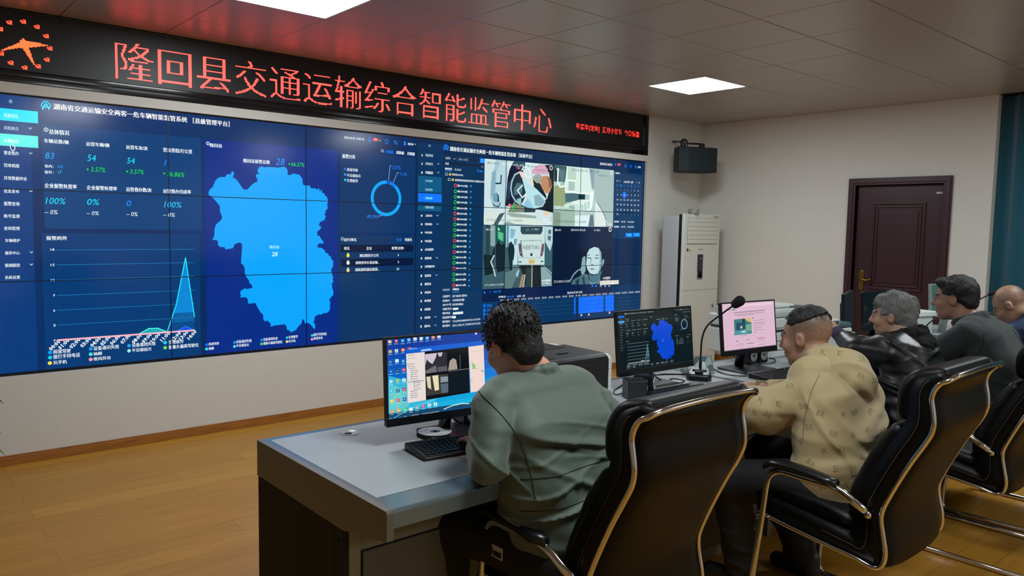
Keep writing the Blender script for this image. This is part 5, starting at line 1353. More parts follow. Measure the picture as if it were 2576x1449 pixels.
 ('p','face_camera_picture','5c8898',[(5.201,1.222),(5.252,1.222),(5.245,1.209),(5.208,1.212)],3),
 ('l','face_camera_picture','34586c',0.01,[(5.087,1.189),(5.115,1.191),(5.137,1.184)],4),
 ('l','face_camera_picture','34586c',0.01,[(5.199,1.186),(5.224,1.189),(5.246,1.184)],4),
 ('p','face_camera_picture','78a0ac',[(5.141,1.185),(5.152,1.178),(5.135,1.133),(5.125,1.124),(5.131,1.148)],3),
 ('p','face_camera_picture','54808e',[(5.132,1.125),(5.183,1.124),(5.176,1.115),(5.14,1.116)],3),
 ('p','face_camera_picture','5c8490',[(5.113,1.077),(5.156,1.083),(5.214,1.073),(5.156,1.066)],3),
 ('p','face_camera_picture','4c7484',[(5.107,1.03),(5.158,1.008),(5.231,1.016),(5.273,1.055),(5.291,0.994),(5.263,0.955),(5.176,0.928),(5.124,0.969)],2.3),
 ('p','face_camera_picture','88b0bc',[(5.31,1.161),(5.327,1.178),(5.343,1.16),(5.33,1.12),(5.316,1.095),(5.305,1.105)],2.5),
 ('p','face_camera_picture','88acb4',[(5.009,1.19),(5.036,1.209),(5.054,1.204),(5.063,1.061),(5.043,1.031),(5.008,1.017),(4.989,1.062)],2.2),
 ('p','face_camera_picture','48707c',[(4.858,0.924),(4.877,0.967),(4.946,0.995),(5.043,1.031),(5.072,1.021),(5.117,0.97),(5.126,0.917)],2.1),
 ('p','face_camera_picture','54808c',[(5.184,0.917),(5.232,0.991),(5.275,1.005),(5.296,1.055),(5.311,1.044),(5.283,0.995),(5.294,0.916)],2.1),
 ('p','face_camera_picture','203e50',[(4.919,0.966),(4.975,0.974),(4.962,0.923),(4.921,0.923)],2.3),
 ('p','face_camera_picture','203e50',[(5.016,0.998),(5.044,1.002),(5.061,0.92),(5.033,0.92)],2.3),
 ('p','face_camera_picture','a0c8d0',[(5.071,1.031),(5.109,0.99),(5.087,1.0)],2.6),
 ('l','face_camera_picture','88acb4',0.014,[(4.846,0.968),(4.889,1.026),(4.943,1.063),(4.988,1.077)],4),
 ('p','face_camera_picture','6c98a4',[(5.117,0.96),(5.176,0.928),(5.226,0.966),(5.198,0.916),(5.133,0.917)],2.2),
 ('t','face_camera_picture','eef8ff','湘E19867',4.608,1.461,0.087,0.023,0,0),
 ('t','face_camera_picture','eef8ff','2024-03-05 08:12:43',4.832,1.465,0.21,0.022,0,0),
 ('t','face_camera_picture','eef8ff','D: 408.1',5.175,1.466,0.088,0.022,0,0),
 ('g','face_camera_picture','f0f8f8',5.418,1.486,0.015,0.024,0,360,5),
 ('t','face_camera_picture','d0e4ec','27.7.61387N,110.12287E',4.612,0.944,0.232,0.028,0,0),
 ('t','face_camera_picture','eef8ff','DSM摄像机',5.329,0.965,0.115,0.022,0.03,0),
 ('t','face_camera_picture','eef8ff','1.21 Mbps',5.33,0.946,0.108,0.013,0.0,0),
 ('r','input_toolbar','f4f4ee',5.284,0.904,5.577,0.946,6),
 ('g','input_toolbar','c87830',5.309,0.927,0.008,0.013,0,360,7),
 ('g','input_toolbar','98a0a0',5.343,0.927,0.008,0.013,0,360,7),
 ('g','input_toolbar','989880',5.377,0.927,0.008,0.013,0,360,7),
 ('g','input_toolbar','a8a898',5.411,0.927,0.008,0.013,0,360,7),
 ('g','input_toolbar','c09850',5.446,0.927,0.008,0.013,0,360,7),
 ('g','input_toolbar','b8c0c0',5.48,0.927,0.008,0.013,0,360,7),
 ('g','input_toolbar','a08848',5.515,0.927,0.008,0.013,0,360,7),
 ('g','input_toolbar','a09060',5.55,0.926,0.008,0.013,0,360,7),
]
M1 = [
 ('r','desktop_picture','0c3c9c',0.008,0.263625,0.532,0.297,1),
 ('r','desktop_picture','0a48ac',0.008,0.23024999999999998,0.532,0.263625,1),
 ('r','desktop_picture','0854b8',0.008,0.19687499999999997,0.532,0.23024999999999998,1),
 ('r','desktop_picture','0a66c4',0.008,0.16349999999999998,0.532,0.19687499999999997,1),
 ('r','desktop_picture','0a7ad0',0.008,0.130125,0.532,0.16349999999999998,1),
 ('r','desktop_picture','0c90d8',0.008,0.09674999999999997,0.532,0.130125,1),
 ('r','desktop_picture','12a4de',0.008,0.06337499999999996,0.532,0.09674999999999997,1),
 ('r','desktop_picture','1cb0e0',0.008,0.02999999999999997,0.532,0.06337499999999996,1),
 ('p','desktop_picture','38b8d8',[(0.012,0.174),(0.115,0.14),(0.195,0.063),(0.113,0.061),(0.028,0.032),(0.008,0.023)],1.5),
 ('p','desktop_picture','70d0c8',[(0.011,0.151),(0.079,0.112),(0.091,0.071),(0.029,0.037),(0.008,0.026)],1.5),
 ('p','desktop_picture','a0dcb8',[(0.026,0.11),(0.065,0.106),(0.086,0.064),(0.038,0.046)],1.5),
 ('l','desktop_picture','70d8f0',0.003,[(0.028,0.03),(0.086,0.052),(0.168,0.07),(0.234,0.087)],2),
 ('l','desktop_picture','d0f4ff',0.004,[(0.223,0.035),(0.261,0.044),(0.3,0.046),(0.329,0.042)],2),
 ('p','desktop_icons','d8c878',[(0.012,0.295),(0.023,0.294),(0.025,0.292),(0.025,0.284),(0.013,0.284)],3),
 ('p','desktop_icons','f4f8fa',[(0.016,0.291),(0.02,0.291),(0.02,0.287),(0.016,0.287)],4),
 ('l','desktop_icons','a8d0e8',0.0016,[(0.011,0.279),(0.025,0.28)],3),
 ('p','desktop_icons','c85050',[(0.037,0.295),(0.048,0.295),(0.049,0.293),(0.049,0.285),(0.037,0.284)],3),
 ('p','desktop_icons','f4f8fa',[(0.041,0.292),(0.045,0.292),(0.045,0.288),(0.041,0.288)],4),
 ('l','desktop_icons','a8d0e8',0.0016,[(0.036,0.28),(0.05,0.28)],3),
 ('p','desktop_icons','2890d8',[(0.06,0.295),(0.072,0.295),(0.074,0.292),(0.073,0.284),(0.061,0.283)],3),
 ('p','desktop_icons','f4f8fa',[(0.065,0.291),(0.069,0.291),(0.069,0.287),(0.065,0.287)],4),
 ('l','desktop_icons','a8d0e8',0.0016,[(0.06,0.279),(0.074,0.279)],3),
 ('p','desktop_icons','48b0e0',[(0.084,0.296),(0.096,0.296),(0.097,0.294),(0.097,0.285),(0.085,0.285)],3),
 ('p','desktop_icons','f4f8fa',[(0.089,0.292),(0.093,0.292),(0.092,0.288),(0.089,0.289)],4),
 ('l','desktop_icons','a8d0e8',0.0016,[(0.083,0.28),(0.098,0.281)],3),
 ('p','desktop_icons','e8f0f4',[(0.108,0.297),(0.12,0.297),(0.122,0.295),(0.121,0.286),(0.109,0.286)],3),
 ('p','desktop_icons','6890b0',[(0.113,0.293),(0.117,0.293),(0.116,0.289),(0.113,0.289)],4),
 ('l','desktop_icons','a8d0e8',0.0016,[(0.107,0.281),(0.122,0.281)],3),
 ('p','desktop_icons','c8e4d8',[(0.132,0.297),(0.144,0.297),(0.146,0.295),(0.145,0.286),(0.133,0.285)],3),
 ('p','desktop_icons','f4f8fa',[(0.136,0.293),(0.141,0.293),(0.14,0.289),(0.137,0.289)],4),
 ('l','desktop_icons','a8d0e8',0.0016,[(0.131,0.281),(0.146,0.281)],3),
 ('p','desktop_icons','58a8c8',[(0.156,0.297),(0.167,0.297),(0.169,0.295),(0.169,0.286),(0.156,0.286)],3),
 ('p','desktop_icons','f4f8fa',[(0.16,0.294),(0.165,0.294),(0.164,0.29),(0.16,0.29)],4),
 ('l','desktop_icons','a8d0e8',0.0016,[(0.155,0.281),(0.169,0.282)],3),
 ('p','desktop_icons','f07830',[(0.179,0.299),(0.191,0.299),(0.193,0.296),(0.193,0.288),(0.18,0.287)],3),
 ('p','desktop_icons','f4f8fa',[(0.184,0.295),(0.189,0.295),(0.188,0.291),(0.184,0.291)],4),
 ('l','desktop_icons','a8d0e8',0.0016,[(0.179,0.283),(0.193,0.283)],3),
 ('p','desktop_icons','c8d8f0',[(0.203,0.299),(0.215,0.299),(0.217,0.297),(0.216,0.288),(0.203,0.288)],3),
 ('p','desktop_icons','f4f8fa',[(0.207,0.295),(0.212,0.295),(0.211,0.291),(0.208,0.291)],4),
 ('l','desktop_icons','a8d0e8',0.0016,[(0.202,0.283),(0.217,0.283)],3),
 ('p','desktop_icons','d89850',[(0.013,0.261),(0.024,0.261),(0.026,0.259),(0.025,0.251),(0.013,0.25)],3),
 ('p','desktop_icons','f4f8fa',[(0.017,0.257),(0.021,0.258),(0.021,0.254),(0.017,0.254)],4),
 ('l','desktop_icons','a8d0e8',0.0016,[(0.012,0.246),(0.026,0.246)],3),
 ('p','desktop_icons','d8dce4',[(0.036,0.262),(0.048,0.262),(0.049,0.26),(0.049,0.251),(0.037,0.251)],3),
 ('p','desktop_icons','6890b0',[(0.041,0.258),(0.045,0.258),(0.044,0.254),(0.041,0.254)],4),
 ('l','desktop_icons','a8d0e8',0.0016,[(0.036,0.246),(0.05,0.247)],3),
 ('p','desktop_icons','f08030',[(0.061,0.263),(0.072,0.263),(0.074,0.261),(0.074,0.252),(0.061,0.252)],3),
 ('p','desktop_icons','f4f8fa',[(0.065,0.259),(0.07,0.259),(0.069,0.255),(0.065,0.256)],4),
 ('l','desktop_icons','a8d0e8',0.0016,[(0.06,0.247),(0.074,0.248)],3),
 ('p','desktop_icons','3860a0',[(0.013,0.226),(0.024,0.226),(0.025,0.224),(0.025,0.215),(0.013,0.215)],3),
 ('p','desktop_icons','f4f8fa',[(0.017,0.222),(0.021,0.222),(0.021,0.219),(0.017,0.219)],4),
 ('l','desktop_icons','a8d0e8',0.0016,[(0.012,0.211),(0.026,0.211)],3),
 ('p','desktop_icons','e0f0f8',[(0.037,0.228),(0.048,0.228),(0.05,0.226),(0.05,0.217),(0.037,0.217)],3),
 ('p','desktop_icons','f4f8fa',[(0.041,0.224),(0.045,0.224),(0.045,0.22),(0.041,0.221)],4),
 ('l','desktop_icons','a8d0e8',0.0016,[(0.036,0.212),(0.05,0.213)],3),
 ('p','desktop_icons','2090c8',[(0.061,0.225),(0.072,0.225),(0.074,0.223),(0.074,0.214),(0.061,0.214)],3),
 ('p','desktop_icons','f4f8fa',[(0.065,0.221),(0.069,0.221),(0.069,0.217),(0.065,0.218)],4),
 ('l','desktop_icons','a8d0e8',0.0016,[(0.06,0.21),(0.074,0.21)],3),
 ('p','desktop_icons','2858b0',[(0.013,0.194),(0.024,0.194),(0.026,0.192),(0.026,0.183),(0.014,0.183)],3),
 ('p','desktop_icons','f4f8fa',[(0.017,0.19),(0.022,0.19),(0.021,0.186),(0.018,0.187)],4),
 ('l','desktop_icons','a8d0e8',0.0016,[(0.012,0.179),(0.026,0.179)],3),
 ('p','desktop_icons','183060',[(0.037,0.194),(0.049,0.194),(0.05,0.192),(0.05,0.183),(0.038,0.183)],3),
 ('p','desktop_icons','f4f8fa',[(0.041,0.19),(0.046,0.19),(0.045,0.186),(0.042,0.187)],4),
 ('l','desktop_icons','a8d0e8',0.0016,[(0.036,0.179),(0.05,0.179)],3),
 ('p','desktop_icons','d04060',[(0.062,0.195),(0.073,0.195),(0.075,0.193),(0.075,0.184),(0.062,0.184)],3),
 ('p','desktop_icons','f4f8fa',[(0.066,0.191),(0.07,0.191),(0.07,0.187),(0.066,0.188)],4),
 ('l','desktop_icons','a8d0e8',0.0016,[(0.061,0.179),(0.075,0.18)],3),
 ('p','desktop_icons','c8d4e0',[(0.013,0.16),(0.025,0.159),(0.026,0.157),(0.026,0.149),(0.014,0.149)],3),
 ('p','desktop_icons','f4f8fa',[(0.018,0.156),(0.022,0.156),(0.021,0.152),(0.018,0.152)],4),
 ('l','desktop_icons','a8d0e8',0.0016,[(0.013,0.144),(0.026,0.144)],3),
 ('p','desktop_icons','90c860',[(0.038,0.161),(0.049,0.161),(0.051,0.159),(0.05,0.15),(0.038,0.15)],3),
 ('p','desktop_icons','f4f8fa',[(0.042,0.157),(0.046,0.157),(0.046,0.153),(0.042,0.154)],4),
 ('l','desktop_icons','a8d0e8',0.0016,[(0.037,0.146),(0.051,0.146)],3),
 ('p','desktop_icons','e8f4f4',[(0.062,0.16),(0.073,0.16),(0.075,0.158),(0.075,0.149),(0.063,0.149)],3),
 ('p','desktop_icons','6890b0',[(0.066,0.156),(0.071,0.156),(0.07,0.152),(0.067,0.153)],4),
 ('l','desktop_icons','a8d0e8',0.0016,[(0.061,0.145),(0.075,0.145)],3),
 ('p','desktop_icons','48c8e8',[(0.014,0.127),(0.025,0.127),(0.027,0.125),(0.026,0.116),(0.014,0.116)],3),
 ('p','desktop_icons','f4f8fa',[(0.018,0.123),(0.022,0.123),(0.022,0.119),(0.018,0.12)],4),
 ('l','desktop_icons','a8d0e8',0.0016,[(0.013,0.112),(0.027,0.112)],3),
 ('p','desktop_icons','184888',[(0.038,0.126),(0.049,0.125),(0.051,0.123),(0.051,0.115),(0.039,0.115)],3),
 ('p','desktop_icons','f4f8fa',[(0.042,0.122),(0.047,0.122),(0.046,0.118),(0.043,0.118)],4),
 ('l','desktop_icons','a8d0e8',0.0016,[(0.037,0.11),(0.051,0.11)],3),
 ('p','desktop_icons','b83838',[(0.062,0.128),(0.074,0.128),(0.076,0.125),(0.075,0.117),(0.063,0.117)],3),
 ('p','desktop_icons','f4f8fa',[(0.067,0.124),(0.071,0.124),(0.071,0.12),(0.067,0.12)],4),
 ('l','desktop_icons','a8d0e8',0.0016,[(0.062,0.112),(0.076,0.112)],3),
 ('p','desktop_icons','e8d848',[(0.014,0.093),(0.025,0.093),(0.027,0.091),(0.026,0.082),(0.014,0.082)],3),
 ('p','desktop_icons','f4f8fa',[(0.018,0.089),(0.022,0.089),(0.022,0.085),(0.018,0.086)],4),
 ('l','desktop_icons','a8d0e8',0.0016,[(0.013,0.078),(0.027,0.078)],3),
 ('p','desktop_icons','d84858',[(0.038,0.094),(0.049,0.093),(0.051,0.091),(0.051,0.082),(0.039,0.083)],3),
 ('p','desktop_icons','f4f8fa',[(0.042,0.09),(0.047,0.09),(0.046,0.086),(0.043,0.086)],4),
 ('l','desktop_icons','a8d0e8',0.0016,[(0.037,0.078),(0.051,0.078)],3),
 ('p','desktop_icons','2858b0',[(0.062,0.094),(0.074,0.093),(0.076,0.091),(0.075,0.082),(0.063,0.082)],3),
 ('p','desktop_icons','f4f8fa',[(0.067,0.09),(0.071,0.089),(0.071,0.086),(0.067,0.086)],4),
 ('l','desktop_icons','a8d0e8',0.0016,[(0.062,0.078),(0.076,0.078)],3),
 ('p','desktop_icons','d89050',[(0.015,0.058),(0.026,0.057),(0.027,0.055),(0.027,0.047),(0.015,0.047)],3),
 ('p','desktop_icons','f4f8fa',[(0.019,0.054),(0.023,0.054),(0.022,0.05),(0.019,0.05)],4),
 ('l','desktop_icons','a8d0e8',0.0016,[(0.014,0.043),(0.027,0.042)],3),
 ('p','desktop_icons','f0a850',[(0.039,0.059),(0.05,0.058),(0.052,0.056),(0.052,0.047),(0.039,0.048)],3),
 ('p','desktop_icons','f4f8fa',[(0.043,0.055),(0.047,0.055),(0.047,0.051),(0.043,0.051)],4),
 ('l','desktop_icons','a8d0e8',0.0016,[(0.038,0.043),(0.052,0.043)],3),
 ('p','desktop_icons','58c870',[(0.062,0.059),(0.074,0.059),(0.075,0.056),(0.075,0.048),(0.063,0.048)],3),
 ('p','desktop_icons','f4f8fa',[(0.067,0.055),(0.071,0.055),(0.07,0.051),(0.067,0.051)],4),
 ('l','desktop_icons','a8d0e8',0.0016,[(0.061,0.043),(0.076,0.043)],3),
 ('p','desktop_icons','e8f0e8',[(0.086,0.057),(0.097,0.056),(0.099,0.054),(0.099,0.045),(0.086,0.046)],3),
 ('p','desktop_icons','f4f8fa',[(0.09,0.053),(0.094,0.053),(0.094,0.049),(0.09,0.049)],4),
 ('l','desktop_icons','a8d0e8',0.0016,[(0.085,0.041),(0.099,0.041)],3),
 ('p','desktop_icons','a0a898',[(0.11,0.059),(0.122,0.058),(0.123,0.056),(0.123,0.047),(0.11,0.048)],3),
 ('p','desktop_icons','f4f8fa',[(0.114,0.055),(0.119,0.055),(0.118,0.051),(0.115,0.051)],4),
 ('l','desktop_icons','a8d0e8',0.0016,[(0.109,0.043),(0.123,0.043)],3),
 ('p','desktop_icons','d85070',[(0.134,0.062),(0.146,0.062),(0.147,0.06),(0.147,0.051),(0.134,0.051)],3),
 ('p','desktop_icons','f4f8fa',[(0.138,0.058),(0.143,0.058),(0.142,0.054),(0.139,0.055)],4),
 ('l','desktop_icons','a8d0e8',0.0016,[(0.133,0.046),(0.148,0.046)],3),
 ('p','desktop_icons','e0f0f0',[(0.158,0.063),(0.17,0.062),(0.172,0.06),(0.171,0.051),(0.159,0.051)],3),
 ('p','desktop_icons','6890b0',[(0.162,0.059),(0.167,0.058),(0.167,0.054),(0.163,0.055)],4),
 ('l','desktop_icons','a8d0e8',0.0016,[(0.157,0.047),(0.172,0.046)],3),
 ('p','desktop_icons','e8f4f8',[(0.182,0.063),(0.194,0.062),(0.196,0.06),(0.196,0.051),(0.183,0.052)],3),
 ('p','desktop_icons','6890b0',[(0.186,0.059),(0.191,0.059),(0.191,0.055),(0.187,0.055)],4),
 ('l','desktop_icons','a8d0e8',0.0016,[(0.181,0.047),(0.196,0.047)],3),
 ('p','browser_window','1060d0',[(0.079,0.261),(0.397,0.266),(0.399,0.25),(0.079,0.243)],3),
 ('p','browser_window','a8c8f0',[(0.135,0.247),(0.139,0.253),(0.175,0.254),(0.18,0.248)],4),
 ('t','browser_window','a8d8ff','智能监控平台',0.09,0.256,0.031,0.006,0.01,0),
 ('p','browser_window','e84860',[(0.084,0.265),(0.099,0.265),(0.099,0.26),(0.084,0.26)],4),
 ('p','browser_window','e8ddd8',[(0.079,0.243),(0.151,0.244),(0.152,0.076),(0.081,0.074)],3),
 ('l','browser_window','8c8890',0.0018,[(0.087,0.207),(0.11,0.207)],4),
 ('l','browser_window','707880',0.003,[(0.083,0.207),(0.085,0.207)],4),
 ('l','browser_window','8c8890',0.0018,[(0.09,0.199),(0.11,0.199)],4),
 ('l','browser_window','707880',0.003,[(0.086,0.199),(0.088,0.199)],4),
 ('l','browser_window','8c8890',0.0018,[(0.095,0.192),(0.113,0.192)],4),
 ('l','browser_window','707880',0.003,[(0.092,0.192),(0.093,0.192)],4),
 ('l','browser_window','8c8890',0.0018,[(0.1,0.184),(0.124,0.184)],4),
 ('l','browser_window','707880',0.003,[(0.097,0.184),(0.098,0.184)],4),
 ('l','browser_window','8c8890',0.0018,[(0.1,0.177),(0.121,0.177)],4),
 ('l','browser_window','707880',0.003,[(0.096,0.177),(0.098,0.177)],4),
 ('l','browser_window','8c8890',0.0018,[(0.1,0.17),(0.118,0.17)],4),
 ('l','browser_window','707880',0.003,[(0.096,0.17),(0.098,0.17)],4),
 ('l','browser_window','8c8890',0.0018,[(0.1,0.163),(0.123,0.162)],4),
 ('l','browser_window','707880',0.003,[(0.096,0.163),(0.098,0.162)],4),
 ('l','browser_window','8c8890',0.0018,[(0.099,0.155),(0.12,0.155)],4),
 ('l','browser_window','707880',0.003,[(0.096,0.155),(0.098,0.155)],4),
 ('l','browser_window','8c8890',0.0018,[(0.11,0.147),(0.128,0.147)],4),
 ('l','browser_window','707880',0.003,[(0.106,0.147),(0.108,0.147)],4),
 ('l','browser_window','8c8890',0.0018,[(0.11,0.14),(0.133,0.14)],4),
 ('l','browser_window','707880',0.003,[(0.106,0.14),(0.108,0.14)],4),
 ('l','browser_window','8c8890',0.0018,[(0.11,0.133),(0.13,0.133)],4),
 ('l','browser_window','707880',0.003,[(0.106,0.133),(0.108,0.133)],4),
 ('l','browser_window','8c8890',0.0018,[(0.109,0.126),(0.127,0.126)],4),
 ('l','browser_window','707880',0.003,[(0.106,0.126),(0.108,0.126)],4),
 ('l','browser_window','8c8890',0.0018,[(0.109,0.118),(0.133,0.118)],4),
 ('l','browser_window','707880',0.003,[(0.106,0.118),(0.107,0.118)],4),
 ('l','browser_window','8c8890',0.0018,[(0.098,0.113),(0.119,0.112)],4),
 ('l','browser_window','707880',0.003,[(0.095,0.113),(0.097,0.112)],4),
 ('l','browser_window','8c8890',0.0018,[(0.098,0.105),(0.116,0.105)],4),
 ('l','browser_window','707880',0.003,[(0.095,0.105),(0.096,0.105)],4),
 ('l','browser_window','8c8890',0.0018,[(0.098,0.098),(0.121,0.098)],4),
 ('l','browser_window','707880',0.003,[(0.094,0.098),(0.096,0.098)],4),
 ('l','browser_window','8c8890',0.0018,[(0.098,0.091),(0.118,0.091)],4),
 ('l','browser_window','707880',0.003,[(0.094,0.091),(0.096,0.091)],4),
 ('l','browser_window','b8b0c0',0.0045,[(0.085,0.145),(0.143,0.145)],3.5),
 ('l','browser_window','908c94',0.0018,[(0.087,0.236),(0.109,0.237)],4),
 ('l','browser_window','a8a4a8',0.0016,[(0.085,0.226),(0.117,0.226)],4),
 ('p','browser_window','0c1018',[(0.151,0.244),(0.33,0.248),(0.333,0.082),(0.152,0.076)],3),
 ('p','browser_window','d0c0d0',[(0.152,0.236),(0.239,0.237),(0.242,0.168),(0.153,0.168)],4),
 ('p','browser_window','302c34',[(0.151,0.193),(0.159,0.218),(0.167,0.208),(0.181,0.199),(0.195,0.221),(0.2,0.237),(0.239,0.237),(0.242,0.168),(0.153,0.168)],4.5),
 ('p','browser_window','706c70',[(0.152,0.177),(0.176,0.187),(0.194,0.194),(0.198,0.17),(0.154,0.168)],5),
 ('p','browser_window','585c64',[(0.2,0.186),(0.239,0.188),(0.241,0.17),(0.201,0.17)],5),
 ('p','browser_window','c8bccc',[(0.202,0.237),(0.223,0.237),(0.218,0.223),(0.207,0.224)],5),
 ('p','browser_window','080c14',[(0.244,0.238),(0.329,0.24),(0.331,0.17),(0.245,0.169)],4),
 ('p','browser_window','a89c90',[(0.244,0.171),(0.251,0.204),(0.265,0.213),(0.278,0.206),(0.283,0.172)],4.5),
 ('l','browser_window','707880',0.002,[(0.294,0.221),(0.294,0.171)],4.5),
 ('l','browser_window','706c70',0.0025,[(0.245,0.168),(0.333,0.169)],5),
 ('p','browser_window','3c3c34',[(0.153,0.16),(0.207,0.16),(0.244,0.158),(0.243,0.09),(0.154,0.09)],4),
 ('p','browser_window','d8d0b0',[(0.155,0.156),(0.171,0.157),(0.174,0.11),(0.16,0.119)],4.5),
 ('p','browser_window','e8dcb8',[(0.179,0.158),(0.203,0.158),(0.205,0.106),(0.188,0.104)],4.5),
 ('p','browser_window','8898a0',[(0.212,0.151),(0.242,0.15),(0.243,0.131),(0.212,0.131)],4.5),
 ('p','browser_window','586878',[(0.212,0.125),(0.243,0.125),(0.242,0.094),(0.215,0.093)],4.5),
 ('p','browser_window','101820',[(0.246,0.166),(0.331,0.167),(0.332,0.087),(0.246,0.087)],4),
 ('p','browser_window','f0d8d0',[(0.331,0.248),(0.397,0.25),(0.399,0.085),(0.337,0.081)],3),
 ('p','browser_window','90cc80',[(0.342,0.19),(0.349,0.19),(0.351,0.183),(0.359,0.182),(0.359,0.165),(0.346,0.166),(0.345,0.177)],4),
 ('p','browser_window','d0a858',[(0.363,0.164),(0.369,0.169),(0.369,0.164)],4),
 ('p','browser_window','8098b8',[(0.383,0.162),(0.395,0.153),(0.393,0.149),(0.386,0.154)],4),
 ('l','browser_window','b8a8a8',0.001,[(0.336,0.229),(0.394,0.231)],4),
 ('p','browser_window','e4c8c4',[(0.337,0.133),(0.346,0.133),(0.346,0.118),(0.337,0.118)],4),
 ('r','task_bar','184868',0.008,0.03,0.532,0.046,2),
 ('p','task_bar','d8d0c8',[(0.011,0.028),(0.021,0.028),(0.021,0.019),(0.011,0.019)],3),
 ('p','task_bar','b8d048',[(0.029,0.028),(0.039,0.028),(0.039,0.019),(0.029,0.019)],3),
 ('p','task_bar','30b868',[(0.047,0.029),(0.058,0.028),(0.058,0.019),(0.048,0.019)],3),
 ('p','task_bar','e8d898',[(0.065,0.029),(0.075,0.029),(0.075,0.019),(0.065,0.019)],3),
 ('p','task_bar','204890',[(0.082,0.029),(0.092,0.029),(0.093,0.019),(0.082,0.019)],3),
 ('p','task_bar','203060',[(0.124,0.029),(0.134,0.029),(0.134,0.019),(0.124,0.019)],3),
 ('p','task_bar','d8dce0',[(0.163,0.029),(0.174,0.029),(0.174,0.019),(0.163,0.02)],3),
 ('p','task_bar','8c98a4',[(0.093,0.03),(0.122,0.031),(0.122,0.02),(0.093,0.02)],2.5),
 ('p','task_bar','8c98a4',[(0.135,0.03),(0.164,0.031),(0.164,0.02),(0.135,0.02)],2.5),
 ('p','task_bar','8c98a4',[(0.173,0.031),(0.203,0.031),(0.203,0.02),(0.173,0.021)],2.5),
 ('p','desktop_picture','f0e8e8',[(0.361,0.299),(0.369,0.299),(0.369,0.291),(0.361,0.29)],3),
 ('p','desktop_picture','d84040',[(0.361,0.301),(0.369,0.302),(0.368,0.298),(0.361,0.298)],3),
 ('t','brand_lettering','d82838','Great Wall',0.228,0.008,0.049,0.008,0.02,0),
]
M2 = [
 ('t','brand_lettering','a83038','Great Wall',0.25,0.001,0.052,0.009,0.02,0),
]
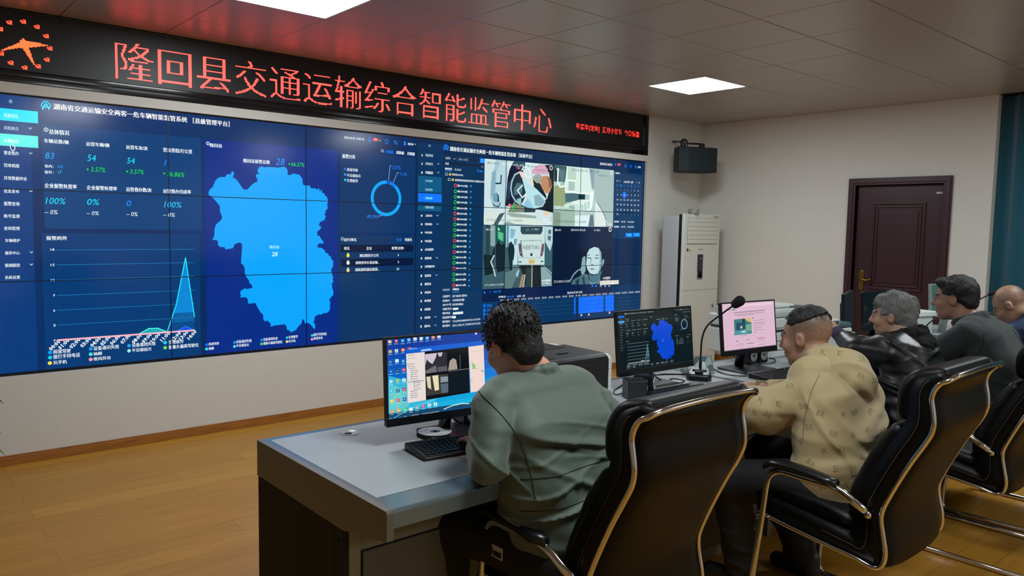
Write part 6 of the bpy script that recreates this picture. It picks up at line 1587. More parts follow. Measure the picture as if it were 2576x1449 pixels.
M3 = [
 ('r','web_page','dcb8cc',0.008,0.028,0.447,0.277,1),
 ('r','task_bar','28242c',0.008,0.022,0.447,0.031,2),
 ('p','web_page','e8ccda',[(0.029,0.269),(0.434,0.269),(0.434,0.257),(0.028,0.257)],2),
 ('l','web_page','8c7888',0.002,[(0.031,0.264),(0.099,0.264)],3),
 ('l','web_page','8c7888',0.002,[(0.041,0.255),(0.105,0.255)],3),
 ('l','web_page','786878',0.003,[(0.031,0.244),(0.083,0.244)],3),
 ('l','web_page','a08898',0.0055,[(0.103,0.227),(0.36,0.229)],3),
 ('l','web_page','a08898',0.003,[(0.102,0.216),(0.359,0.218)],3),
 ('l','web_page','a08898',0.0025,[(0.13,0.21),(0.263,0.211)],3),
 ('l','web_page','988090',0.002,[(0.139,0.101),(0.194,0.101)],3),
 ('l','web_page','907c8c',0.002,[(0.258,0.177),(0.36,0.177)],3),
 ('l','web_page','907c8c',0.003,[(0.257,0.162),(0.358,0.162)],3),
 ('l','web_page','907c8c',0.002,[(0.258,0.15),(0.353,0.15)],3),
 ('l','web_page','907c8c',0.002,[(0.259,0.137),(0.333,0.138)],3),
 ('l','web_page','907c8c',0.002,[(0.259,0.126),(0.355,0.123)],3),
 ('l','web_page','907c8c',0.002,[(0.259,0.113),(0.285,0.112)],3),
 ('l','web_page','6c5c68',0.003,[(0.105,0.075),(0.126,0.075)],3),
 ('l','web_page','a8909c',0.002,[(0.107,0.058),(0.165,0.057)],3),
 ('l','web_page','b89cac',0.002,[(0.106,0.05),(0.168,0.049)],3),
 ('l','web_page','b89cac',0.002,[(0.109,0.036),(0.167,0.037)],3),
 ('l','web_page','6c5c68',0.003,[(0.196,0.076),(0.218,0.076)],3),
 ('l','web_page','7c78b0',0.004,[(0.198,0.056),(0.25,0.056)],3),
 ('l','web_page','b89cac',0.002,[(0.193,0.037),(0.264,0.037)],3),
 ('l','web_page','c07078',0.004,[(0.286,0.079),(0.353,0.078)],3),
 ('l','web_page','c88088',0.003,[(0.295,0.067),(0.344,0.066)],3),
 ('l','web_page','a88098',0.002,[(0.283,0.043),(0.354,0.043)],3),
 ('l','web_page','404850',0.004,[(0.093,0.111),(0.108,0.111)],3),
 ('p','web_page','58a070',[(0.088,0.248),(0.113,0.248),(0.113,0.24),(0.088,0.239)],3),
 ('p','web_page','302830',[(0.253,0.193),(0.263,0.193),(0.261,0.188),(0.254,0.188)],3),
 ('p','page_photo','3c7880',[(0.098,0.191),(0.241,0.193),(0.24,0.107),(0.097,0.108)],3),
 ('p','page_photo','285060',[(0.113,0.172),(0.193,0.173),(0.191,0.134),(0.113,0.132)],4),
 ('p','page_photo','d8b868',[(0.187,0.192),(0.241,0.193),(0.24,0.169),(0.208,0.176)],4),
 ('p','page_photo','4898a0',[(0.102,0.13),(0.153,0.132),(0.239,0.112),(0.24,0.107),(0.097,0.109)],4),
 ('p','page_photo','70a890',[(0.155,0.155),(0.237,0.16),(0.238,0.122),(0.167,0.126)],3.5),
 ('p','page_photo','c8dcd8',[(0.147,0.153),(0.162,0.154),(0.162,0.141),(0.149,0.14)],5),
 ('p','page_photo','c8dcd8',[(0.152,0.125),(0.189,0.125),(0.19,0.117),(0.153,0.118)],5),
 ('p','page_photo','1c3c48',[(0.165,0.192),(0.187,0.192),(0.187,0.167),(0.167,0.166)],4.5),
 ('l','task_bar','d8d0d8',0.003,[(0.028,0.021),(0.031,0.02)],4),
 ('l','task_bar','d8d0d8',0.003,[(0.038,0.02),(0.041,0.02)],4),
 ('l','task_bar','d8d0d8',0.003,[(0.047,0.02),(0.051,0.02)],4),
 ('l','task_bar','d8d0d8',0.003,[(0.057,0.02),(0.061,0.02)],4),
 ('l','task_bar','d8d0d8',0.003,[(0.067,0.02),(0.071,0.019)],4),
 ('l','task_bar','d8d0d8',0.003,[(0.077,0.019),(0.081,0.019)],4),
 ('t','brand_lettering','98a0a4','DELL',0.224,0.004,0.024,0.006,0.03,0),
]

def draw(items, parent, M, tint=None, only=None, sx=1.0, sy=1.0, ox=0.0, oy=0.0, thin=1.0, lift=0.0004):
    """builds the pictures shown on a screen, one flat mesh per element; M puts (x right, y up, z out) on the screen"""
    parts = {}
    def gm(h): return glow(tint.get(h, tint['*'](h)) if tint else h)
    X = lambda v: (v-ox)*sx
    Y = lambda v: (v-oy)*sy
    for it in items:
        k, part, col = it[:3]
        if only and part not in only: continue
        if part not in parts: parts[part] = MB()
        mb = parts[part]; mt = gm(col)
        if k == 'r':
            x0, y0, x1, y1, ly = it[3:]; z = ly*lift
            mb.add([(X(x0),Y(y0),z),(X(x1),Y(y0),z),(X(x1),Y(y1),z),(X(x0),Y(y1),z)], [(0,1,2,3)], mt, False, M)
        elif k == 'p':
            pts, ly = it[3:]; z = ly*lift
            A = sum(pts[i][0]*pts[(i+1)%len(pts)][1]-pts[(i+1)%len(pts)][0]*pts[i][1] for i in range(len(pts)))
            if A < 0: pts = list(reversed(pts))
            from mathutils.geometry import tessellate_polygon
            tri = tessellate_polygon([[Vector((a, b, 0)) for a, b in pts]])
            fs = []
            for t in tri:
                a, b, c = [Vector(pts[i]) for i in t]
                cr = (b-a).x*(c-a).y-(b-a).y*(c-a).x
                fs.append(tuple(t) if cr > 0 else tuple(reversed(t)))
            mb.add([(X(a), Y(b), z) for a, b in pts], fs, mt, False, M)
        elif k == 'l':
            w, pts, ly = it[3:]; z = ly*lift
            P = [Vector((X(a), Y(b))) for a, b in pts]; w = w*thin
            for i in range(len(P)-1):
                d = P[i+1]-P[i]
                if d.length < 1e-6: continue
                d.normalize(); n = Vector((-d.y, d.x))*w/2; e = d*w*0.35
                a, b = P[i]-e, P[i+1]+e
                mb.add([(*(a-n),z),(*(b-n),z),(*(b+n),z),(*(a+n),z)], [(0,1,2,3)], mt, False, M)
        elif k == 'd':
            x, y, rr, ly = it[3:]; z = ly*lift; n = 14
            mb.add([(X(x)+rr*sx*math.cos(2*math.pi*i/n), Y(y)+rr*sx*math.sin(2*math.pi*i/n), z) for i in range(n)], [tuple(range(n))], mt, False, M)
        elif k == 'g':
            x, y, r0, r1, a0, a1, ly = (it[3:] + (0,360,3))[:7] if len(it) < 10 else it[3:]
            z = ly*lift; n = max(8, int((a1-a0)/6)) if r1 > .05 else 14
            vs = []
            for i in range(n+1):
                t = R(a0+(a1-a0)*i/n)
                vs += [(X(x)+r0*sx*math.cos(t), Y(y)+r0*sx*math.sin(t), z), (X(x)+r1*sx*math.cos(t), Y(y)+r1*sx*math.sin(t), z)]
            mb.add(vs, [(2*i, 2*i+1, 2*i+3, 2*i+2) for i in range(n)], mt, False, M)
        elif k == 't':
            s, x, y, w_, h_, bold, sh = it[3:]
            e = h_*sy*(.030 if bold > .025 else .016 if bold > .015 else 0)
            for dx in ((-e, e) if e and thin == 1.0 else (0,)):
                put_text(mb, s, mt, M @ Matrix.Translation((X(x)+dx, Y(y), 4.5*lift)), w_*sx, h_*sy, 0.0, sh, res=2 if sh else 1)
        elif k == 'rt':
            s, x, y, h_, a = it[3:]
            h_ = h_*sy
            put_text(mb, s, mt, M @ Matrix.Translation((X(x), Y(y), 4.5*lift)) @ Matrix.Rotation(R(a),4,'Z') @ Matrix.Translation((-h_*1.35, -h_*0.5, 0)), h_*2.7, h_, 0.03, 0, res=1)
    for nm, mb in parts.items():
        mb.build(nm, None, parent, fix=False)

SWP, SHP, SZB = 0.9909, 0.5558, 0.5567
vw = thing('video_wall', 'large blue video wall of joined screens showing dashboards, set in the white wall', 'video wall', (0, 0, SZB))
# x right, y up, z out of the wall (towards -Y)
Mwall = Matrix(((1,0,0,0),(0,0,-1,0),(0,1,0,-SZB),(0,0,0,1)))
panel = MB().box((0.0006, 0.0, 0.0006), (SWP-0.0006, 0.06, SHP-0.0006), mat('screen_back', '0a0a0c', 0.4))
for c_ in range(6):
    for r_ in range(3):
        shade = ['012f66', '012a5e', '01306a'][(c_+r_)%3] if c_ < 3 else ['072a54', '0a2c50', '082850'][(c_*2+r_)%3]
        p_ = MB().box((0.0008, 0.002, 0.0008), (SWP-0.0008, 0.055, SHP-0.0008), mat('screen_back', '0a0a0c', 0.4))
        e_ = glow(shade)
        p_.add([(0.0008,0.0005,0.0008),(SWP-.0008,0.0005,0.0008),(SWP-.0008,0.0005,SHP-.0008),(0.0008,0.0005,SHP-.0008)], [(0,1,2,3)], e_)
        o = p_.build('display_panel', None, vw, fix=False); o.location = (c_*SWP, 0, r_*SHP)
bz = MB()
mbz = mat('screen_bezel', '040a20', 0.3)
for c_ in range(0, 7):
    bz.box((c_*SWP-0.0028, -0.0042, 0), (c_*SWP+0.0028, -0.003, 3*SHP))
for r_ in range(0, 4):
    bz.box((0, -0.0043, r_*SHP-0.0026), (6*SWP, -0.0032, r_*SHP+0.0026))
bz.build('bezel_grid', mbz, vw)
fr = MB(); fr.box((-0.008, -0.006, -0.0145), (6*SWP+0.004, 0.03, -0.003))
fr.build('lower_frame', m_blk, vw)
draw(WALL, vw, Mwall)

# ================================================================ the LED sign over the video wall
led = thing('led_sign', 'long black LED sign with glowing red characters and clock under the ceiling', 'LED sign', (0, WF, LZ0))
m_ledblk = mat('led_module_black', '0b0a0f', 0.42, noise=0.15, nscale=300)
m_gloss = mat('led_trim_gloss_black', '0c0d12', 0.12, bump=0.02, bscale=9)
hz = ZC-LZ0
MB().box((LX0, 0.012, 0.075), (LX1-0.02, 0.12, hz-0.004)).build('led_modules', m_ledblk, led)
f = MB()
f.box((LX0, -0.004, 0.0), (LX1, 0.11, 0.038)); f.box((LX0, 0.004, 0.038), (LX1, 0.11, 0.072))
f.build('lower_trim', m_gloss, led, bevel=0.003)
f = MB()
f.box((LX1-0.05, -0.006, 0.0), (LX1, 0.11, hz-0.003)); f.box((LX0, 0.0, hz-0.018), (LX1-0.05, 0.11, hz-0.003)); f.box((LX0, -0.006, 0.0), (LX0+0.05, 0.11, hz-0.003))
f.build('frame', mat('led_frame_black', '0d0d12', 0.3), led, bevel=0.002)
MB().box((LX1-0.066, 0.004, 0.10), (LX1-0.058, 0.02, 0.30)).build('inner_edge', mat('grey_edge', '5a5a66', 0.35), led)
def inside(v, f, x, y):
    for t in f:
        n = len(t); c = False
        j = n-1
        for i in range(n):
            xi, yi = v[t[i]]; xj, yj = v[t[j]]
            if (yi > y) != (yj > y) and x < (xj-xi)*(y-yi)/(yj-yi)+xi: c = not c
            j = i
        if c: return True
    return False
def dot_text(mb, s, X, Z, w, h, rows, mt, thick=1, dot=0.92, split=None):
    """lettering as a dot matrix of square LEDs; strokes run wider sideways than up and down"""
    pitch = h/rows
    v, f, b = glyphs(s, -0.016 if rows > 20 else -0.004, 0, 3)
    gx = (b[2]-b[0])/w; gy = (b[3]-b[1])/h
    boxes = []
    for t in f:
        xs = [v[i][0] for i in t]; ys = [v[i][1] for i in t]; boxes.append((min(xs), max(xs), min(ys), max(ys)))
    cols = int(w/pitch)
    on = set()
    for c in range(cols):
        x = b[0]+(c+0.5)*pitch*gx
        cand = [i for i, q in enumerate(boxes) if q[0] <= x <= q[1]]
        if not cand: continue
        ff = [f[i] for i in cand]
        for r_ in range(rows+1):
            if inside(v, ff, x, b[1]+(r_+0.5)*pitch*gy):
                for k in range(thick): on.add((c+k, r_))
    e = pitch*dot/2
    for c, r_ in sorted(on):
        if split is not None:
            i = int((b[0]+(c+0.5-(thick-1)/2)*pitch*gx)//1.0); mb = split.setdefault(i, MB())
        cx, cz = X+(c+0.5)*pitch, Z+(r_+0.5)*pitch
        mb.add([(cx-e,0,cz-e),(cx+e,0,cz-e),(cx+e,0,cz+e),(cx-e,0,cz+e)], [(0,1,2,3)], mt)
def led_mat(name, col, st):
    return emat(name, col, st, base=0.02, rough=0.4)
m_l1 = led_mat('led_red_orange', (1.0, 0.045, 0.034), 4.6)
m_l2 = led_mat('led_red', (1.0, 0.022, 0.016), 3.6)
m_l3 = led_mat('led_orange', (1.0, 0.075, 0.02), 4.0)
sp_ = {}; dot_text(None, LED_TITLE[0], 0, 0, LED_TITLE[1][2], LED_TITLE[1][3], 34, m_l1, 2, 0.92, sp_)
for t_ in sp_.values():
    o = t_.build('lit_character', None, led, fix=False); o.location = (LED_TITLE[1][0], 0.0105, LED_TITLE[1][1]-LZ0)
t_ = MB(); dot_text(t_, LED_DATE[0], 0, 0, LED_DATE[1][2], LED_DATE[1][3], 14, m_l2, 1, 0.98)
o = t_.build('date_characters', None, led, fix=False); o.location = (LED_DATE[1][0], 0.0105, LED_DATE[1][1]-LZ0)
t_ = MB(); pitch = 0.0058; cells = {}
cxx, czz, crr = LED_CLOCK
for hh in range(12):
    a = R(90-hh*30); px, pz = crr*math.cos(a), crr*math.sin(a)
    for ix in range(-2, 3):
        for iz in range(-2, 2):
            if (ix, iz) in ((-2,1),(-2,-2),(-1,1),(0,0)): continue
            cells[(round(px/pitch)+ix, round(pz/pitch)+iz)] = m_l2 if (ix+iz)%2 else m_l3
def hand(ang, L_, w0, back=0.02):
    a = R(ang); d = Vector((math.cos(a), math.sin(a))); n = Vector((-d.y, d.x))
    for i in range(-40, 41):
        for j in range(-40, 41):
            p = Vector((i, j))*pitch; u = p.dot(d); q = abs(p.dot(n))
            if -back <= u <= L_ and q <= w0*(1-max(u, 0)/L_)+pitch*0.45: cells[(i, j)] = m_l3
hand(6, crr*0.92, 0.020); hand(206, crr*0.92, 0.013); hand(-66, crr*0.92, 0.016); hand(96, crr*0.25, 0.010)
e = pitch*0.45
for (i, j), mt in cells.items():
    x, z = i*pitch, j*pitch
    t_.add([(x-e,0,z-e),(x+e,0,z-e),(x+e,0,z+e),(x-e,0,z+e)], [(0,1,2,3)], mt)
o = t_.build('clock_face', None, led, fix=False); o.location = (cxx, 0.0105, czz-LZ0)

# ================================================================ console desks in a row
DZT = 0.75; DYB, DYF = -2.905, -3.755
m_trim = mat('desk_trim_grey_metal', '6d7c82', 0.28, metal=0.55, noise=0.04, nscale=200)
m_top = mat('desk_inlay_light_grey', 'a3abae', 0.4, noise=0.05, nscale=400)
m_body = mat('desk_body_taupe', '7d765f', 0.5, noise=0.05, nscale=60)
m_fdoor = mat('desk_door_dark_taupe', '55523f', 0.5, noise=0.05, nscale=60)
m_groove = mat('groove_black', '080806', 0.8)
seams = [0.395, 1.565, 2.700, 3.865, 5.03, 6.20]
desk_labels = ['grey console desk at the near end of the row, with the dashboard-free desktop monitor and printer on it',
               'grey console desk second from the near end, carrying the black dashboard monitor and open keyboard',
               'grey console desk third from the near end, carrying the pink web page monitor',
               'grey console desk fourth from the near end, in front of the blazer man',
               'grey console desk at the far end of the row, near the door']
desk_labels[0] = 'grey console desk at the near end of the row, under the blue desktop monitor'
for i in range(5):
    x0, x1 = seams[i]+0.002, seams[i+1]-0.002
    t = thing('console_desk', desk_labels[i], 'desk', (x0, DYF, 0), group='grey console desks in a row')
    W_ = x1-x0; D_ = DYB-DYF
    eL = 0.034 if i == 0 else 0.022
    tp = MB()
    tp.prism([(0.0, 0.012), (0.004,0.004),(0.012, 0.0), (0.0,0.0)][:0] or [(0,0)]*0 or [(0.0,0.0),(0.0,0.0)][:0] or [(-0.0, 0.70), (0.0, 0.742), (0.0025, 0.748), (0.010, 0.75), (D_-.004, 0.75), (D_, 0.745), (D_, 0.70)], 0.0 if i else 0.021, W_, 0)
    tp.build('desktop', m_trim, t)
    MB().add([(eL, 0.108, 0.7506), (W_-0.026, 0.108, 0.7506), (W_-0.026, D_-0.033, 0.7506), (eL, D_-0.033, 0.7506)], [(0,1,2,3)]).build('inlay', m_top, t, fix=False)
    b = MB()
    b.box((0.024, 0.245, 0.0), (0.06, D_-0.006, 0.70)); b.box((W_-0.05, 0.245, 0.0), (W_-0.014, D_-0.006, 0.70))
    b.box((0.06, D_-0.03, 0.02), (W_-0.05, D_-0.008, 0.70)); b.box((0.06, 0.26, 0.05), (W_-0.05, 0.275, 0.70)); b.box((0.06, 0.28, 0.0), (W_-0.05, 0.3, 0.06))
    b.build('cabinet_body', m_body, t, bevel=0.002)
    for a0, a1, hz in (((0.075, W_*0.5-0.008, 1), (W_*0.5+0.008, W_-0.065, 0)) if i else ((0.075, 0.575, 1), (0.60, W_-0.065, 0))):
        g = MB().box((a0-.004, 0.2585, 0.066), (a1+.004, 0.262, 0.539), m_groove)
        g.box((a0, 0.252, 0.07), (a1, 0.262, 0.535), m_fdoor)
        g.build('door', None, t)
    if i:
        MB().box((0.06, 0.20, 0.635), (W_-0.05, 0.265, 0.70)).build('cable_channel', m_body, t, bevel=0.003)
    else:
        MB().box((0.05, 0.10, 0.655), (W_-0.05, 0.262, 0.695)).build('cable_channel', mat('dark_channel','26261f',0.6), t, bevel=0.003)
        ec = MB().prism([(D_, 0.75), (0.010, 0.75), (0.0025, 0.748), (0.0, 0.742), (0.0, 0.668), (0.24, 0.624), (D_, 0.626)], 0.0, 0.0208, 0)
        ec.build('end_cap', mat('desk_end_cap_grey', '64645a', 0.4, metal=0.2, noise=0.06, nscale=200), t)
        sd = MB().box((0.002, 0.245, 0.0), (0.022, D_-0.004, 0.622))
        sd.box((0.0012, 0.292, 0.0), (0.0025, 0.2935, 0.622), m_groove)
        sd.build('side_panel', mat('desk_side_taupe', '857c5e', 0.5, noise=0.04, nscale=60), t)
        for yy, zz in ((0.268, 0.585), (D_-0.02, 0.585)):
            MB().lathe([(0.005,-.002),(0.005,0.002),(0.003,0.003)], M=Matrix.Translation((0.0, yy, zz)) @ Matrix.Rotation(R(-90),4,'Y'), seg=10).build('screw', m_groove, t)
        gm = MB().lathe([(0.036,0),(0.036,0.002),(0.031,0.0035),(0.029,0.002)], M=Matrix.Translation((0.298, 0.735, DZT)), seg=24, mt=mat('grommet_light','c6ccd0',0.3))
        gm.lathe([(0.013,0.0025),(0.013,0.0036)], M=Matrix.Translation((0.285, 0.727, DZT)), seg=14, mt=m_blk)
        gm.build('cable_grommet', None, t)

# ================================================================ black leather conference chairs
m_lea = mat('black_leather', '040505', 0.42, bump=0.06, bscale=500, spec=0.2)
m_lea2 = mat('black_leather_soft', '070809', 0.45, bump=0.08, bscale=400, spec=0.3)
m_chr = mat('chrome', 'd8d8d8', 0.12, metal=1.0)
m_sti = mat('brown_stitching', '523a2a', 0.7)
m_pad = mat('arm_pad_black', '0e1114', 0.3)
OUT = [(.22,.415),(.10,.395),(-.05,.375),(-.17,.36),(-.228,.348),(-.26,.366),(-.268,.42),(-.248,.52),(-.262,.59),(-.33,.74),(-.388,.85),(-.394,.91),(-.384,.97),(-.396,1.01),(-.425,1.04)]
INN = [(.235,.485),(.10,.475),(-.03,.455),(-.11,.44),(-.135,.435),(-.142,.455),(-.148,.50),(-.160,.56),(-.175,.615),(-.243,.76),(-.300,.87),(-.310,.93),(-.314,.985),(-.335,1.03),(-.395,1.06)]
def make_chair(label, loc, rz=0.0):
    t = thing('office_chair', label, 'chair', loc, rz, group='black leather chairs with chrome frames')
    op = smooth_path([(0,a,b) for a,b in OUT], 4); ip = smooth_path([(0,a,b) for a,b in INN], 4)
    rings = []
    n = len(op)
    for i, (o_, q) in enumerate(zip(op, ip)):
        d = (o_-q); d.normalize()
        f_ = i/(n-1)
        bl = 0.016*min(1, 6*f_)+0.012*math.sin(math.pi*f_)
        rg = []
        hw = 0.245-0.012*max(0, f_-0.86)/0.14
        for k in range(9):
            x = -hw+2*hw*k/8
            e = 1-(x/hw)**4
            rg.append(o_+d*bl*e+Vector((x,0,0)))
        for k in range(8, -1, -1):
            x = -hw+2*hw*k/8
            rg.append(q+Vector((x*0.985,0,0)))
        rings.append(rg)
    sh = MB().loft(rings).build('back_shell', m_lea, t)
    # chrome tube round the outline of the shell
    L = [(-.25, a, b) for a, b in [(p.y, p.z) for p in op]]
    top = [(-.246,-.428,1.036),(-.225,-.440,1.047),(-.18,-.446,1.053),(0,-.450,1.058),(.18,-.446,1.053),(.225,-.440,1.047),(.246,-.428,1.036)]
    Rr = [(.25, b, c) for a, b, c in reversed(L)]
    MB().tube(smooth_path(L[:-1:2]+top+Rr[1::2], 3), 0.0085, seg=8).build('chrome_trim', m_chr, t)
    # seat cushion, back cushion and head pad
    s_ = Soft(0.010, 0.04)
    slab(s_, [(.205,.482),(.10,.482),(-.0,.474),(-.105,.462)], .185, [.034,.038,.038,.034])
    s_.build('seat_cushion', m_lea2, t)
    s_ = Soft(0.010, 0.04)
    pth = [(-.150,.52),(-.165,.60),(-.225,.74),(-.272,.83)]
    slab(s_, [(a+.012,b) for a,b in pth], .185, [.030,.035,.035,.026])
    s_.build('back_cushion', m_lea2, t)
    s_ = Soft(0.010, 0.04)
    slab(s_, [(-.290,.90),(-.298,.97),(-.330,1.022),(-.395,1.048)], .198, [.026,.033,.030,.018], n=7)
    s_.build('head_pad', m_lea, t)
    st = MB()
    for sx in (-1, 1):
        pts = [q*0.55+o_*0.45 for q, o_ in zip(ip, op)][8:-3]
        pts = [Vector((sx*0.2465, p.y, p.z)) for p in pts]
        st.tube(pts, 0.0012, seg=4)
    st.build('stitching', m_sti, t)
    # frame: arm, front leg and floor runner are one bent tube on each side
    for sx in (-1, 1):
        x = sx*0.272
        pts = fillet([(sx*.252,-.205,.535),(x,-.175,.56),(x,-.10,.600),(x,.165,.608),(x,.225,.10),(x,.225,.014),(x,-.44,.014)], 0.07, 6)
        fr_ = MB().tube(pts, 0.0125, seg=10, flat=(1.15,0.85)).build('side_frame', m_chr, t)
        p = MB()
        ring = []
        for i in range(9):
            f_ = i/8; y = .185-.285*f_; z = .623+0.010*math.sin(math.pi*min(1,f_*1.1))-(0.020 if i == 0 else 0)-0.012*f_
            w_ = .027*(0.6 if i in (0,8) else 1)
            ring.append([(x-w_,y,z-.006),(x-w_,y,z+.008),(x-w_*.6,y,z+.018),(x+w_*.6,y,z+.018),(x+w_,y,z+.008),(x+w_,y,z-.006)])
        p.loft(ring).build('arm_pad', m_pad, fr_)
        MB().lathe([(0.014,-.02),(0.014,0.0),(0.009,0.006)], M=Matrix.Translation((sx*.262,-.207,.53)) @ Matrix.Rotation(R(90*sx),4,'Y'), seg=10).build('arm_bolt', m_chr, fr_)
        fo = MB()
        for yy in (.17, -.38): fo.box((x-.018, yy-.03, 0.0), (x+.018, yy+.03, 0.006))
        fo.build('foot_pad', m_blk, fr_)
    cb = MB().tube([(-.272,.205,.40),(.272,.205,.40)], 0.010)
    cb.tube([(-.272,-.06,.372),(.272,-.06,.372)], 0.010) if False else None
    cb.tube(fillet([(-.272,-.43,.014),(-.272,-.45,.014),(.272,-.45,.014),(.272,-.43,.014)], .02), 0.012)
    cb.build('cross_bar', m_chr, t)
    return t
ch = make_chair('black leather chair in the foreground whose tall back hides the arm of the green jacket man', (1.09, -3.82, 0))
ch2 = dup(ch, (2.25, -4.10, 0), 0, 'black leather chair that the man in the beige hooded jacket sits on')
ch3 = dup(ch, (3.45, -4.11, 0), 0, 'black leather chair at the right edge with an empty seat front and chrome arm end')
ch4 = dup(ch, (4.08, -4.14, 0), 0, 'black leather chair under the man in the grey blazer, mostly hidden')
ch5 = dup(ch, (5.20, -4.16, 0), 0, 'black leather chair of the balding man in navy, cut by the right edge')
ch['label'] = 'black leather chair in the foreground, its tall back beside the man in the green jacket'

# ================================================================ things on the desks
m_mon = mat('monitor_black', '0b0d12', 0.3)
m_mon2 = mat('monitor_bezel', '10141a', 0.35)
def screen_frame(bl, yaw, tilt):
    d = Vector((math.cos(yaw), math.sin(yaw), 0)); n = Vector((-math.sin(yaw), math.cos(yaw), 0))
    u = Vector((0,0,1))*math.cos(tilt)+n*math.sin(tilt)
    o = d.cross(u)      # towards the viewer
    M = Matrix((d, u, o)).transposed().to_4x4()
    return M, d, n
def monitor(name, label, bl, yaw, tilt, H, W_, items, base, glowc, extra=None, low=0.03, m_case=None, stand='plate'):
    M, d, n = screen_frame(bl, yaw, tilt)
    B = Vector(bl)
    cx = B+d*(W_/2)+n*0.05
    t = thing(name, label, 'monitor', (cx.x, cx.y, DZT+0.0006))
    Mi = Matrix.Translation(B-t.location) @ M
    case = m_case or m_mon
    MB().rbox((0,0,-0.022),(W_,H,-0.002),0.006,case,Mi,axis=2).rbox((W_*.22,H*.15,-0.045),(W_*.78,H*.8,-0.02),0.02,case,Mi,axis=2).build('casing', case, t)
    fr = MB()
    for a, b in (((0,0),(W_,low-.002)),((0,H-.008),(W_,H)),((0,low-.002),(.008,H-.008)),((W_-.008,low-.002),(W_,H-.008))):
        fr.box((a[0],a[1],-0.003),(b[0],b[1],0.0008), None, Mi)
    fr.build('bezel', m_mon2, t, bevel=0.001)
    sc_ = MB().add([(.008,low-.002,-0.001),(W_-.008,low-.002,-0.001),(W_-.008,H-.008,-0.001),(.008,H-.008,-0.001)], [(0,1,2,3)], glow(glowc), False, Mi)
    sc_.build('screen', None, t, fix=False)
    if items: draw(items, t, Mi @ Matrix.Translation((0,0,-0.0008)), lift=0.0002)
    if extra: extra(t, Mi)
    # stand
    s = MB(); ft = Vector((0,0,0)); loc = t.location
    neck_top = B+d*(W_/2)+n*0.035+Vector((0,0,H*0.35))-loc
    s.tube([ft+n*0.03+Vector((0,0,0.012)), neck_top+n*0.01], 0.026, seg=8, flat=(0.7,1.1) )
    s.build('stand_neck', case, t)
    bs = MB()
    w_, dd = base
    an = math.atan2(d.y, d.x)
    Rz = Matrix.Rotation(an, 4, 'Z')
    if stand == 'plate':
        bs.rbox((-w_/2, -dd*0.62, 0.0), (w_/2, dd*0.38, 0.012), 0.012, None, Rz)
    else:
        bs.prism([(-w_/2+.03,-dd*.6),(w_/2-.03,-dd*.6),(w_/2,dd*.1),(w_/2-.03,dd*.4),(-w_/2+.03,dd*.4),(-w_/2,dd*.1)], 0, 0.014, 2, None, Rz)
    bs.build('stand_base', case, t, bevel=0.003)
    return t
m1 = monitor('computer_monitor', 'black monitor showing a blue desktop with icons, left of the man in green', (.702,-3.257,.82), -.0915, .068, .305, .54, M1, (.24,.19), '0a5cc0', stand='hex')
def dash(t, Mi):
    tint = {'*': lambda h: '0c1c22' if sum(int(h[i:i+2],16) for i in (0,2,4)) < 300 else '8ea2a6', '04a6ff': '0848d0', '02e4ff': '0c58c8', '5cf6e8': '3c98d8', '08a8f8': '6c9ccc', '1458d8': '3c68b8', '0888d8':'3c6c74','0560a0':'24444c','044a88':'1a3038','20e0f8':'5a98a0','ffb8c8':'a0a0a0','013a7c':'0b1a20'}
    keep = ('sidebar_menu','header_title','statistics_panel','trend_chart','map_graphic','map_legend','alarm_ring_chart','ranking_table')
    k = (.541-.016)/(3*SWP); kv = (.305-.038)/(3*SHP)
    draw(WALL, t, Mi @ Matrix.Translation((.008,.030,-0.0008)), tint, keep, k, kv, 0.0, SZB, k*1.6, 0.0002)
m2 = monitor('computer_monitor', 'black monitor showing the dark dashboard with the blue county map', (2.013,-3.142,.819), -.036, .105, .305, .541, M2, (.22,.19), '0b171c', dash)
m3 = monitor('computer_monitor', 'small black monitor showing a pinkish web page, behind the desk microphone', (2.793,-3.176,.842), -.097, .117, .285, .455, M3, (.26,.20), 'dcb8cc')
m4 = monitor('computer_monitor', 'dark monitor turned nearly edge on between the woman and the door', (4.22,-3.14,.815), .33, .06, .29, .47, None, (.22,.19), '0a1a20')
m5 = monitor('computer_monitor', 'dark monitor behind the head of the grey haired woman', (4.74,-3.02,.81), -.10, .06, .28, .46, None, (.22,.18), '0c1418')
m6 = monitor('computer_monitor', 'light grey framed monitor with a pale green screen in front of the blazer man', (5.33,-3.24,.90), -.35, .08, .24, .42, None, (.22,.18), '3c5a54', m_case=mat('monitor_grey_case','8f9a98',0.4))
for o in m6.children:
    if o.name.startswith('bezel'): o.data = o.data.copy(); o.data.materials[0] = mat('monitor_grey_case','8f9a98',0.4)

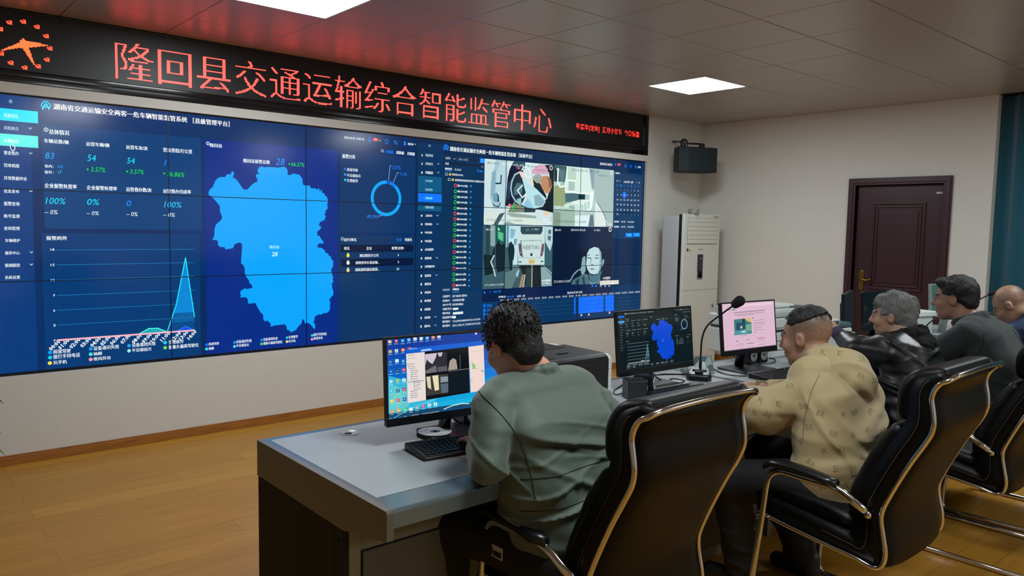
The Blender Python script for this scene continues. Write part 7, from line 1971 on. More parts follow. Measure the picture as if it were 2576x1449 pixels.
# keyboards, one key block drawn once
m_key = mat('key_black', '101214', 0.32)
m_kb = mat('keyboard_body_black', '0b0c0e', 0.38)
def keyboard(label, loc, rz, w_=0.44, d_=0.155, glossy=False):
    t = thing('keyboard', label, 'keyboard', loc, rz)
    b = MB()
    b.prism([(-d_/2,0.0),(-d_/2,0.010),(-d_/2+.02,.016),(d_/2-.008,.026),(d_/2,.020),(d_/2,0.0)], -w_/2, w_/2, 0)
    b.build('keyboard_base', m_kb, t, bevel=0.004)
    k = MB()
    for row in range(6):
        y = d_/2-.022-row*0.0195-(0.004 if row else 0); z = .0245-(d_/2-y)*0.085
        x = -w_/2+.012
        keys = [0.0172]*15 if row not in (5,) else [.022,.018,.018,.098,.018,.018,.018,.022]
        if row == 4: keys = [.036]+[.0172]*10+[.04]
        for kw in keys:
            if x+kw > w_/2-.155: break
            k.add(*_keycap(x, y, z, kw-.0022, .0165)); x += kw+.0013
        for j in range(3):
            if row in (0,1,2,5) or (row == 4 and j == 1):
                xx = w_/2-.143+j*.0187; k.add(*_keycap(xx, y, z, .0165, .0165))
        for j in range(4):
            if row >= 1: xx = w_/2-.083+j*.0187; k.add(*_keycap(xx, y, z, .0165, .0165))
    ks = k.build('keys', m_key, t, fix=False); ks['kind'] = 'stuff'
    return t
def _keycap(x, y, z, w_, d_):
    i = 0.0022
    v = [(x,y-d_,z-.003),(x+w_,y-d_,z-.003),(x+w_,y,z-.003),(x,y,z-.003),(x+i,y-d_+i,z+.005),(x+w_-i,y-d_+i,z+.005),(x+w_-i,y-i,z+.0055),(x+i,y-i,z+.0055)]
    return v, [(4,5,6,7),(0,1,5,4),(1,2,6,5),(2,3,7,6),(3,0,4,7)]
kb1 = keyboard('black keyboard under the blue desktop monitor, beside the green jacket sleeve', (.945,-3.415,DZT+.001), R(-8))
kb2 = keyboard('black keyboard under the hand of the man in beige, by the two cube speakers', (2.205,-3.345,DZT+.001), R(-2), .41)
kb3 = keyboard('black keyboard in front of the pink web page monitor', (3.03,-3.40,DZT+.001), R(-3))

# compact disc on the monitor foot
cd = MB(); n = 40
vs = []
for rr in (0.0075, 0.018, 0.019, 0.060):
    for z in (0.0, 0.0012):
        vs += [(rr*math.cos(2*math.pi*i/n), rr*math.sin(2*math.pi*i/n), z) for i in range(n)]
mcd = mat('disc_white_print', 'd4d8da', 0.25); mcd2 = mat('disc_clear_hub', '5c6a66', 0.15, metal=0.3)
def ringf(a, b): return [(a*n+i, b*n+i, b*n+(i+1)%n, a*n+(i+1)%n) for i in range(n)]
cd.add(vs, ringf(1,3), mcd2).add(vs, ringf(5,7), mcd).add(vs, ringf(3,5), mcd).add(vs, ringf(2,0)+ringf(6,4), mcd2).add(vs, ringf(7,6)+ringf(0,1), mcd)
put_text(cd, 'PHILIPS', mat('disc_grey_print','7c868c',0.4), Matrix.Translation((-.045,.022,.0016)) @ Matrix.Rotation(R(12),4,'Z'), .045, .009, 0.02)
cdo = cd.build('compact_disc', None, None); cdo.location = (.915,-3.235,DZT+.017)
tag(cdo, 'white printed compact disc lying on the foot of the desktop monitor', 'disc')

# laser printer between the first two men
pr = thing('laser_printer', 'black and white laser printer on the desk behind the man in green', 'printer', (1.42,-3.30,DZT+.001))
m_prw = mat('printer_white', 'cfd6d2', 0.4); m_prb = mat('printer_black', '121a20', 0.3); m_prt = mat('printer_top_charcoal', '24262e', 0.45)
b = MB().rbox((-.03,.0,.0),(.37,.37,.225),.03,axis=1,r2=.02); b.build('housing', m_prw, pr)
b = MB().rbox((.0,-.006,.018),(.335,.02,.222),.022,axis=1,r2=.006); b.build('front_cover', m_prb, pr)
b = MB()
pf = [(-.004,.165),(-.004,.20),(.004,.218),(.025,.229),(.26,.232),(.27,.230),(.27,.18)]
b.prism(pf, -.005, .335, 0); b.build('top_cover', m_prt, pr, bevel=0.003)
b = MB().rbox((.02,.20,.2322),(.28,.34,.2326),.01,axis=2); b.build('output_slot', mat('slot_black','06070a',0.5), pr)
b = MB().box((.13,.09,.2323),(.19,.105,.2345)); b.box((.02,.03,.2323),(.05,.036,.234)); b.build('paper_stop', m_prb, pr)
b = MB().rbox((.10,-.0075,.165),(.215,-.004,.192),.004,axis=1); b.build('feed_slot', mat('slot_black','06070a',0.5), pr)
b = MB().box((.0,-.0072,.1615),(.335,-.005,.163)); b.box((.0,-.0072,.088),(.335,-.005,.0895)); b.build('panel_gap', mat('slot_black','06070a',0.5), pr)
b = MB(); put_text(b, 'brother', mat('silver_print','aab4b8',0.3,metal=.4), Matrix.Translation((.10,-.0078,.122)) @ Matrix.Rotation(R(90),4,'X'), .075, .018, .02)
b.build('brand_lettering', None, pr)
b = MB()
for cx_, cz_, c in ((-.006,.0,'d8e4e8'),(.004,.006,'80a8c0'),(.004,-.008,'e8f0f0')):
    b.prism([(.30+cx_-.008,.06+cz_),(.30+cx_,.06+cz_+.010),(.30+cx_+.008,.06+cz_),(.30+cx_,.06+cz_-.010)], -.0085, -.006, 1, mat('emblem_'+c, c, .4))
b.build('emblem', None, pr)

# red mouse beside the green sleeve
ms = thing('computer_mouse', 'dark red shiny mouse beside the right sleeve of the man in green', 'mouse', (1.50,-3.54,DZT+.001), R(20))
s_ = Soft(0.004, 0.02); s_.ball((0,0,.006),(.031,.055,.028),.01); s_.cut((0,0,0.002),(0,0,-1)); s_.build('mouse_shell', mat('dark_red_gloss','6c1c28',.12), ms)
MB().lathe([(.008,-.003),(.008,.003)], M=Matrix.Translation((0,.028,.031)) @ Matrix.Rotation(R(90),4,'Y'), seg=12).build('scroll_wheel', m_blk, ms)
# black mouse under the man's hand
ms2 = thing('computer_mouse', 'black mouse under the right hand of the man in beige', 'mouse', (2.462,-3.492,DZT+.001), R(10))
s_ = Soft(0.004, 0.02); s_.ball((0,0,.004),(.032,.058,.029),.01); s_.cut((0,0,0.002),(0,0,-1)); s_.build('mouse_shell', mat('mouse_black','0c0d12',.35), ms2)
MB().lathe([(.008,-.003),(.008,.003)], M=Matrix.Translation((0,.03,.029)) @ Matrix.Rotation(R(90),4,'Y'), seg=12).build('scroll_wheel', mat('grey_rubber','505458',.6), ms2)
MB().tube(smooth_path([(0,.055,.01),(-.02,.10,.004),(-.06,.16,.004),(-.14,.23,.004)]), .0022, seg=6).build('cable', m_blk, ms2)

# pairs of little cube speakers
def cube_speaker(label, loc, rz):
    t = thing('cube_speaker', label, 'speaker', loc, rz, group='small black cube speakers on the desk')
    MB().rbox((-.04,-.045,.0),(.04,.045,.088),.008,axis=1).build('cabinet', m_dark if False else mat('speaker_cube_black','0c1118',.28), t)
    MB().lathe([(.031,0),(.033,.003),(.029,.005),(.024,.002)], M=Matrix.Translation((0,-.045,.048)) @ Matrix.Rotation(R(90),4,'X'), seg=22).build('rim', mat('speaker_rim_silver','b4bcb8',.3,metal=.3), t)
    MB().lathe([(.024,0),(.018,-.004),(.006,.002),(.002,.003)], M=Matrix.Translation((0,-.046,.048)) @ Matrix.Rotation(R(90),4,'X'), seg=18).build('cone', mat('speaker_cone','16202a',.5), t)
    return t
cs = cube_speaker('black cube speaker at the near end of the second desk, beside the keyboard', (1.975,-3.265,DZT+.001), R(62))
cs2 = dup(cs, (2.09,-3.225,DZT+.001), R(28), 'black cube speaker with a silver ring, right behind the nearest cube speaker')
cs3 = dup(cs, (3.20,-3.06,DZT+.001), R(-5), 'grey-black cube speaker behind the foot of the pink web page monitor')
cs4 = dup(cs, (3.29,-3.07,DZT+.001), R(-5), 'rightmost cube speaker behind the pink web page monitor')
cs5 = dup(cs, (1.115,-3.17,DZT+.001), R(-10), 'black cube speaker half hidden behind the blue desktop monitor')

# gooseneck microphones
def microphone(label, loc, rz, pts, head_r=(.026,.022)):
    t = thing('desk_microphone', label, 'microphone', loc, rz, group='gooseneck desk microphones')
    b = MB()
    rings = []
    for z, s in ((0,1),(.02,1.0),(.032,.93),(.036,.80)):
        rings.append([(x*s, y*s, z+(0.012*(y+.07)/.14 if z > .01 else 0)) for x, y in ((-.062,-.055),(-.045,-.085),(.045,-.085),(.062,-.055),(.052,.05),(.03,.07),(-.03,.07),(-.052,.05))])
    b.loft(rings, smooth=False).build('base', mat('mic_base_black','0d1013',.35), t, bevel=.004)
    kk = MB().rbox((-.02,-.06,.036),(.02,-.03,.045),.004,axis=2); kk.box((-.035,-.02,.04),(.035,.0,.046)); kk.build('talk_button', mat('mic_button','1c2226',.3), t)
    p = smooth_path(pts, 8)
    MB().tube(p, [.0075]*5+[.0045]*(len(p)-5), seg=8).build('gooseneck', m_blk, t)
    d = (p[-1]-p[-3]).normalized(); e = p[-1]
    s_ = Soft(.004, .02); s_.limb(tuple(e-d*.004), tuple(e+d*.028), head_r[1], head_r[0], .02); s_.build('foam_windscreen', mat('black_foam','08090c',.95,bump=.5,bscale=300), t)
    return t
mic = microphone('black gooseneck microphone standing before the two monitors of the man in beige', (2.60,-3.165,DZT+.001), R(-58), [(0,.05,.04),(0,.052,.12),(.004,.045,.20),(.03,.02,.27),(.105,-.05,.345),(.165,-.11,.40)])
mic2 = microphone('black gooseneck microphone whose foam head shows behind the head of the man in beige', (3.42,-3.28,DZT+.001), R(-20), [(0,.05,.04),(0,.05,.12),(0,.04,.20),(-.01,.0,.26),(.0,-.09,.288),(.0,-.14,.288)])
mic3 = microphone('black gooseneck microphone between the woman and the man in the blazer', (4.06,-3.30,DZT+.001), R(-20), [(0,.05,.04),(.0,.05,.10),(.02,.0,.17),(.06,-.10,.235),(.11,-.17,.275),(.15,-.20,.30)], (.022,.02))
mic4 = microphone('thin gooseneck microphone rising to the balding man at the right edge', (4.86,-3.40,DZT+.001), R(0), [(0,.05,.04),(0,.02,.12),(.0,-.06,.20),(.02,-.20,.28),(.08,-.27,.33),(.13,-.32,.37)], (.014,.012))

# clear acrylic stand with a picture plate
ac_ = thing('acrylic_stand', 'clear triangular acrylic sign stand with a white figure beside the microphone', 'sign stand', (2.73,-3.06,DZT+.001), R(-28))
gl = mat('clear_acrylic', 'dce8e8', .05, trans=.9, spec=.5)
b = MB(); b.prism([(-.05,0),(.05,0),(.004,.085),(-.004,.085)], -.075, -.073, 0); b.prism([(-.05,0),(.05,0),(.004,.085),(-.004,.085)], .073, .075, 0)
b.add([(-.075,-.05,0),(.075,-.05,0),(.075,-.003,.086),(-.075,-.003,.086),(-.075,-.048,0),(.075,-.048,0),(.075,-.001,.086),(-.075,-.001,.086)], [(0,1,2,3),(7,6,5,4),(0,3,7,4),(1,5,6,2),(3,2,6,7)])
b.add([(-.075,.05,0),(.075,.05,0),(.075,.003,.086),(-.075,.003,.086),(-.075,.048,0),(.075,.048,0),(.075,.001,.086),(-.075,.001,.086)], [(3,2,1,0),(4,5,6,7),(0,4,7,3),(1,2,6,5)])
b.build('acrylic_plates', gl, ac_)
A_ = math.atan2(.086,.047); Mp = Matrix.Translation((0,-.049,.002)) @ Matrix.Rotation(A_,4,'X')
b = MB(); mw = mat('plate_white','dfe8e6',.4); mg = mat('plate_grey','5e7478',.3); ml = mat('plate_pale','a9bcbc',.25)
b.add([(-.07,.004,.0014),(.07,.004,.0014),(.07,.093,.0014),(-.07,.093,.0014)], [(0,1,2,3)], ml, False, Mp)
for pts, mt_ in (([(-.07,.004),(-.03,.004),(-.045,.05),(-.07,.045)], mw), ([(-.06,.05),(-.02,.092),(.05,.092),(.03,.06),(-.03,.045)], mg), ([(-.03,.045),(.0,.075),(.03,.06),(.028,.03),(.035,.004),(.024,.004),(.015,.025),(.004,.03),(-.005,.02)], mw), ([(-.035,.004),(.02,.004),(.012,.02),(-.02,.022)], mg), ([(.035,.01),(.07,.01),(.07,.05),(.04,.04)], mg)):
    b.add([(x,y,.0018 if mt_ is mg else .0021) for x,y in pts], [tuple(range(len(pts)))], mt_, False, Mp)
b.build('picture_plate', None, ac_)

# black cables lying on the desks
def cable(label, pts, r=.003, g=None):
    o = MB().tube(smooth_path(pts, 7), r, seg=6).build('cable', m_blk); tag(o, label, 'cable', g); return o
z = DZT+.0045
cable('black cable looping from behind the dashboard monitor to the cube speakers', [(2.30,-3.02,.80),(2.26,-3.0,z),(2.12,-3.06,z),(2.0,-3.12,z),(1.95,-3.18,z),(1.99,-3.22,z+.02)])
cable('black cable running from the dashboard monitor to the microphone base', [(2.33,-3.03,.80),(2.42,-2.98,z),(2.52,-3.0,z),(2.60,-3.06,z),(2.61,-3.10,z+.015)], .0042)
cable('thin black cable snaking to the keyboard of the man in beige', [(2.32,-3.06,z+.05),(2.36,-3.13,z),(2.46,-3.10,z),(2.47,-3.17,z),(2.38,-3.20,z),(2.42,-3.24,z),(2.43,-3.28,z+.01)])
cable('thin black cable tangle under the dashboard monitor', [(2.30,-3.05,.80),(2.36,-3.06,z+.03),(2.33,-3.02,z),(2.40,-3.02,z+.01),(2.37,-3.08,z),(2.42,-3.05,z)])
cable('black cable lying before the foot of the web page monitor', [(2.78,-3.05,z),(2.86,-3.02,z+.02),(2.92,-3.0,z),(2.80,-3.17,z),(2.82,-3.27,z),(2.95,-3.30,z),(3.12,-3.28,z)])
cable('black cable curling right of the web page monitor foot', [(3.10,-3.02,.80),(3.22,-3.13,z),(3.34,-3.15,z),(3.45,-3.08,z),(3.40,-3.0,z),(3.52,-3.02,z+.02)])
cable('black cable behind the blue desktop monitor reaching right', [(1.02,-3.16,.80),(1.08,-3.22,z),(1.16,-3.24,z+.02),(1.24,-3.18,z)])
cable('black cable loop beside the compact disc', [(1.10,-3.12,z),(1.02,-3.20,z),(1.0,-3.28,z),(1.06,-3.32,z),(1.12,-3.30,z)], .0025)
# sheet of paper under the first keyboard
pa = MB().box((-.10,-.07,0),(.10,.07,.0012)).build('paper_sheet', mat('paper_white','c4c8c8',.6)); pa.location = (.93,-3.56,DZT+.0012); pa.rotation_euler = (0,0,R(-6))
tag(pa, 'white sheet of paper under the keyboard beside the green sleeve', 'paper')
cl = MB(); cl.rbox((0,0,0),(.09,.05,.05),.006,axis=2,mt=mat('calendar_pale','a8a4a0',.5)); put_text(cl,'2',m_blk,Matrix.Translation((.008,-.0006,.008)) @ Matrix.Rotation(R(90),4,'X'),.02,.034,.03); put_text(cl,'4',m_blk,Matrix.Translation((.035,-.0006,.008)) @ Matrix.Rotation(R(90),4,'X'),.02,.034,.03)
co = cl.build('desk_calendar'); co.location = (1.50,-3.70,DZT+.001); tag(co, 'small pale desk calendar block behind the foreground chair back', 'calendar')

# office machine with scanner on the fourth desk
mf = thing('multifunction_printer', 'large white office printer with scanner lid standing behind the web page monitor', 'printer', (3.62,-3.06,DZT+.001), R(-6))
w1 = mat('machine_white','cfd8d4',.4); w2 = mat('machine_pale','bcc8c4',.4); dk = mat('machine_charcoal','2a3a3e',.4)
MB().rbox((-.25,-.02,.0),(.25,.40,.15),.02,axis=2).build('lower_housing', w1, mf)
b = MB()
for k in range(2): b.box((-.25,-.022,.045+k*.055),(.25,-.0195,.048+k*.055)); 
b.build('tray_gap', dk, mf)
MB().rbox((-.24,-.01,.15),(.24,.39,.165),.015,axis=2).build('output_bay', dk, mf)
MB().rbox((-.25,-.02,.165),(.26,.40,.235),.02,axis=2).build('scanner_unit', w1, mf)
gl_ = MB().tube([(-.18,-.021,.21),(-.13,-.021,.18),(-.06,-.021,.18),(-.03,-.021,.205),(.22,-.021,.205)], .0015, seg=4); gl_.build('front_groove', dk, mf)
MB().rbox((.05,-.10,.172),(.40,.0,.215),.012,axis=2).build('control_panel', w1, mf)
MB().box((.33,-.1015,.182),(.385,-.099,.204)).build('panel_display', mat('display_green_grey','35524c',.3), mf)
MB().rbox((-.24,-.015,.237),(.24,.36,.285),.03,axis=2).build('scanner_lid', w2, mf)
MB().rbox((-.22,.05,.286),(.16,.30,.305),.03,axis=2).build('document_feeder', w1, mf)
b = MB(); b.prism([(-.15,.10),(.0,.10),(.02,.26),(-.12,.26)], .305, .312, 2); b.prism([(.10,.04),(.22,.04),(.22,.20),(.08,.20)], .286, .295, 2)
b.build('document_tray', mat('tray_grey_green','47605e',.4), mf)
pr2 = thing('laser_printer', 'white printer with a flat dark lid beside the purple sleeve', 'printer', (3.98,-3.16,DZT+.001), R(-8))
MB().rbox((-.22,-.02,.0),(.20,.36,.15),.02,axis=2).build('housing', w1, pr2)
MB().rbox((-.22,-.02,.152),(.20,.36,.185),.03,axis=2).build('lid', mat('lid_grey_green','48605f',.4), pr2)
# white hanging reader on a black clip
wd = thing('white_reader', 'white oblong reader hanging from a black clip before the edge on monitor', 'reader', (3.70,-3.42,DZT+.001), R(-28))
b = MB().rbox((-.04,-.006,.145),(.04,.02,.185),.018,axis=1); b.tube([(0,.01,.0),(0,.01,.15)], .008); b.lathe([(.045,0),(.045,.006),(.03,.01)]); b.build('clip_stand', m_blk, wd)
MB().rbox((-.032,-.018,.04),(.032,-.007,.145),.006,axis=1).build('reader_body', mat('reader_white','cdcdd2',.35), wd)
MB().rbox((-.010,-.014,.13),(.010,-.004,.185),.004,axis=1).build('strap', mat('reader_white','cdcdd2',.35), wd)

# white desk organisers before the man in the blazer
og = thing('desk_organizer', 'white plastic drawer organizer with clear boxes behind the small microphone', 'organizer', (4.52,-3.38,DZT+.001), R(-25))
wp = mat('organizer_white','d4dcd8',.4); cp = mat('organizer_clear','b9c9c6',.15,trans=.75)
MB().box((-.12,-.08,.0),(.12,.08,.012)).box((-.12,.07,.012),(.12,.08,.13)).box((-.12,-.08,.012),(-.112,.07,.13)).box((.112,-.08,.012),(.12,.07,.13)).box((-.12,-.08,.13),(.12,.08,.14)).build('organizer_frame', wp, og, bevel=.003)
MB().box((-.105,-.085,.02),(.02,.05,.12)).build('clear_drawer', cp, og, bevel=.004)
MB().box((.03,-.085,.02),(.105,.05,.12)).build('clear_drawer', cp, og, bevel=.004)
ft_ = thing('file_tray', 'white file tray with a rounded handle frame before the hands of the blazer man', 'tray', (4.36,-3.56,DZT+.001), R(-20))
MB().box((-.13,-.10,0),(.13,.10,.01)).box((-.13,-.10,.01),(-.122,.10,.05)).box((.122,-.10,.01),(.13,.10,.05)).box((-.12,.092,.01),(.12,.10,.05)).build('tray_base', wp, ft_, bevel=.003)
MB().tube(fillet([(-.02,-.06,.01),(-.02,-.06,.11),(.10,-.06,.125),(.12,-.06,.01)], .03), .005, seg=8).build('handle_frame', wp, ft_)
tp_ = thing('white_box', 'flat white box on the far desk in front of the green screened monitor', 'box', (4.86,-3.26,DZT+.001), R(-15))
MB().rbox((-.17,-.10,.19),(.17,.10,.225),.01,axis=2).build('box_lid', w1, tp_)
MB().rbox((-.15,-.09,.0),(.15,.09,.19),.01,axis=2).build('box_body', w2, tp_)
bk = MB().box((-.10,-.07,0),(.10,.07,.012)).build('open_notebook', mat('notebook_white','d8dcda',.6)); bk.location = (4.12,-3.60,DZT+.0012); bk.rotation_euler = (0,0,R(-10))
tag(bk, 'white notebook lying on the desk under the hands of the blazer man', 'notebook')

# ================================================================ the five people
def V3(*a): return np.array(a, float)
def nrm(v): return np.array(v, float)/np.linalg.norm(v)
class Frame:
    """local axes of a head or a chest: x right, y forward, z up"""
    def __init__(s, c, fwd, up=(0,0,1), k=1.0):
        s.c = V3(*c); f = nrm(fwd); u = np.array(up, float); u = nrm(u-f*(u@f)); r = np.cross(f, u)
        s.M = np.stack([r, f, u], 1); s.k = k
    def p(s, x, y, z): return s.c+s.M@(V3(x, y, z)*s.k)
    def loc(s, P): return (P-s.c)@s.M/s.k
_b = Soft.ball
def rball(S, c, r, M, k=0.03, dent=False):
    S.p.append(('d' if dent else 'e', np.array(c, float), np.array(r, float), np.array(M), k))
def head_shape(S, H, fat=1.0, ears=True):
    k = H.k; g = lambda c, r, kk=.02, dent=False: rball(S, H.p(*c), V3(*r)*k, H.M, kk*k, dent)
    L = lambda a, b, ra, rb, kk=.012: S.limb(H.p(*a), H.p(*b), ra*k, rb*k, kk*k)
    g((0,-.018,.040), (.076,.098,.090)); g((0,.030,-.020), (.063*fat,.066,.092), .03); g((0,.040,-.080), (.048*fat,.045,.036), .03)
    g((0,.070,-.102), (.022,.018,.016), .02)
    for sx in (-1,1):
        g((sx*.036*fat,.066,-.028), (.026,.024,.026), .02)
        g((sx*.031,.101,.008), (.020,.014,.011), .010, True); g((sx*.031,.083,.007), (.014,.0125,.0115), .004)
        L((sx*.012,.094,.026), (sx*.045,.084,.024), .008, .006)
        if ears:
            g((sx*.077,-.006,-.006), (.011,.020,.031), .008); g((sx*.087,.0,-.002), (.006,.010,.016), .006, True)
    L((0,.094,.012), (0,.112,-.024), .008, .0125); L((-.012,.097,-.030), (.012,.097,-.030), .0075, .0075)
    L((-.020,.090,-.058), (.020,.090,-.058), .0070, .0070, .008); L((-.017,.088,-.070), (.017,.088,-.070), .0080, .0080, .008)
def hand_shape(S, w, d, n, ts, curl=0.5, k=1.0, spread=0.12):
    w = V3(*w); d = nrm(d); n = np.array(n, float); n = nrm(n-d*(n@d)); s = np.cross(d, n)*ts
    rball(S, w+d*.052*k, V3(.040,.056,.0165)*k, np.stack([s, d, n], 1), .012)
    S.limb(w-d*.03, w+d*.035*k, .0245*k, .023*k, .015)
    for i, Lf in enumerate((.074,.082,.076,.060)):
        o = (.030,.010,-.010,-.029)[i]
        p = w+d*(.092-.004*abs(i-1))*k+s*o*k+n*.002; dr = nrm(d+s*spread*(1.5-i)*.6); a = 0
        rr = (.0092,.0094,.0090,.0078)[i]*k
        for j, (fr, bend) in enumerate(((.46,.55),(.30,1.0),(.24,.7))):
            a += curl*bend; v = dr*math.cos(a)-n*math.sin(a)
            q = p+v*Lf*fr*k; S.limb(p, q, rr, rr*.93, .004); p = q; rr *= .93
    p = w+d*.026*k+s*.030*k-n*.004; v = nrm(d*.75+s*.62-n*.25)
    q = p+v*.042*k; S.limb(p, q, .0125*k, .0105*k, .010); S.limb(q, q+nrm(d*.95+s*.15-n*.25)*.034*k, .0102*k, .0085*k, .004)
def levels(S, lv, k=.06, n=5):
    """trunk: (centre, half width vector, radius) from hip to shoulder"""
    for (c0,h0,r0), (c1,h1,r1) in zip(lv[:-1], lv[1:]):
        for i in range(n):
            t = -1+2*i/(n-1)
            S.limb(V3(*c0)+V3(*h0)*t, V3(*c1)+V3(*h1)*t, r0, r1, k)
def paintmat():
    if 'skin' in MATS: return MATS['skin']
    m = mat('skin', 'b98a70', .5, bump=.05, bscale=260); nt = m.node_tree
    a = nt.nodes.new('ShaderNodeAttribute'); a.attribute_name = 'paint'
    nt.links.new(a.outputs['Color'], nt.nodes['Principled BSDF'].inputs['Base Color'])
    return m
m_hairb = mat('black_hair', '0c0b0c', .5, noise=.5, nscale=160, stretch=(1,1,.25), bump=.7, bscale=200)
def person(label, hips, skin, H, arms, hands, neck, lips='9a5a4c', res=.005, colx=None, shave='55463a', legs=None, ears=True, fat=1.0):
    root = thing('person', label, 'person', (hips[0], hips[1], 0))
    S = Soft(res, .02)
    head_shape(S, H, fat, ears)
    S.limb(H.p(0,-.025,-.06), neck, .054*H.k, .060, .03)
    # slim trunk, arms and legs hidden in the clothes keep the body in one piece
    S.chain([neck, V3(neck[0]*.6+hips[0]*.4, neck[1]*.6+hips[1]*.4, neck[2]*.65+hips[2]*.35), hips], [.055,.085,.09], .04)
    for A in arms: S.chain([neck]+A, [.04,.038,.034,.028,.026][:len(A)+1], .02)
    for h in hands: hand_shape(S, *h)
    for A in (legs or []): S.chain([hips]+A, [.05,.03,.026,.024], .02)
    base = V3(*rgb(skin)); lp = V3(*rgb(lips))
    ss = lambda v, w: np.clip(1-v/w, 0, 1)
    def cf(P):
        q = H.loc(P); x, y, z = np.abs(q[:,0]), q[:,1], q[:,2]
        n = _noise3(q*60+7, 3)[:,None]
        c = base*(1+.06*n)
        def mixin(col, w):
            nonlocal c
            c = c*(1-w[:,None])+V3(*col)*w[:,None]
        hd = (np.abs(z) < .13) & (y > -.13) & (y < .15) & (x < .12)
        mixin(base*V3(1.08,.84,.80), .45*hd*(ss(np.hypot(x-.04, z+.03), .04)*(y > .03)+(x > .078)+ss(np.hypot(x, z+.025), .03)*(y > .09)).clip(0, 1))
        if colx is not None: mixin(rgb(shave), hd*np.clip(colx(x, y, z)+.25*_noise3(q*110, 9), 0, 1)*.85)
        mixin(rgb('17100e'), hd*(y > .066)*np.clip(1.6*ss(np.abs(z-.031+.12*np.maximum(0,x-.035)), .0085)*(x > .009)*(x < .054), 0, 1))
        mixin(rgb('1a1412'), hd*(y > .078)*np.clip(1.7*ss(np.hypot((x-.031)/2.6, z-.0065), .0062), 0, 1))
        mixin(lp, hd*(y > .080)*np.clip(1.5*ss(np.hypot(x/2.4, z+.064), .010), 0, 1))
        return c
    sk = paintmat()
    b = S.build('body', sk, root, cf); b.location = -root.location
    return root
def wear(S, name, mt, root):
    o = S.build(name, mt, root); o.location = -root.location; return o
def bvh_of(o):
    me = o.data; return BVHTree.FromPolygons([v.co for v in me.vertices], [tuple(p.vertices) for p in me.polygons])
def seam(root, name, T, lines, mt, d, r=.0016):
    mb = MB()
    for ln in lines:
        hit = []
        for p in smooth_path(ln, 10):
            h = T.ray_cast(p-Vector(d)*.5, Vector(d))
            if h[0] is not None: hit.append(h[0]+h[1]*(.0006 if h[1].dot(Vector(d)) < 0 else -.0006))
        if len(hit) > 3: mb.tube(hit, r, seg=5)
    if mb.v:
        o = mb.build(name, mt, root); o.location = -root.location
def print_text(root, name, T, items, mt, d, lift=.0012):
    """flat lettering laid on cloth: (text, centre, right axis, up axis, width, height)"""
    mb = MB(); D = Vector(d).normalized()
    for s, c, rx, up, w_, h_ in items:
        v, f, b = glyphs(s, .0, 0, 2); rx = Vector(rx).normalized(); up = Vector(up).normalized(); vs = []; ok = True
        for x, y in v:
            p = Vector(c)+rx*((x-b[0])/(b[2]-b[0])-.5)*w_+up*((y-b[1])/(b[3]-b[1])-.5)*h_
            h = T.ray_cast(p-D*.5, D)
            if h[0] is None: ok = False; break
            vs.append(h[0]-D*lift)
        if ok: mb.add(vs, f, mt)
    if mb.v:
        o = mb.build(name, mt, root, fix=False); o.location = -root.location
def legs_of(S, hip, thighs, k=.03):
    for h, kn, an, r0, r1, r2 in thighs: S.chain([h, kn, an], [r0, r1, r2], k)
def shoes(root, feet, mt):
    for a, d in feet:
        S = Soft(.006, .02); a = V3(*a); d = nrm(d)
        S.limb(a+V3(0,0,.035), a+d*.16+V3(0,0,.028), .040, .036, .02).limb(a+V3(0,0,.05), a+V3(0,0,.09), .040, .042, .02); S.cut((0,0,.003), (0,0,-1))
        wear(S, 'shoe', mt, root)
def strands(name, mt, root, H, n, region, length, r, seed, droop=.5, curl=0.0, out=.012):
    """short locks of hair growing from the skull, as one mesh"""
    rs = random.Random(seed); mb = MB()
    rad = V3(.079,.101,.093)
    c0 = V3(0,-.018,.040)
    while n > 0:
        v = V3(rs.gauss(0,1), rs.gauss(0,1), rs.gauss(0,1)); v /= np.linalg.norm(v)
        p = c0+v*rad
        if not region(p): continue
        n -= 1
        fl = V3(v[0]*.6, -.55+.4*rs.random(), -droop+.3*(rs.random()-.5)); fl -= v*(fl@v)
        L_ = length*(.6+.8*rs.random()); pts = []
        wv = V3(rs.gauss(0,1), rs.gauss(0,1), rs.gauss(0,1))*curl
        for i in range(5):
            t = i/4
            pts.append(H.p(*(p+v*(out*math.sin(t*2.2)+.001)+fl*L_*t+wv*L_*math.sin(t*4.5)*.5)))
        mb.tube([Vector(q) for q in pts], [r, r, r*.85, r*.6, r*.2], seg=4)
    o = mb.build(name, mt, root, fix=False); o.location = -root.location
    return o

# ---------------------------------------------------------------- man in the green jacket, seen from behind
H = Frame((.965,-3.590,1.125), (.05,1.0,-.42), (-.10,.30,1), .97)
def col1(x, y, z): return 6*(z+.02)*(y < .03)-3*(x > .079)
P1 = person('man in a plain green jacket seen from behind, bent over the near desk', (1.02,-3.82,.56), 'b98a70', H,
    [[V3(.83,-3.69,.96), V3(.735,-3.765,.822), V3(.80,-3.64,.812), V3(.90,-3.54,.80)], [V3(1.21,-3.66,.95), V3(1.325,-3.725,.825), V3(1.39,-3.65,.81), V3(1.42,-3.58,.80)]],
    [((.90,-3.54,.795),(.2,1,-.05),(0,0,1),1,.35), ((1.42,-3.62,.785),(.3,1,-.05),(0,0,1),-1,.4)], V3(1.02,-3.645,1.02),shave='151214',
    legs=[[V3(.90,-3.66,.54), V3(.84,-3.42,.50), V3(.86,-3.45,.10)], [V3(1.14,-3.66,.54), V3(1.20,-3.42,.50), V3(1.20,-3.45,.10)]], colx=col1)
m_green = mat('olive_green_cloth', '4a5a4e', .62, noise=.06, nscale=25, bump=.05, bscale=500, sheen=.25, crease=(3.2,.30,(.8,.8,3.0),(.1,.25,0)))
S = Soft(.005, .05)
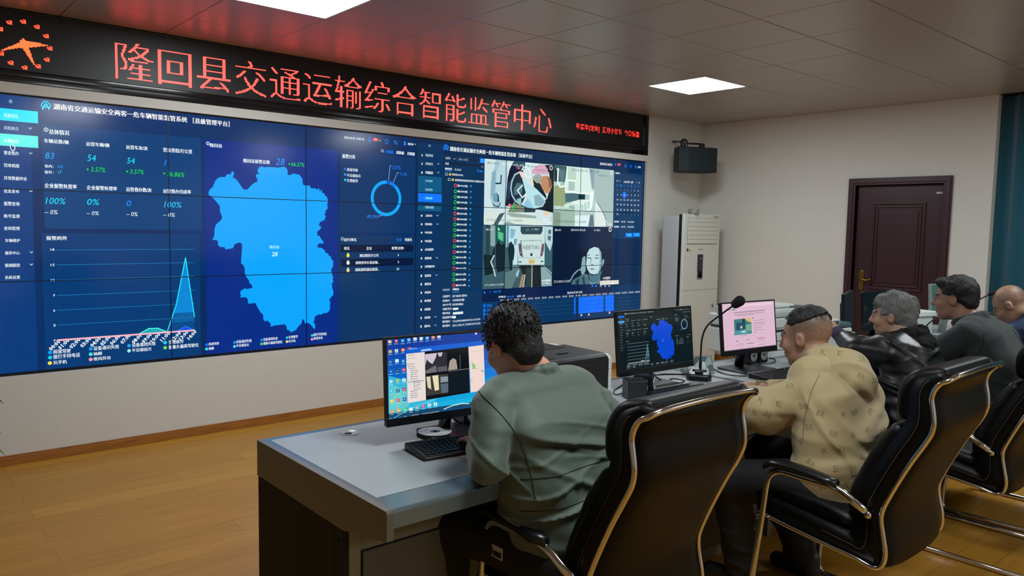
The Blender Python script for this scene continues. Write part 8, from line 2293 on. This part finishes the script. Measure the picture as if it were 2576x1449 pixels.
levels(S, [((1.035,-3.83,.49),(.065,0,0),.138), ((1.025,-3.815,.60),(.080,0,0),.135), ((1.015,-3.785,.72),(.100,0,0),.128), ((1.015,-3.73,.86),(.115,0,0),.122), ((1.02,-3.675,.950),(.120,0,0),.095)], .016)
S.limb((.85,-3.68,.975),(1.19,-3.665,.960),.070,.070,.04)
S.chain([V3(.81,-3.69,.955), V3(.725,-3.775,.820), V3(.82,-3.62,.812)], [.072,.056,.050], .012)
S.chain([V3(1.205,-3.66,.945), V3(1.335,-3.735,.825), V3(1.40,-3.64,.808)], [.078,.060,.050], .012)
for i in range(14):
    a = 2*math.pi*i/14; S.ball((1.015+.062*math.cos(a), -3.642+.060*math.sin(a), 1.035-.02*math.sin(a)), .020, .012)
S.fold((2.2,2.2,12), .016, 3, rot=(.1,.40,.1), centre=(1.05,-3.9,.62), rad=(.5,.4,.19))
S.fold((2.5,2.5,15), .013, 8, rot=(.1,-.30,.0), centre=(.98,-3.85,.60), rad=(.3,.4,.20))
S.fold((1.6,1.6,14), .013, 21, rot=(0,.16,0), centre=(1.05,-3.85,.86), rad=(.6,.4,.07))
S.fold((3,3,17), .009, 33, rot=(.3,.6,0), centre=(.77,-3.75,.87), rad=(.11,.2,.14)); S.fold((3,3,16), .006, 35, rot=(.2,-.4,0), centre=(1.31,-3.72,.88), rad=(.12,.2,.14))
S.fold((2.5,2.5,11), .0035, 57, rot=(.1,.2,.3)); S.fold((5,5,5), .004, 55, ridge=False)
jk = wear(S, 'jacket', m_green, P1); T = bvh_of(jk)
dv = (.62,.76,-.12); ms_ = mat('green_seam', '26302a', .8)
seam(P1, 'jacket_seams', T, [[(.70,-3.95,.795),(.85,-4.0,.805),(1.0,-4.05,.825),(1.2,-4.05,.855),(1.45,-3.95,.875)], [(.70,-3.95,.700),(.85,-4.0,.712),(1.0,-4.05,.732),(1.2,-4.05,.765),(1.45,-3.95,.79)], [(.66,-3.80,1.03),(.70,-3.86,.97),(.735,-3.90,.90),(.75,-3.93,.82),(.755,-3.95,.74)]], ms_, dv)
print_text(P1, 'printed_lettering', T, [('XIDDLE//A', (1.10,-3.97,.795), (.98,-.2,.13), (-.1,0,1), .27, .036)], mat('green_print', '36433b', .5), dv)
S = Soft(.005, .03)
rball(S, H.p(0,-.020,.044), V3(.083,.104,.096)*H.k, H.M, .02)
rball(S, H.p(0,-.070,-.035), V3(.062,.040,.055)*H.k, H.M, .03)
rball(S, H.p(0,.095,-.030), V3(.085,.075,.080)*H.k, H.M, .02, True); rball(S, H.p(.083,.02,-.03), V3(.022,.050,.050)*H.k, H.M, .01, True); rball(S, H.p(-.083,.02,-.03), V3(.022,.050,.050)*H.k, H.M, .01, True)
S.fold((40,40,40), .004, 5, ridge=False)
wear(S, 'hair', m_hairb, P1)
strands('hair_locks', m_hairb, P1, H, 420, lambda p: p[2] > -.02 and p[1] < .075-.6*max(0, .05-p[2]), .035, .0022, 4, droop=.35)
m_blackcloth = mat('black_trousers', '08090b', .8, noise=.2, nscale=40)
S = Soft(.008, .03)
S.limb((.93,-3.84,.50),(1.12,-3.84,.50),.125,.125,.04)
legs_of(S, None, [(V3(.93,-3.80,.52), V3(.82,-3.46,.52), V3(.84,-3.44,.10), .105,.075,.055), (V3(1.12,-3.80,.52), V3(1.18,-3.46,.52), V3(1.20,-3.44,.10), .105,.075,.055)])
tr = wear(S, 'trousers', m_blackcloth, P1)
T2 = bvh_of(tr)
lb = MB(); h = T2.ray_cast(Vector((.60,-3.72,.52)), Vector((1,0,0)))
if h[0] is not None:
    c = h[0]; lb.box((c.x-.003,c.y-.03,c.z-.018),(c.x+.001,c.y+.03,c.z+.02), mat('label_white','a8acb0',.6)); lb.box((c.x-.0036,c.y-.026,c.z-.013),(c.x-.002,c.y+.010,c.z+.004), m_blk)
    o = lb.build('trouser_label', None, P1); o.location = -P1.location; o['label'] = 'small white woven label'
shoes(P1, [((.84,-3.44,0),(0,1,0)), ((1.20,-3.44,0),(0,1,0))], m_blk)

# ---------------------------------------------------------------- man in the beige hooded jacket, both hands at keyboard and mouse
H = Frame((2.375,-3.845,1.062), (-.10,1,-.20), (-.02,.22,1), .97)
def col2(x, y, z): return np.minimum(25*(.062-.3*np.maximum(0,.03-z)-y), 14*(z+.030+.30*y))-9*((x > .080) & (np.abs(y+.005) < .03) & (z < .03))
P2 = person('man in a beige hooded jacket with printed letters, typing at the second desk', (2.27,-4.07,.56), '9c7660', H,
    [[V3(2.24,-3.96,.89), V3(2.15,-3.83,.78), V3(2.12,-3.65,.79), V3(2.115,-3.52,.80)], [V3(2.50,-3.92,.90), V3(2.52,-3.80,.80), V3(2.44,-3.665,.80), V3(2.405,-3.615,.803)]],
    [((2.115,-3.53,.803),(-.22,1,-.06),(.12,0,1),1,.42), ((2.405,-3.62,.806),(.36,1,-.04),(0,.05,1),-1,.38)], V3(2.365,-3.905,.98), shave='5c4b3b', res=.0042,
    legs=[[V3(2.16,-3.95,.53), V3(2.09,-3.68,.48), V3(2.16,-3.70,.10)], [V3(2.38,-3.92,.53), V3(2.42,-3.62,.50), V3(2.47,-3.82,.10)]], colx=col2)
m_beige = mat('beige_cotton', 'a5936a', .68, noise=.06, nscale=30, bump=.05, bscale=500, sheen=.2, crease=(3.4,.32,(.9,.9,2.6),(.1,-.25,0)))
S = Soft(.005, .05)
levels(S, [((2.275,-4.06,.47),(.070,0,0),.135), ((2.275,-4.065,.58),(.085,0,0),.135), ((2.30,-4.045,.70),(.10,0,0),.130), ((2.34,-4.00,.83),(.115,0,0),.125), ((2.355,-3.955,.915),(.115,0,0),.100)], .016)
S.chain([V3(2.205,-3.985,.875), V3(2.135,-3.825,.772), V3(2.12,-3.60,.795)], [.094,.088,.058], .014)
S.chain([V3(2.52,-3.93,.905), V3(2.53,-3.80,.79), V3(2.44,-3.665,.80)], [.092,.078,.045], .014)
S.fold((2.0,2.0,11), .015, 4, rot=(.1,-.22,0), centre=(2.32,-4.15,.72), rad=(.4,.3,.20))
S.fold((3,2.5,13), .014, 24, rot=(.7,0,0), centre=(2.11,-3.80,.80), rad=(.14,.20,.13)); S.fold((2.5,2.5,12), .012, 44, rot=(.7,.3,0), centre=(2.13,-4.0,.60), rad=(.2,.3,.2)); S.fold((2.5,2.5,10), .0035, 57, rot=(.1,.2,.3)); S.fold((5,5,5), .005, 55, ridge=False)
S.cut((0,0,.36), (0,0,-1))
jk = wear(S, 'jacket', m_beige, P2); T = bvh_of(jk)
S = Soft(.005, .04)
S.ball((2.365,-4.025,.945), (.120,.095,.078), .02, (.45,0,0)); S.ball((2.355,-3.955,.985), (.108,.085,.050), .02, (.5,0,0)); S.ball((2.355,-4.085,.900), (.105,.050,.070), .02, (.3,0,0))
for i in range(17):
    a = R(-50+280*i/16); S.ball((2.362+.094*math.cos(a), -3.900-.080*math.sin(a), .955-.040*(1-math.sin(a))), .027, .014)
S.fold((2.5,2.5,9), .010, 14, rot=(.8,.3,.4)); S.fold((3,3,11), .006, 19, rot=(-.3,.9,.2)); S.fold((6,6,6), .006, 4, ridge=False)
hood = wear(S, 'hood', m_beige, P2); T3 = bvh_of(hood)
m_bseam = mat('beige_seam', '6b5d3e', .8); dv = (.80,.58,-.10)
seam(P2, 'jacket_seams', T, [[(2.05,-4.10,.97),(2.05,-4.06,.90),(2.05,-4.035,.80),(2.05,-4.03,.72)]], m_bseam, dv, .0012)
rs = random.Random(3); it = []
for i in range(9):
    for j in range(9):
        s = ('BR','R','L','R','E')[(i*3+j*2)%5] if (i+j)%3 else 'BR'
        c = (2.05, -3.72-.085*i+rs.uniform(-.02,.02)+.035*(j%2), .50+.068*j+rs.uniform(-.015,.015))
        a = rs.uniform(-.7,.5)
        it.append((s, c, (.58*math.cos(a),-.80*math.cos(a),math.sin(a)), (-.58*math.sin(a),.80*math.sin(a),math.cos(a)), .011*len(s)+.008, .021))
print_text(P2, 'printed_lettering', T, [q for q in it if not (q[1][2] > .87 and q[1][1] < -4.0)], mat('beige_print', '83734e', .7), dv, .0006)
print_text(P2, 'hood_lettering', T3, [q for q in it if q[1][2] > .84], mat('beige_print', '83734e', .7), dv, .0006)
cuff = MB()
for i in range(5):
    c = V3(2.425-.005*i,-3.650+.010*i,.803); cuff.tube([Vector(c+V3(.93*math.cos(t)*.034,.36*math.cos(t)*.034,math.sin(t)*.032)) for t in [2*math.pi*q/14 for q in range(14)]], .0055, seg=6, closed=True)
o = cuff.build('cuff', mat('beige_cuff','7d6f4a',.8), P2); o.location = -P2.location
S = Soft(.0045, .03)
rball(S, H.p(0,-.022,.062), V3(.077,.096,.080)*H.k, H.M, .015)
S.cut(H.p(0,0,.066), H.M@V3(0,-.30,-1)); S.cut(H.p(0,.066,0), H.M@V3(0,1,.15)); S.fold((50,50,50), .003, 5, ridge=False)
wear(S, 'hair', m_hairb, P2)
strands('hair_locks', m_hairb, P2, H, 260, lambda p: p[2] > .085 and p[1] < .07, .022, .002, 9, droop=.1, out=.006)
S = Soft(.007, .03)
S.limb((2.18,-4.05,.51),(2.37,-4.05,.51),.12,.12,.04)
legs_of(S, None, [(V3(2.17,-4.03,.52), V3(2.085,-3.70,.475), V3(2.16,-3.72,.10), .105,.082,.066), (V3(2.38,-4.0,.53), V3(2.42,-3.66,.51), V3(2.46,-3.83,.10), .105,.085,.066)])
S.fold((8,8,14), .008, 9, centre=(2.3,-3.8,.2), rad=(.4,.4,.25))
wear(S, 'trousers', m_blackcloth, P2)
shoes(P2, [((2.16,-3.74,0),(-.1,1,0)), ((2.46,-3.87,0),(.1,1,0))], mat('shoe_black','0e0d0d',.5))

# ---------------------------------------------------------------- grey haired woman in a black padded coat, arm stretched out
H = Frame((3.455,-3.765,1.083), (-.30,1,-.10), (-.05,.08,1), .88)
P3 = person('woman with short grey hair in a shiny black padded coat, reaching out one arm', (3.42,-3.97,.56), 'a8866f', H,
    [[V3(3.29,-3.86,.92), V3(3.29,-3.68,.91), V3(3.50,-3.45,.965)], [V3(3.53,-3.83,.90), V3(3.58,-3.66,.815), V3(3.56,-3.48,.80)]],
    [((3.50,-3.45,.965),(.25,1,.25),(-.6,0,.8),1,.9,.92), ((3.56,-3.50,.80),(-.1,1,0),(0,0,1),-1,.4,.92)], V3(3.465,-3.83,.99), legs=[[V3(3.32,-3.85,.54), V3(3.30,-3.55,.52), V3(3.32,-3.55,.10)], [V3(3.52,-3.85,.54), V3(3.54,-3.55,.52), V3(3.54,-3.55,.10)]])
m_puff = mat('shiny_black_padding', '080a0b', .40, noise=.1, nscale=30, bump=.08, bscale=60, spec=.5, crease=(3.6,.45,(.7,.7,3.2),(.1,.15,0)))
S = Soft(.0055, .05)
levels(S, [((3.42,-3.99,.45),(.08,0,0),.150), ((3.42,-3.97,.60),(.085,0,0),.152), ((3.43,-3.93,.74),(.075,0,0),.142), ((3.425,-3.88,.87),(.075,0,0),.115), ((3.425,-3.85,.93),(.075,0,0),.082)], .016)
S.chain([V3(3.30,-3.85,.915), V3(3.29,-3.68,.905), V3(3.375,-3.575,.935)], [.085,.064,.048], .014); S.chain([V3(3.53,-3.83,.905), V3(3.58,-3.66,.82), V3(3.56,-3.52,.81)], [.080,.070,.055], .014)
S.fold((1.6,1.6,12), .013, 4, rot=(.15,.12,0), centre=(3.44,-4.0,.75), rad=(.5,.4,.34)); S.fold((2.5,2.5,14), .008, 14, rot=(.4,.4,0), centre=(3.30,-3.78,.90), rad=(.25,.25,.15)); S.fold((3,3,17), .005, 41, rot=(.1,-.3,.2))
wear(S, 'padded_coat', m_puff, P3)
S = Soft(.006, .03)
for i in range(16):
    a = 2*math.pi*i/16; S.ball((3.445+.080*math.cos(a), -3.835+.078*math.sin(a), .985-.030*math.sin(a)), .034, .02)
S.ball((3.445,-3.93,.955), (.11,.06,.05), .03)
S.fold((60,60,60), .010, 6, ridge=False)
wear(S, 'fur_collar', mat('black_fur','08080a',.95,bump=1.0,bscale=220), P3)
S = Soft(.005, .02); S.chain([V3(3.36,-3.59,.930), V3(3.475,-3.475,.958)], [.042,.035], .02); wear(S, 'purple_cuff', mat('purple_knit','1d163e',.8,bump=.2,bscale=300), P3)
m_grey = mat('grey_hair', '6c6f6e', .55, noise=.45, nscale=90, stretch=(1,1,.3), bump=.8, bscale=150)
S = Soft(.005, .03)
rball(S, H.p(0,-.032,.046), V3(.090,.108,.100)*H.k, H.M, .02); rball(S, H.p(0,-.085,-.020), V3(.074,.050,.062)*H.k, H.M, .03); rball(S, H.p(0,.052,.082), V3(.068,.040,.040)*H.k, H.M, .02)
rball(S, H.p(0,.105,-.035), V3(.090,.075,.082)*H.k, H.M, .015, True); rball(S, H.p(.092,.012,-.035), V3(.026,.040,.046)*H.k, H.M, .01, True); rball(S, H.p(-.092,.012,-.035), V3(.026,.040,.046)*H.k, H.M, .01, True)
S.fold((16,26,9), .009, 5); S.fold((60,60,60), .003, 15, ridge=False)
wear(S, 'hair', m_grey, P3)
strands('hair_locks', mat('light_grey_hair','7d807e',.5), P3, H, 380, lambda p: p[2] > -.035 and p[1] < .085-.7*max(0, .05-p[2]), .055, .0007, 11, droop=.45, curl=.2, out=.016)
S = Soft(.008, .03); S.limb((3.34,-3.98,.50),(3.52,-3.98,.50),.12,.12,.04)
legs_of(S, None, [(V3(3.33,-3.96,.53), V3(3.30,-3.55,.51), V3(3.32,-3.56,.10), .10,.075,.06), (V3(3.52,-3.96,.53), V3(3.54,-3.55,.51), V3(3.54,-3.56,.10), .10,.075,.06)]); wear(S, 'trousers', m_blackcloth, P3)
shoes(P3, [((3.32,-3.57,0),(0,1,0)), ((3.54,-3.57,0),(0,1,0))], mat('shoe_brown','2a1c12',.5))

P3.location.x -= .065

# ---------------------------------------------------------------- man in the dark grey blazer, hands folded on the desk
H = Frame((4.12,-3.805,1.138), (-.16,1,-.10), (0,.08,1), .98)
P4 = person('man with black hair in a dark grey checked blazer, hands folded on the desk', (4.12,-4.12,.56), '956f5c', H,
    [[V3(3.93,-3.95,.96), V3(3.90,-3.72,.80), V3(4.05,-3.66,.835)], [V3(4.31,-3.93,.96), V3(4.36,-3.72,.80), V3(4.21,-3.63,.85)]],
    [((4.055,-3.66,.838),(.45,.75,.08),(-.25,-.1,1),1,.75), ((4.20,-3.64,.868),(-.75,.6,.02),(.1,.1,1),-1,.7)], V3(4.12,-3.885,1.03), res=.0045,
    legs=[[V3(4.0,-3.98,.54), V3(3.98,-3.62,.52), V3(4.0,-3.65,.10)], [V3(4.24,-3.98,.54), V3(4.26,-3.62,.52), V3(4.26,-3.65,.10)]])
m_blz = mat('dark_grey_wool_check', '1d2526', .85, noise=.28, nscale=70, stretch=(1,1,7), bump=.25, bscale=350, sheen=.15, crease=(3.0,.18,(.9,.9,2.2),(.3,.2,0)))
S = Soft(.0065, .05)
levels(S, [((4.12,-4.10,.50),(.08,0,0),.140), ((4.12,-4.09,.64),(.085,0,0),.140), ((4.12,-4.05,.78),(.10,0,0),.136), ((4.12,-3.99,.91),(.11,0,0),.115), ((4.12,-3.94,.975),(.12,0,0),.082)], .016)
S.chain([V3(3.945,-3.945,.955), V3(3.895,-3.74,.805), V3(4.01,-3.675,.828)], [.082,.072,.050], .014); S.chain([V3(4.295,-3.93,.955), V3(4.35,-3.74,.805), V3(4.25,-3.66,.845)], [.082,.072,.05], .014)
for i in range(16):
    a = 2*math.pi*i/16; S.ball((4.12+.072*math.cos(a), -3.893+.070*math.sin(a), 1.030-.030*math.sin(a)), .024, .014)
S.fold((2,2,9), .008, 4, rot=(.2,.2,0), centre=(4.12,-4.1,.75), rad=(.4,.3,.2)); S.fold((2.5,2.5,12), .008, 14, rot=(.6,.3,0), centre=(3.92,-3.80,.86), rad=(.16,.2,.15)); S.fold((5,5,5), .004, 55, ridge=False)
jk = wear(S, 'blazer', m_blz, P4); T = bvh_of(jk)
seam(P4, 'blazer_seams', T, [[(3.9,-4.3,1.02),(3.9,-4.38,.9),(3.9,-4.42,.75),(3.9,-4.44,.6)], [(3.8,-4.12,1.0),(3.8,-4.10,.92),(3.8,-4.06,.84)]], mat('blazer_seam','121617',.9), (.80,.58,-.08))
S = Soft(.005, .03)
rball(S, H.p(0,-.026,.046), V3(.084,.104,.096)*H.k, H.M, .02); rball(S, H.p(0,-.080,-.025), V3(.064,.042,.052)*H.k, H.M, .03); rball(S, H.p(0,.050,.100), V3(.058,.045,.030)*H.k, H.M, .02)
rball(S, H.p(0,.110,-.025), V3(.088,.078,.090)*H.k, H.M, .015, True); rball(S, H.p(.086,.012,-.030), V3(.026,.042,.052)*H.k, H.M, .008, True); rball(S, H.p(-.086,.012,-.030), V3(.026,.042,.052)*H.k, H.M, .008, True)
S.fold((40,40,40), .005, 5, ridge=False)
wear(S, 'hair', m_hairb, P4)
strands('hair_locks', m_hairb, P4, H, 260, lambda p: p[2] > .02 and p[1] < .060-.6*max(0, .07-p[2]), .026, .0016, 19, droop=.3, out=.008)
S = Soft(.008, .03); S.limb((4.03,-4.10,.50),(4.21,-4.10,.50),.12,.12,.04)
legs_of(S, None, [(V3(4.02,-4.08,.53), V3(3.98,-3.64,.51), V3(4.0,-3.66,.10), .10,.075,.06), (V3(4.22,-4.08,.53), V3(4.26,-3.64,.51), V3(4.26,-3.66,.10), .10,.075,.06)]); wear(S, 'trousers', m_blackcloth, P4)
shoes(P4, [((4.0,-3.67,0),(0,1,0)), ((4.26,-3.67,0),(0,1,0))], mat('shoe_brown','2a1c12',.5))

# ---------------------------------------------------------------- balding man in navy at the right edge, head bent down
H = Frame((5.02,-3.83,1.052), (-.12,.80,-.62), (0,.62,.8), .98)
def col5(x, y, z): return np.minimum(np.minimum(18*(.045-y), 16*(z+.045)), np.minimum(14*(.118-z), 12*np.maximum(x-.028, -.045-y)))-9*((x > .080) & (np.abs(y+.005) < .03) & (z < .03))
P5 = person('balding man in a navy jacket, head bent down at the right edge', (5.22,-4.12,.56), '98735c', H,
    [[V3(4.96,-4.0,.93), V3(4.93,-3.76,.80), V3(5.0,-3.58,.80)], [V3(5.34,-3.98,.93), V3(5.42,-3.78,.80), V3(5.30,-3.58,.80)]],
    [((5.0,-3.60,.79),(.2,1,0),(0,0,1),1,.4), ((5.30,-3.60,.79),(-.2,1,0),(0,0,1),-1,.4)], V3(5.10,-3.94,.985), colx=col5, shave='4c4138',
    legs=[[V3(5.10,-3.98,.54), V3(5.08,-3.62,.52), V3(5.08,-3.65,.10)], [V3(5.32,-3.98,.54), V3(5.34,-3.62,.52), V3(5.34,-3.65,.10)]])
m_navy = mat('navy_padding', '15294a', .5, noise=.1, nscale=30, bump=.1, bscale=80, crease=(3.2,.35,(.8,.8,3),(.2,.1,0)))
S = Soft(.007, .05)
levels(S, [((5.22,-4.12,.50),(.10,0,0),.16), ((5.22,-4.11,.64),(.105,0,0),.16), ((5.20,-4.07,.80),(.12,0,0),.155), ((5.16,-4.02,.92),(.125,0,0),.125), ((5.14,-3.99,.97),(.12,0,0),.09)], .016)
S.chain([V3(4.97,-4.0,.93), V3(4.93,-3.78,.81), V3(4.99,-3.63,.80)], [.09,.08,.055], .03); S.chain([V3(5.33,-3.98,.93), V3(5.41,-3.79,.81), V3(5.32,-3.63,.80)], [.09,.08,.055], .03)
S.ball((5.12,-4.03,1.01), (.11,.07,.06), .03)
S.fold((1.8,1.8,11), .009, 4, rot=(.2,.1,0), centre=(5.15,-4.1,.85), rad=(.5,.4,.3))
wear(S, 'jacket', m_navy, P5)
S = Soft(.008, .03); S.limb((5.13,-4.10,.50),(5.31,-4.10,.50),.12,.12,.04)
legs_of(S, None, [(V3(5.12,-4.08,.53), V3(5.08,-3.64,.51), V3(5.08,-3.66,.10), .10,.075,.06), (V3(5.32,-4.08,.53), V3(5.34,-3.64,.51), V3(5.34,-3.66,.10), .10,.075,.06)]); wear(S, 'trousers', m_blackcloth, P5)
shoes(P5, [((5.08,-3.67,0),(0,1,0)), ((5.34,-3.67,0),(0,1,0))], m_blk)
gls = MB(); 
for sx in (-1,1): gls.tube([Vector(H.p(sx*.034+.026*math.cos(t), .108, .006+.018*math.sin(t))) for t in [2*math.pi*q/16 for q in range(16)]], .0013, seg=5, closed=True)
for sx in (-1,1): gls.tube([Vector(H.p(sx*.060,.106,.010)), Vector(H.p(sx*.080,.02,.012)), Vector(H.p(sx*.078,-.015,.004))], .0014, seg=5)
o = gls.build('glasses', mat('glasses_metal','8a8a8a',.25,metal=.8), P5); o.location = -P5.location
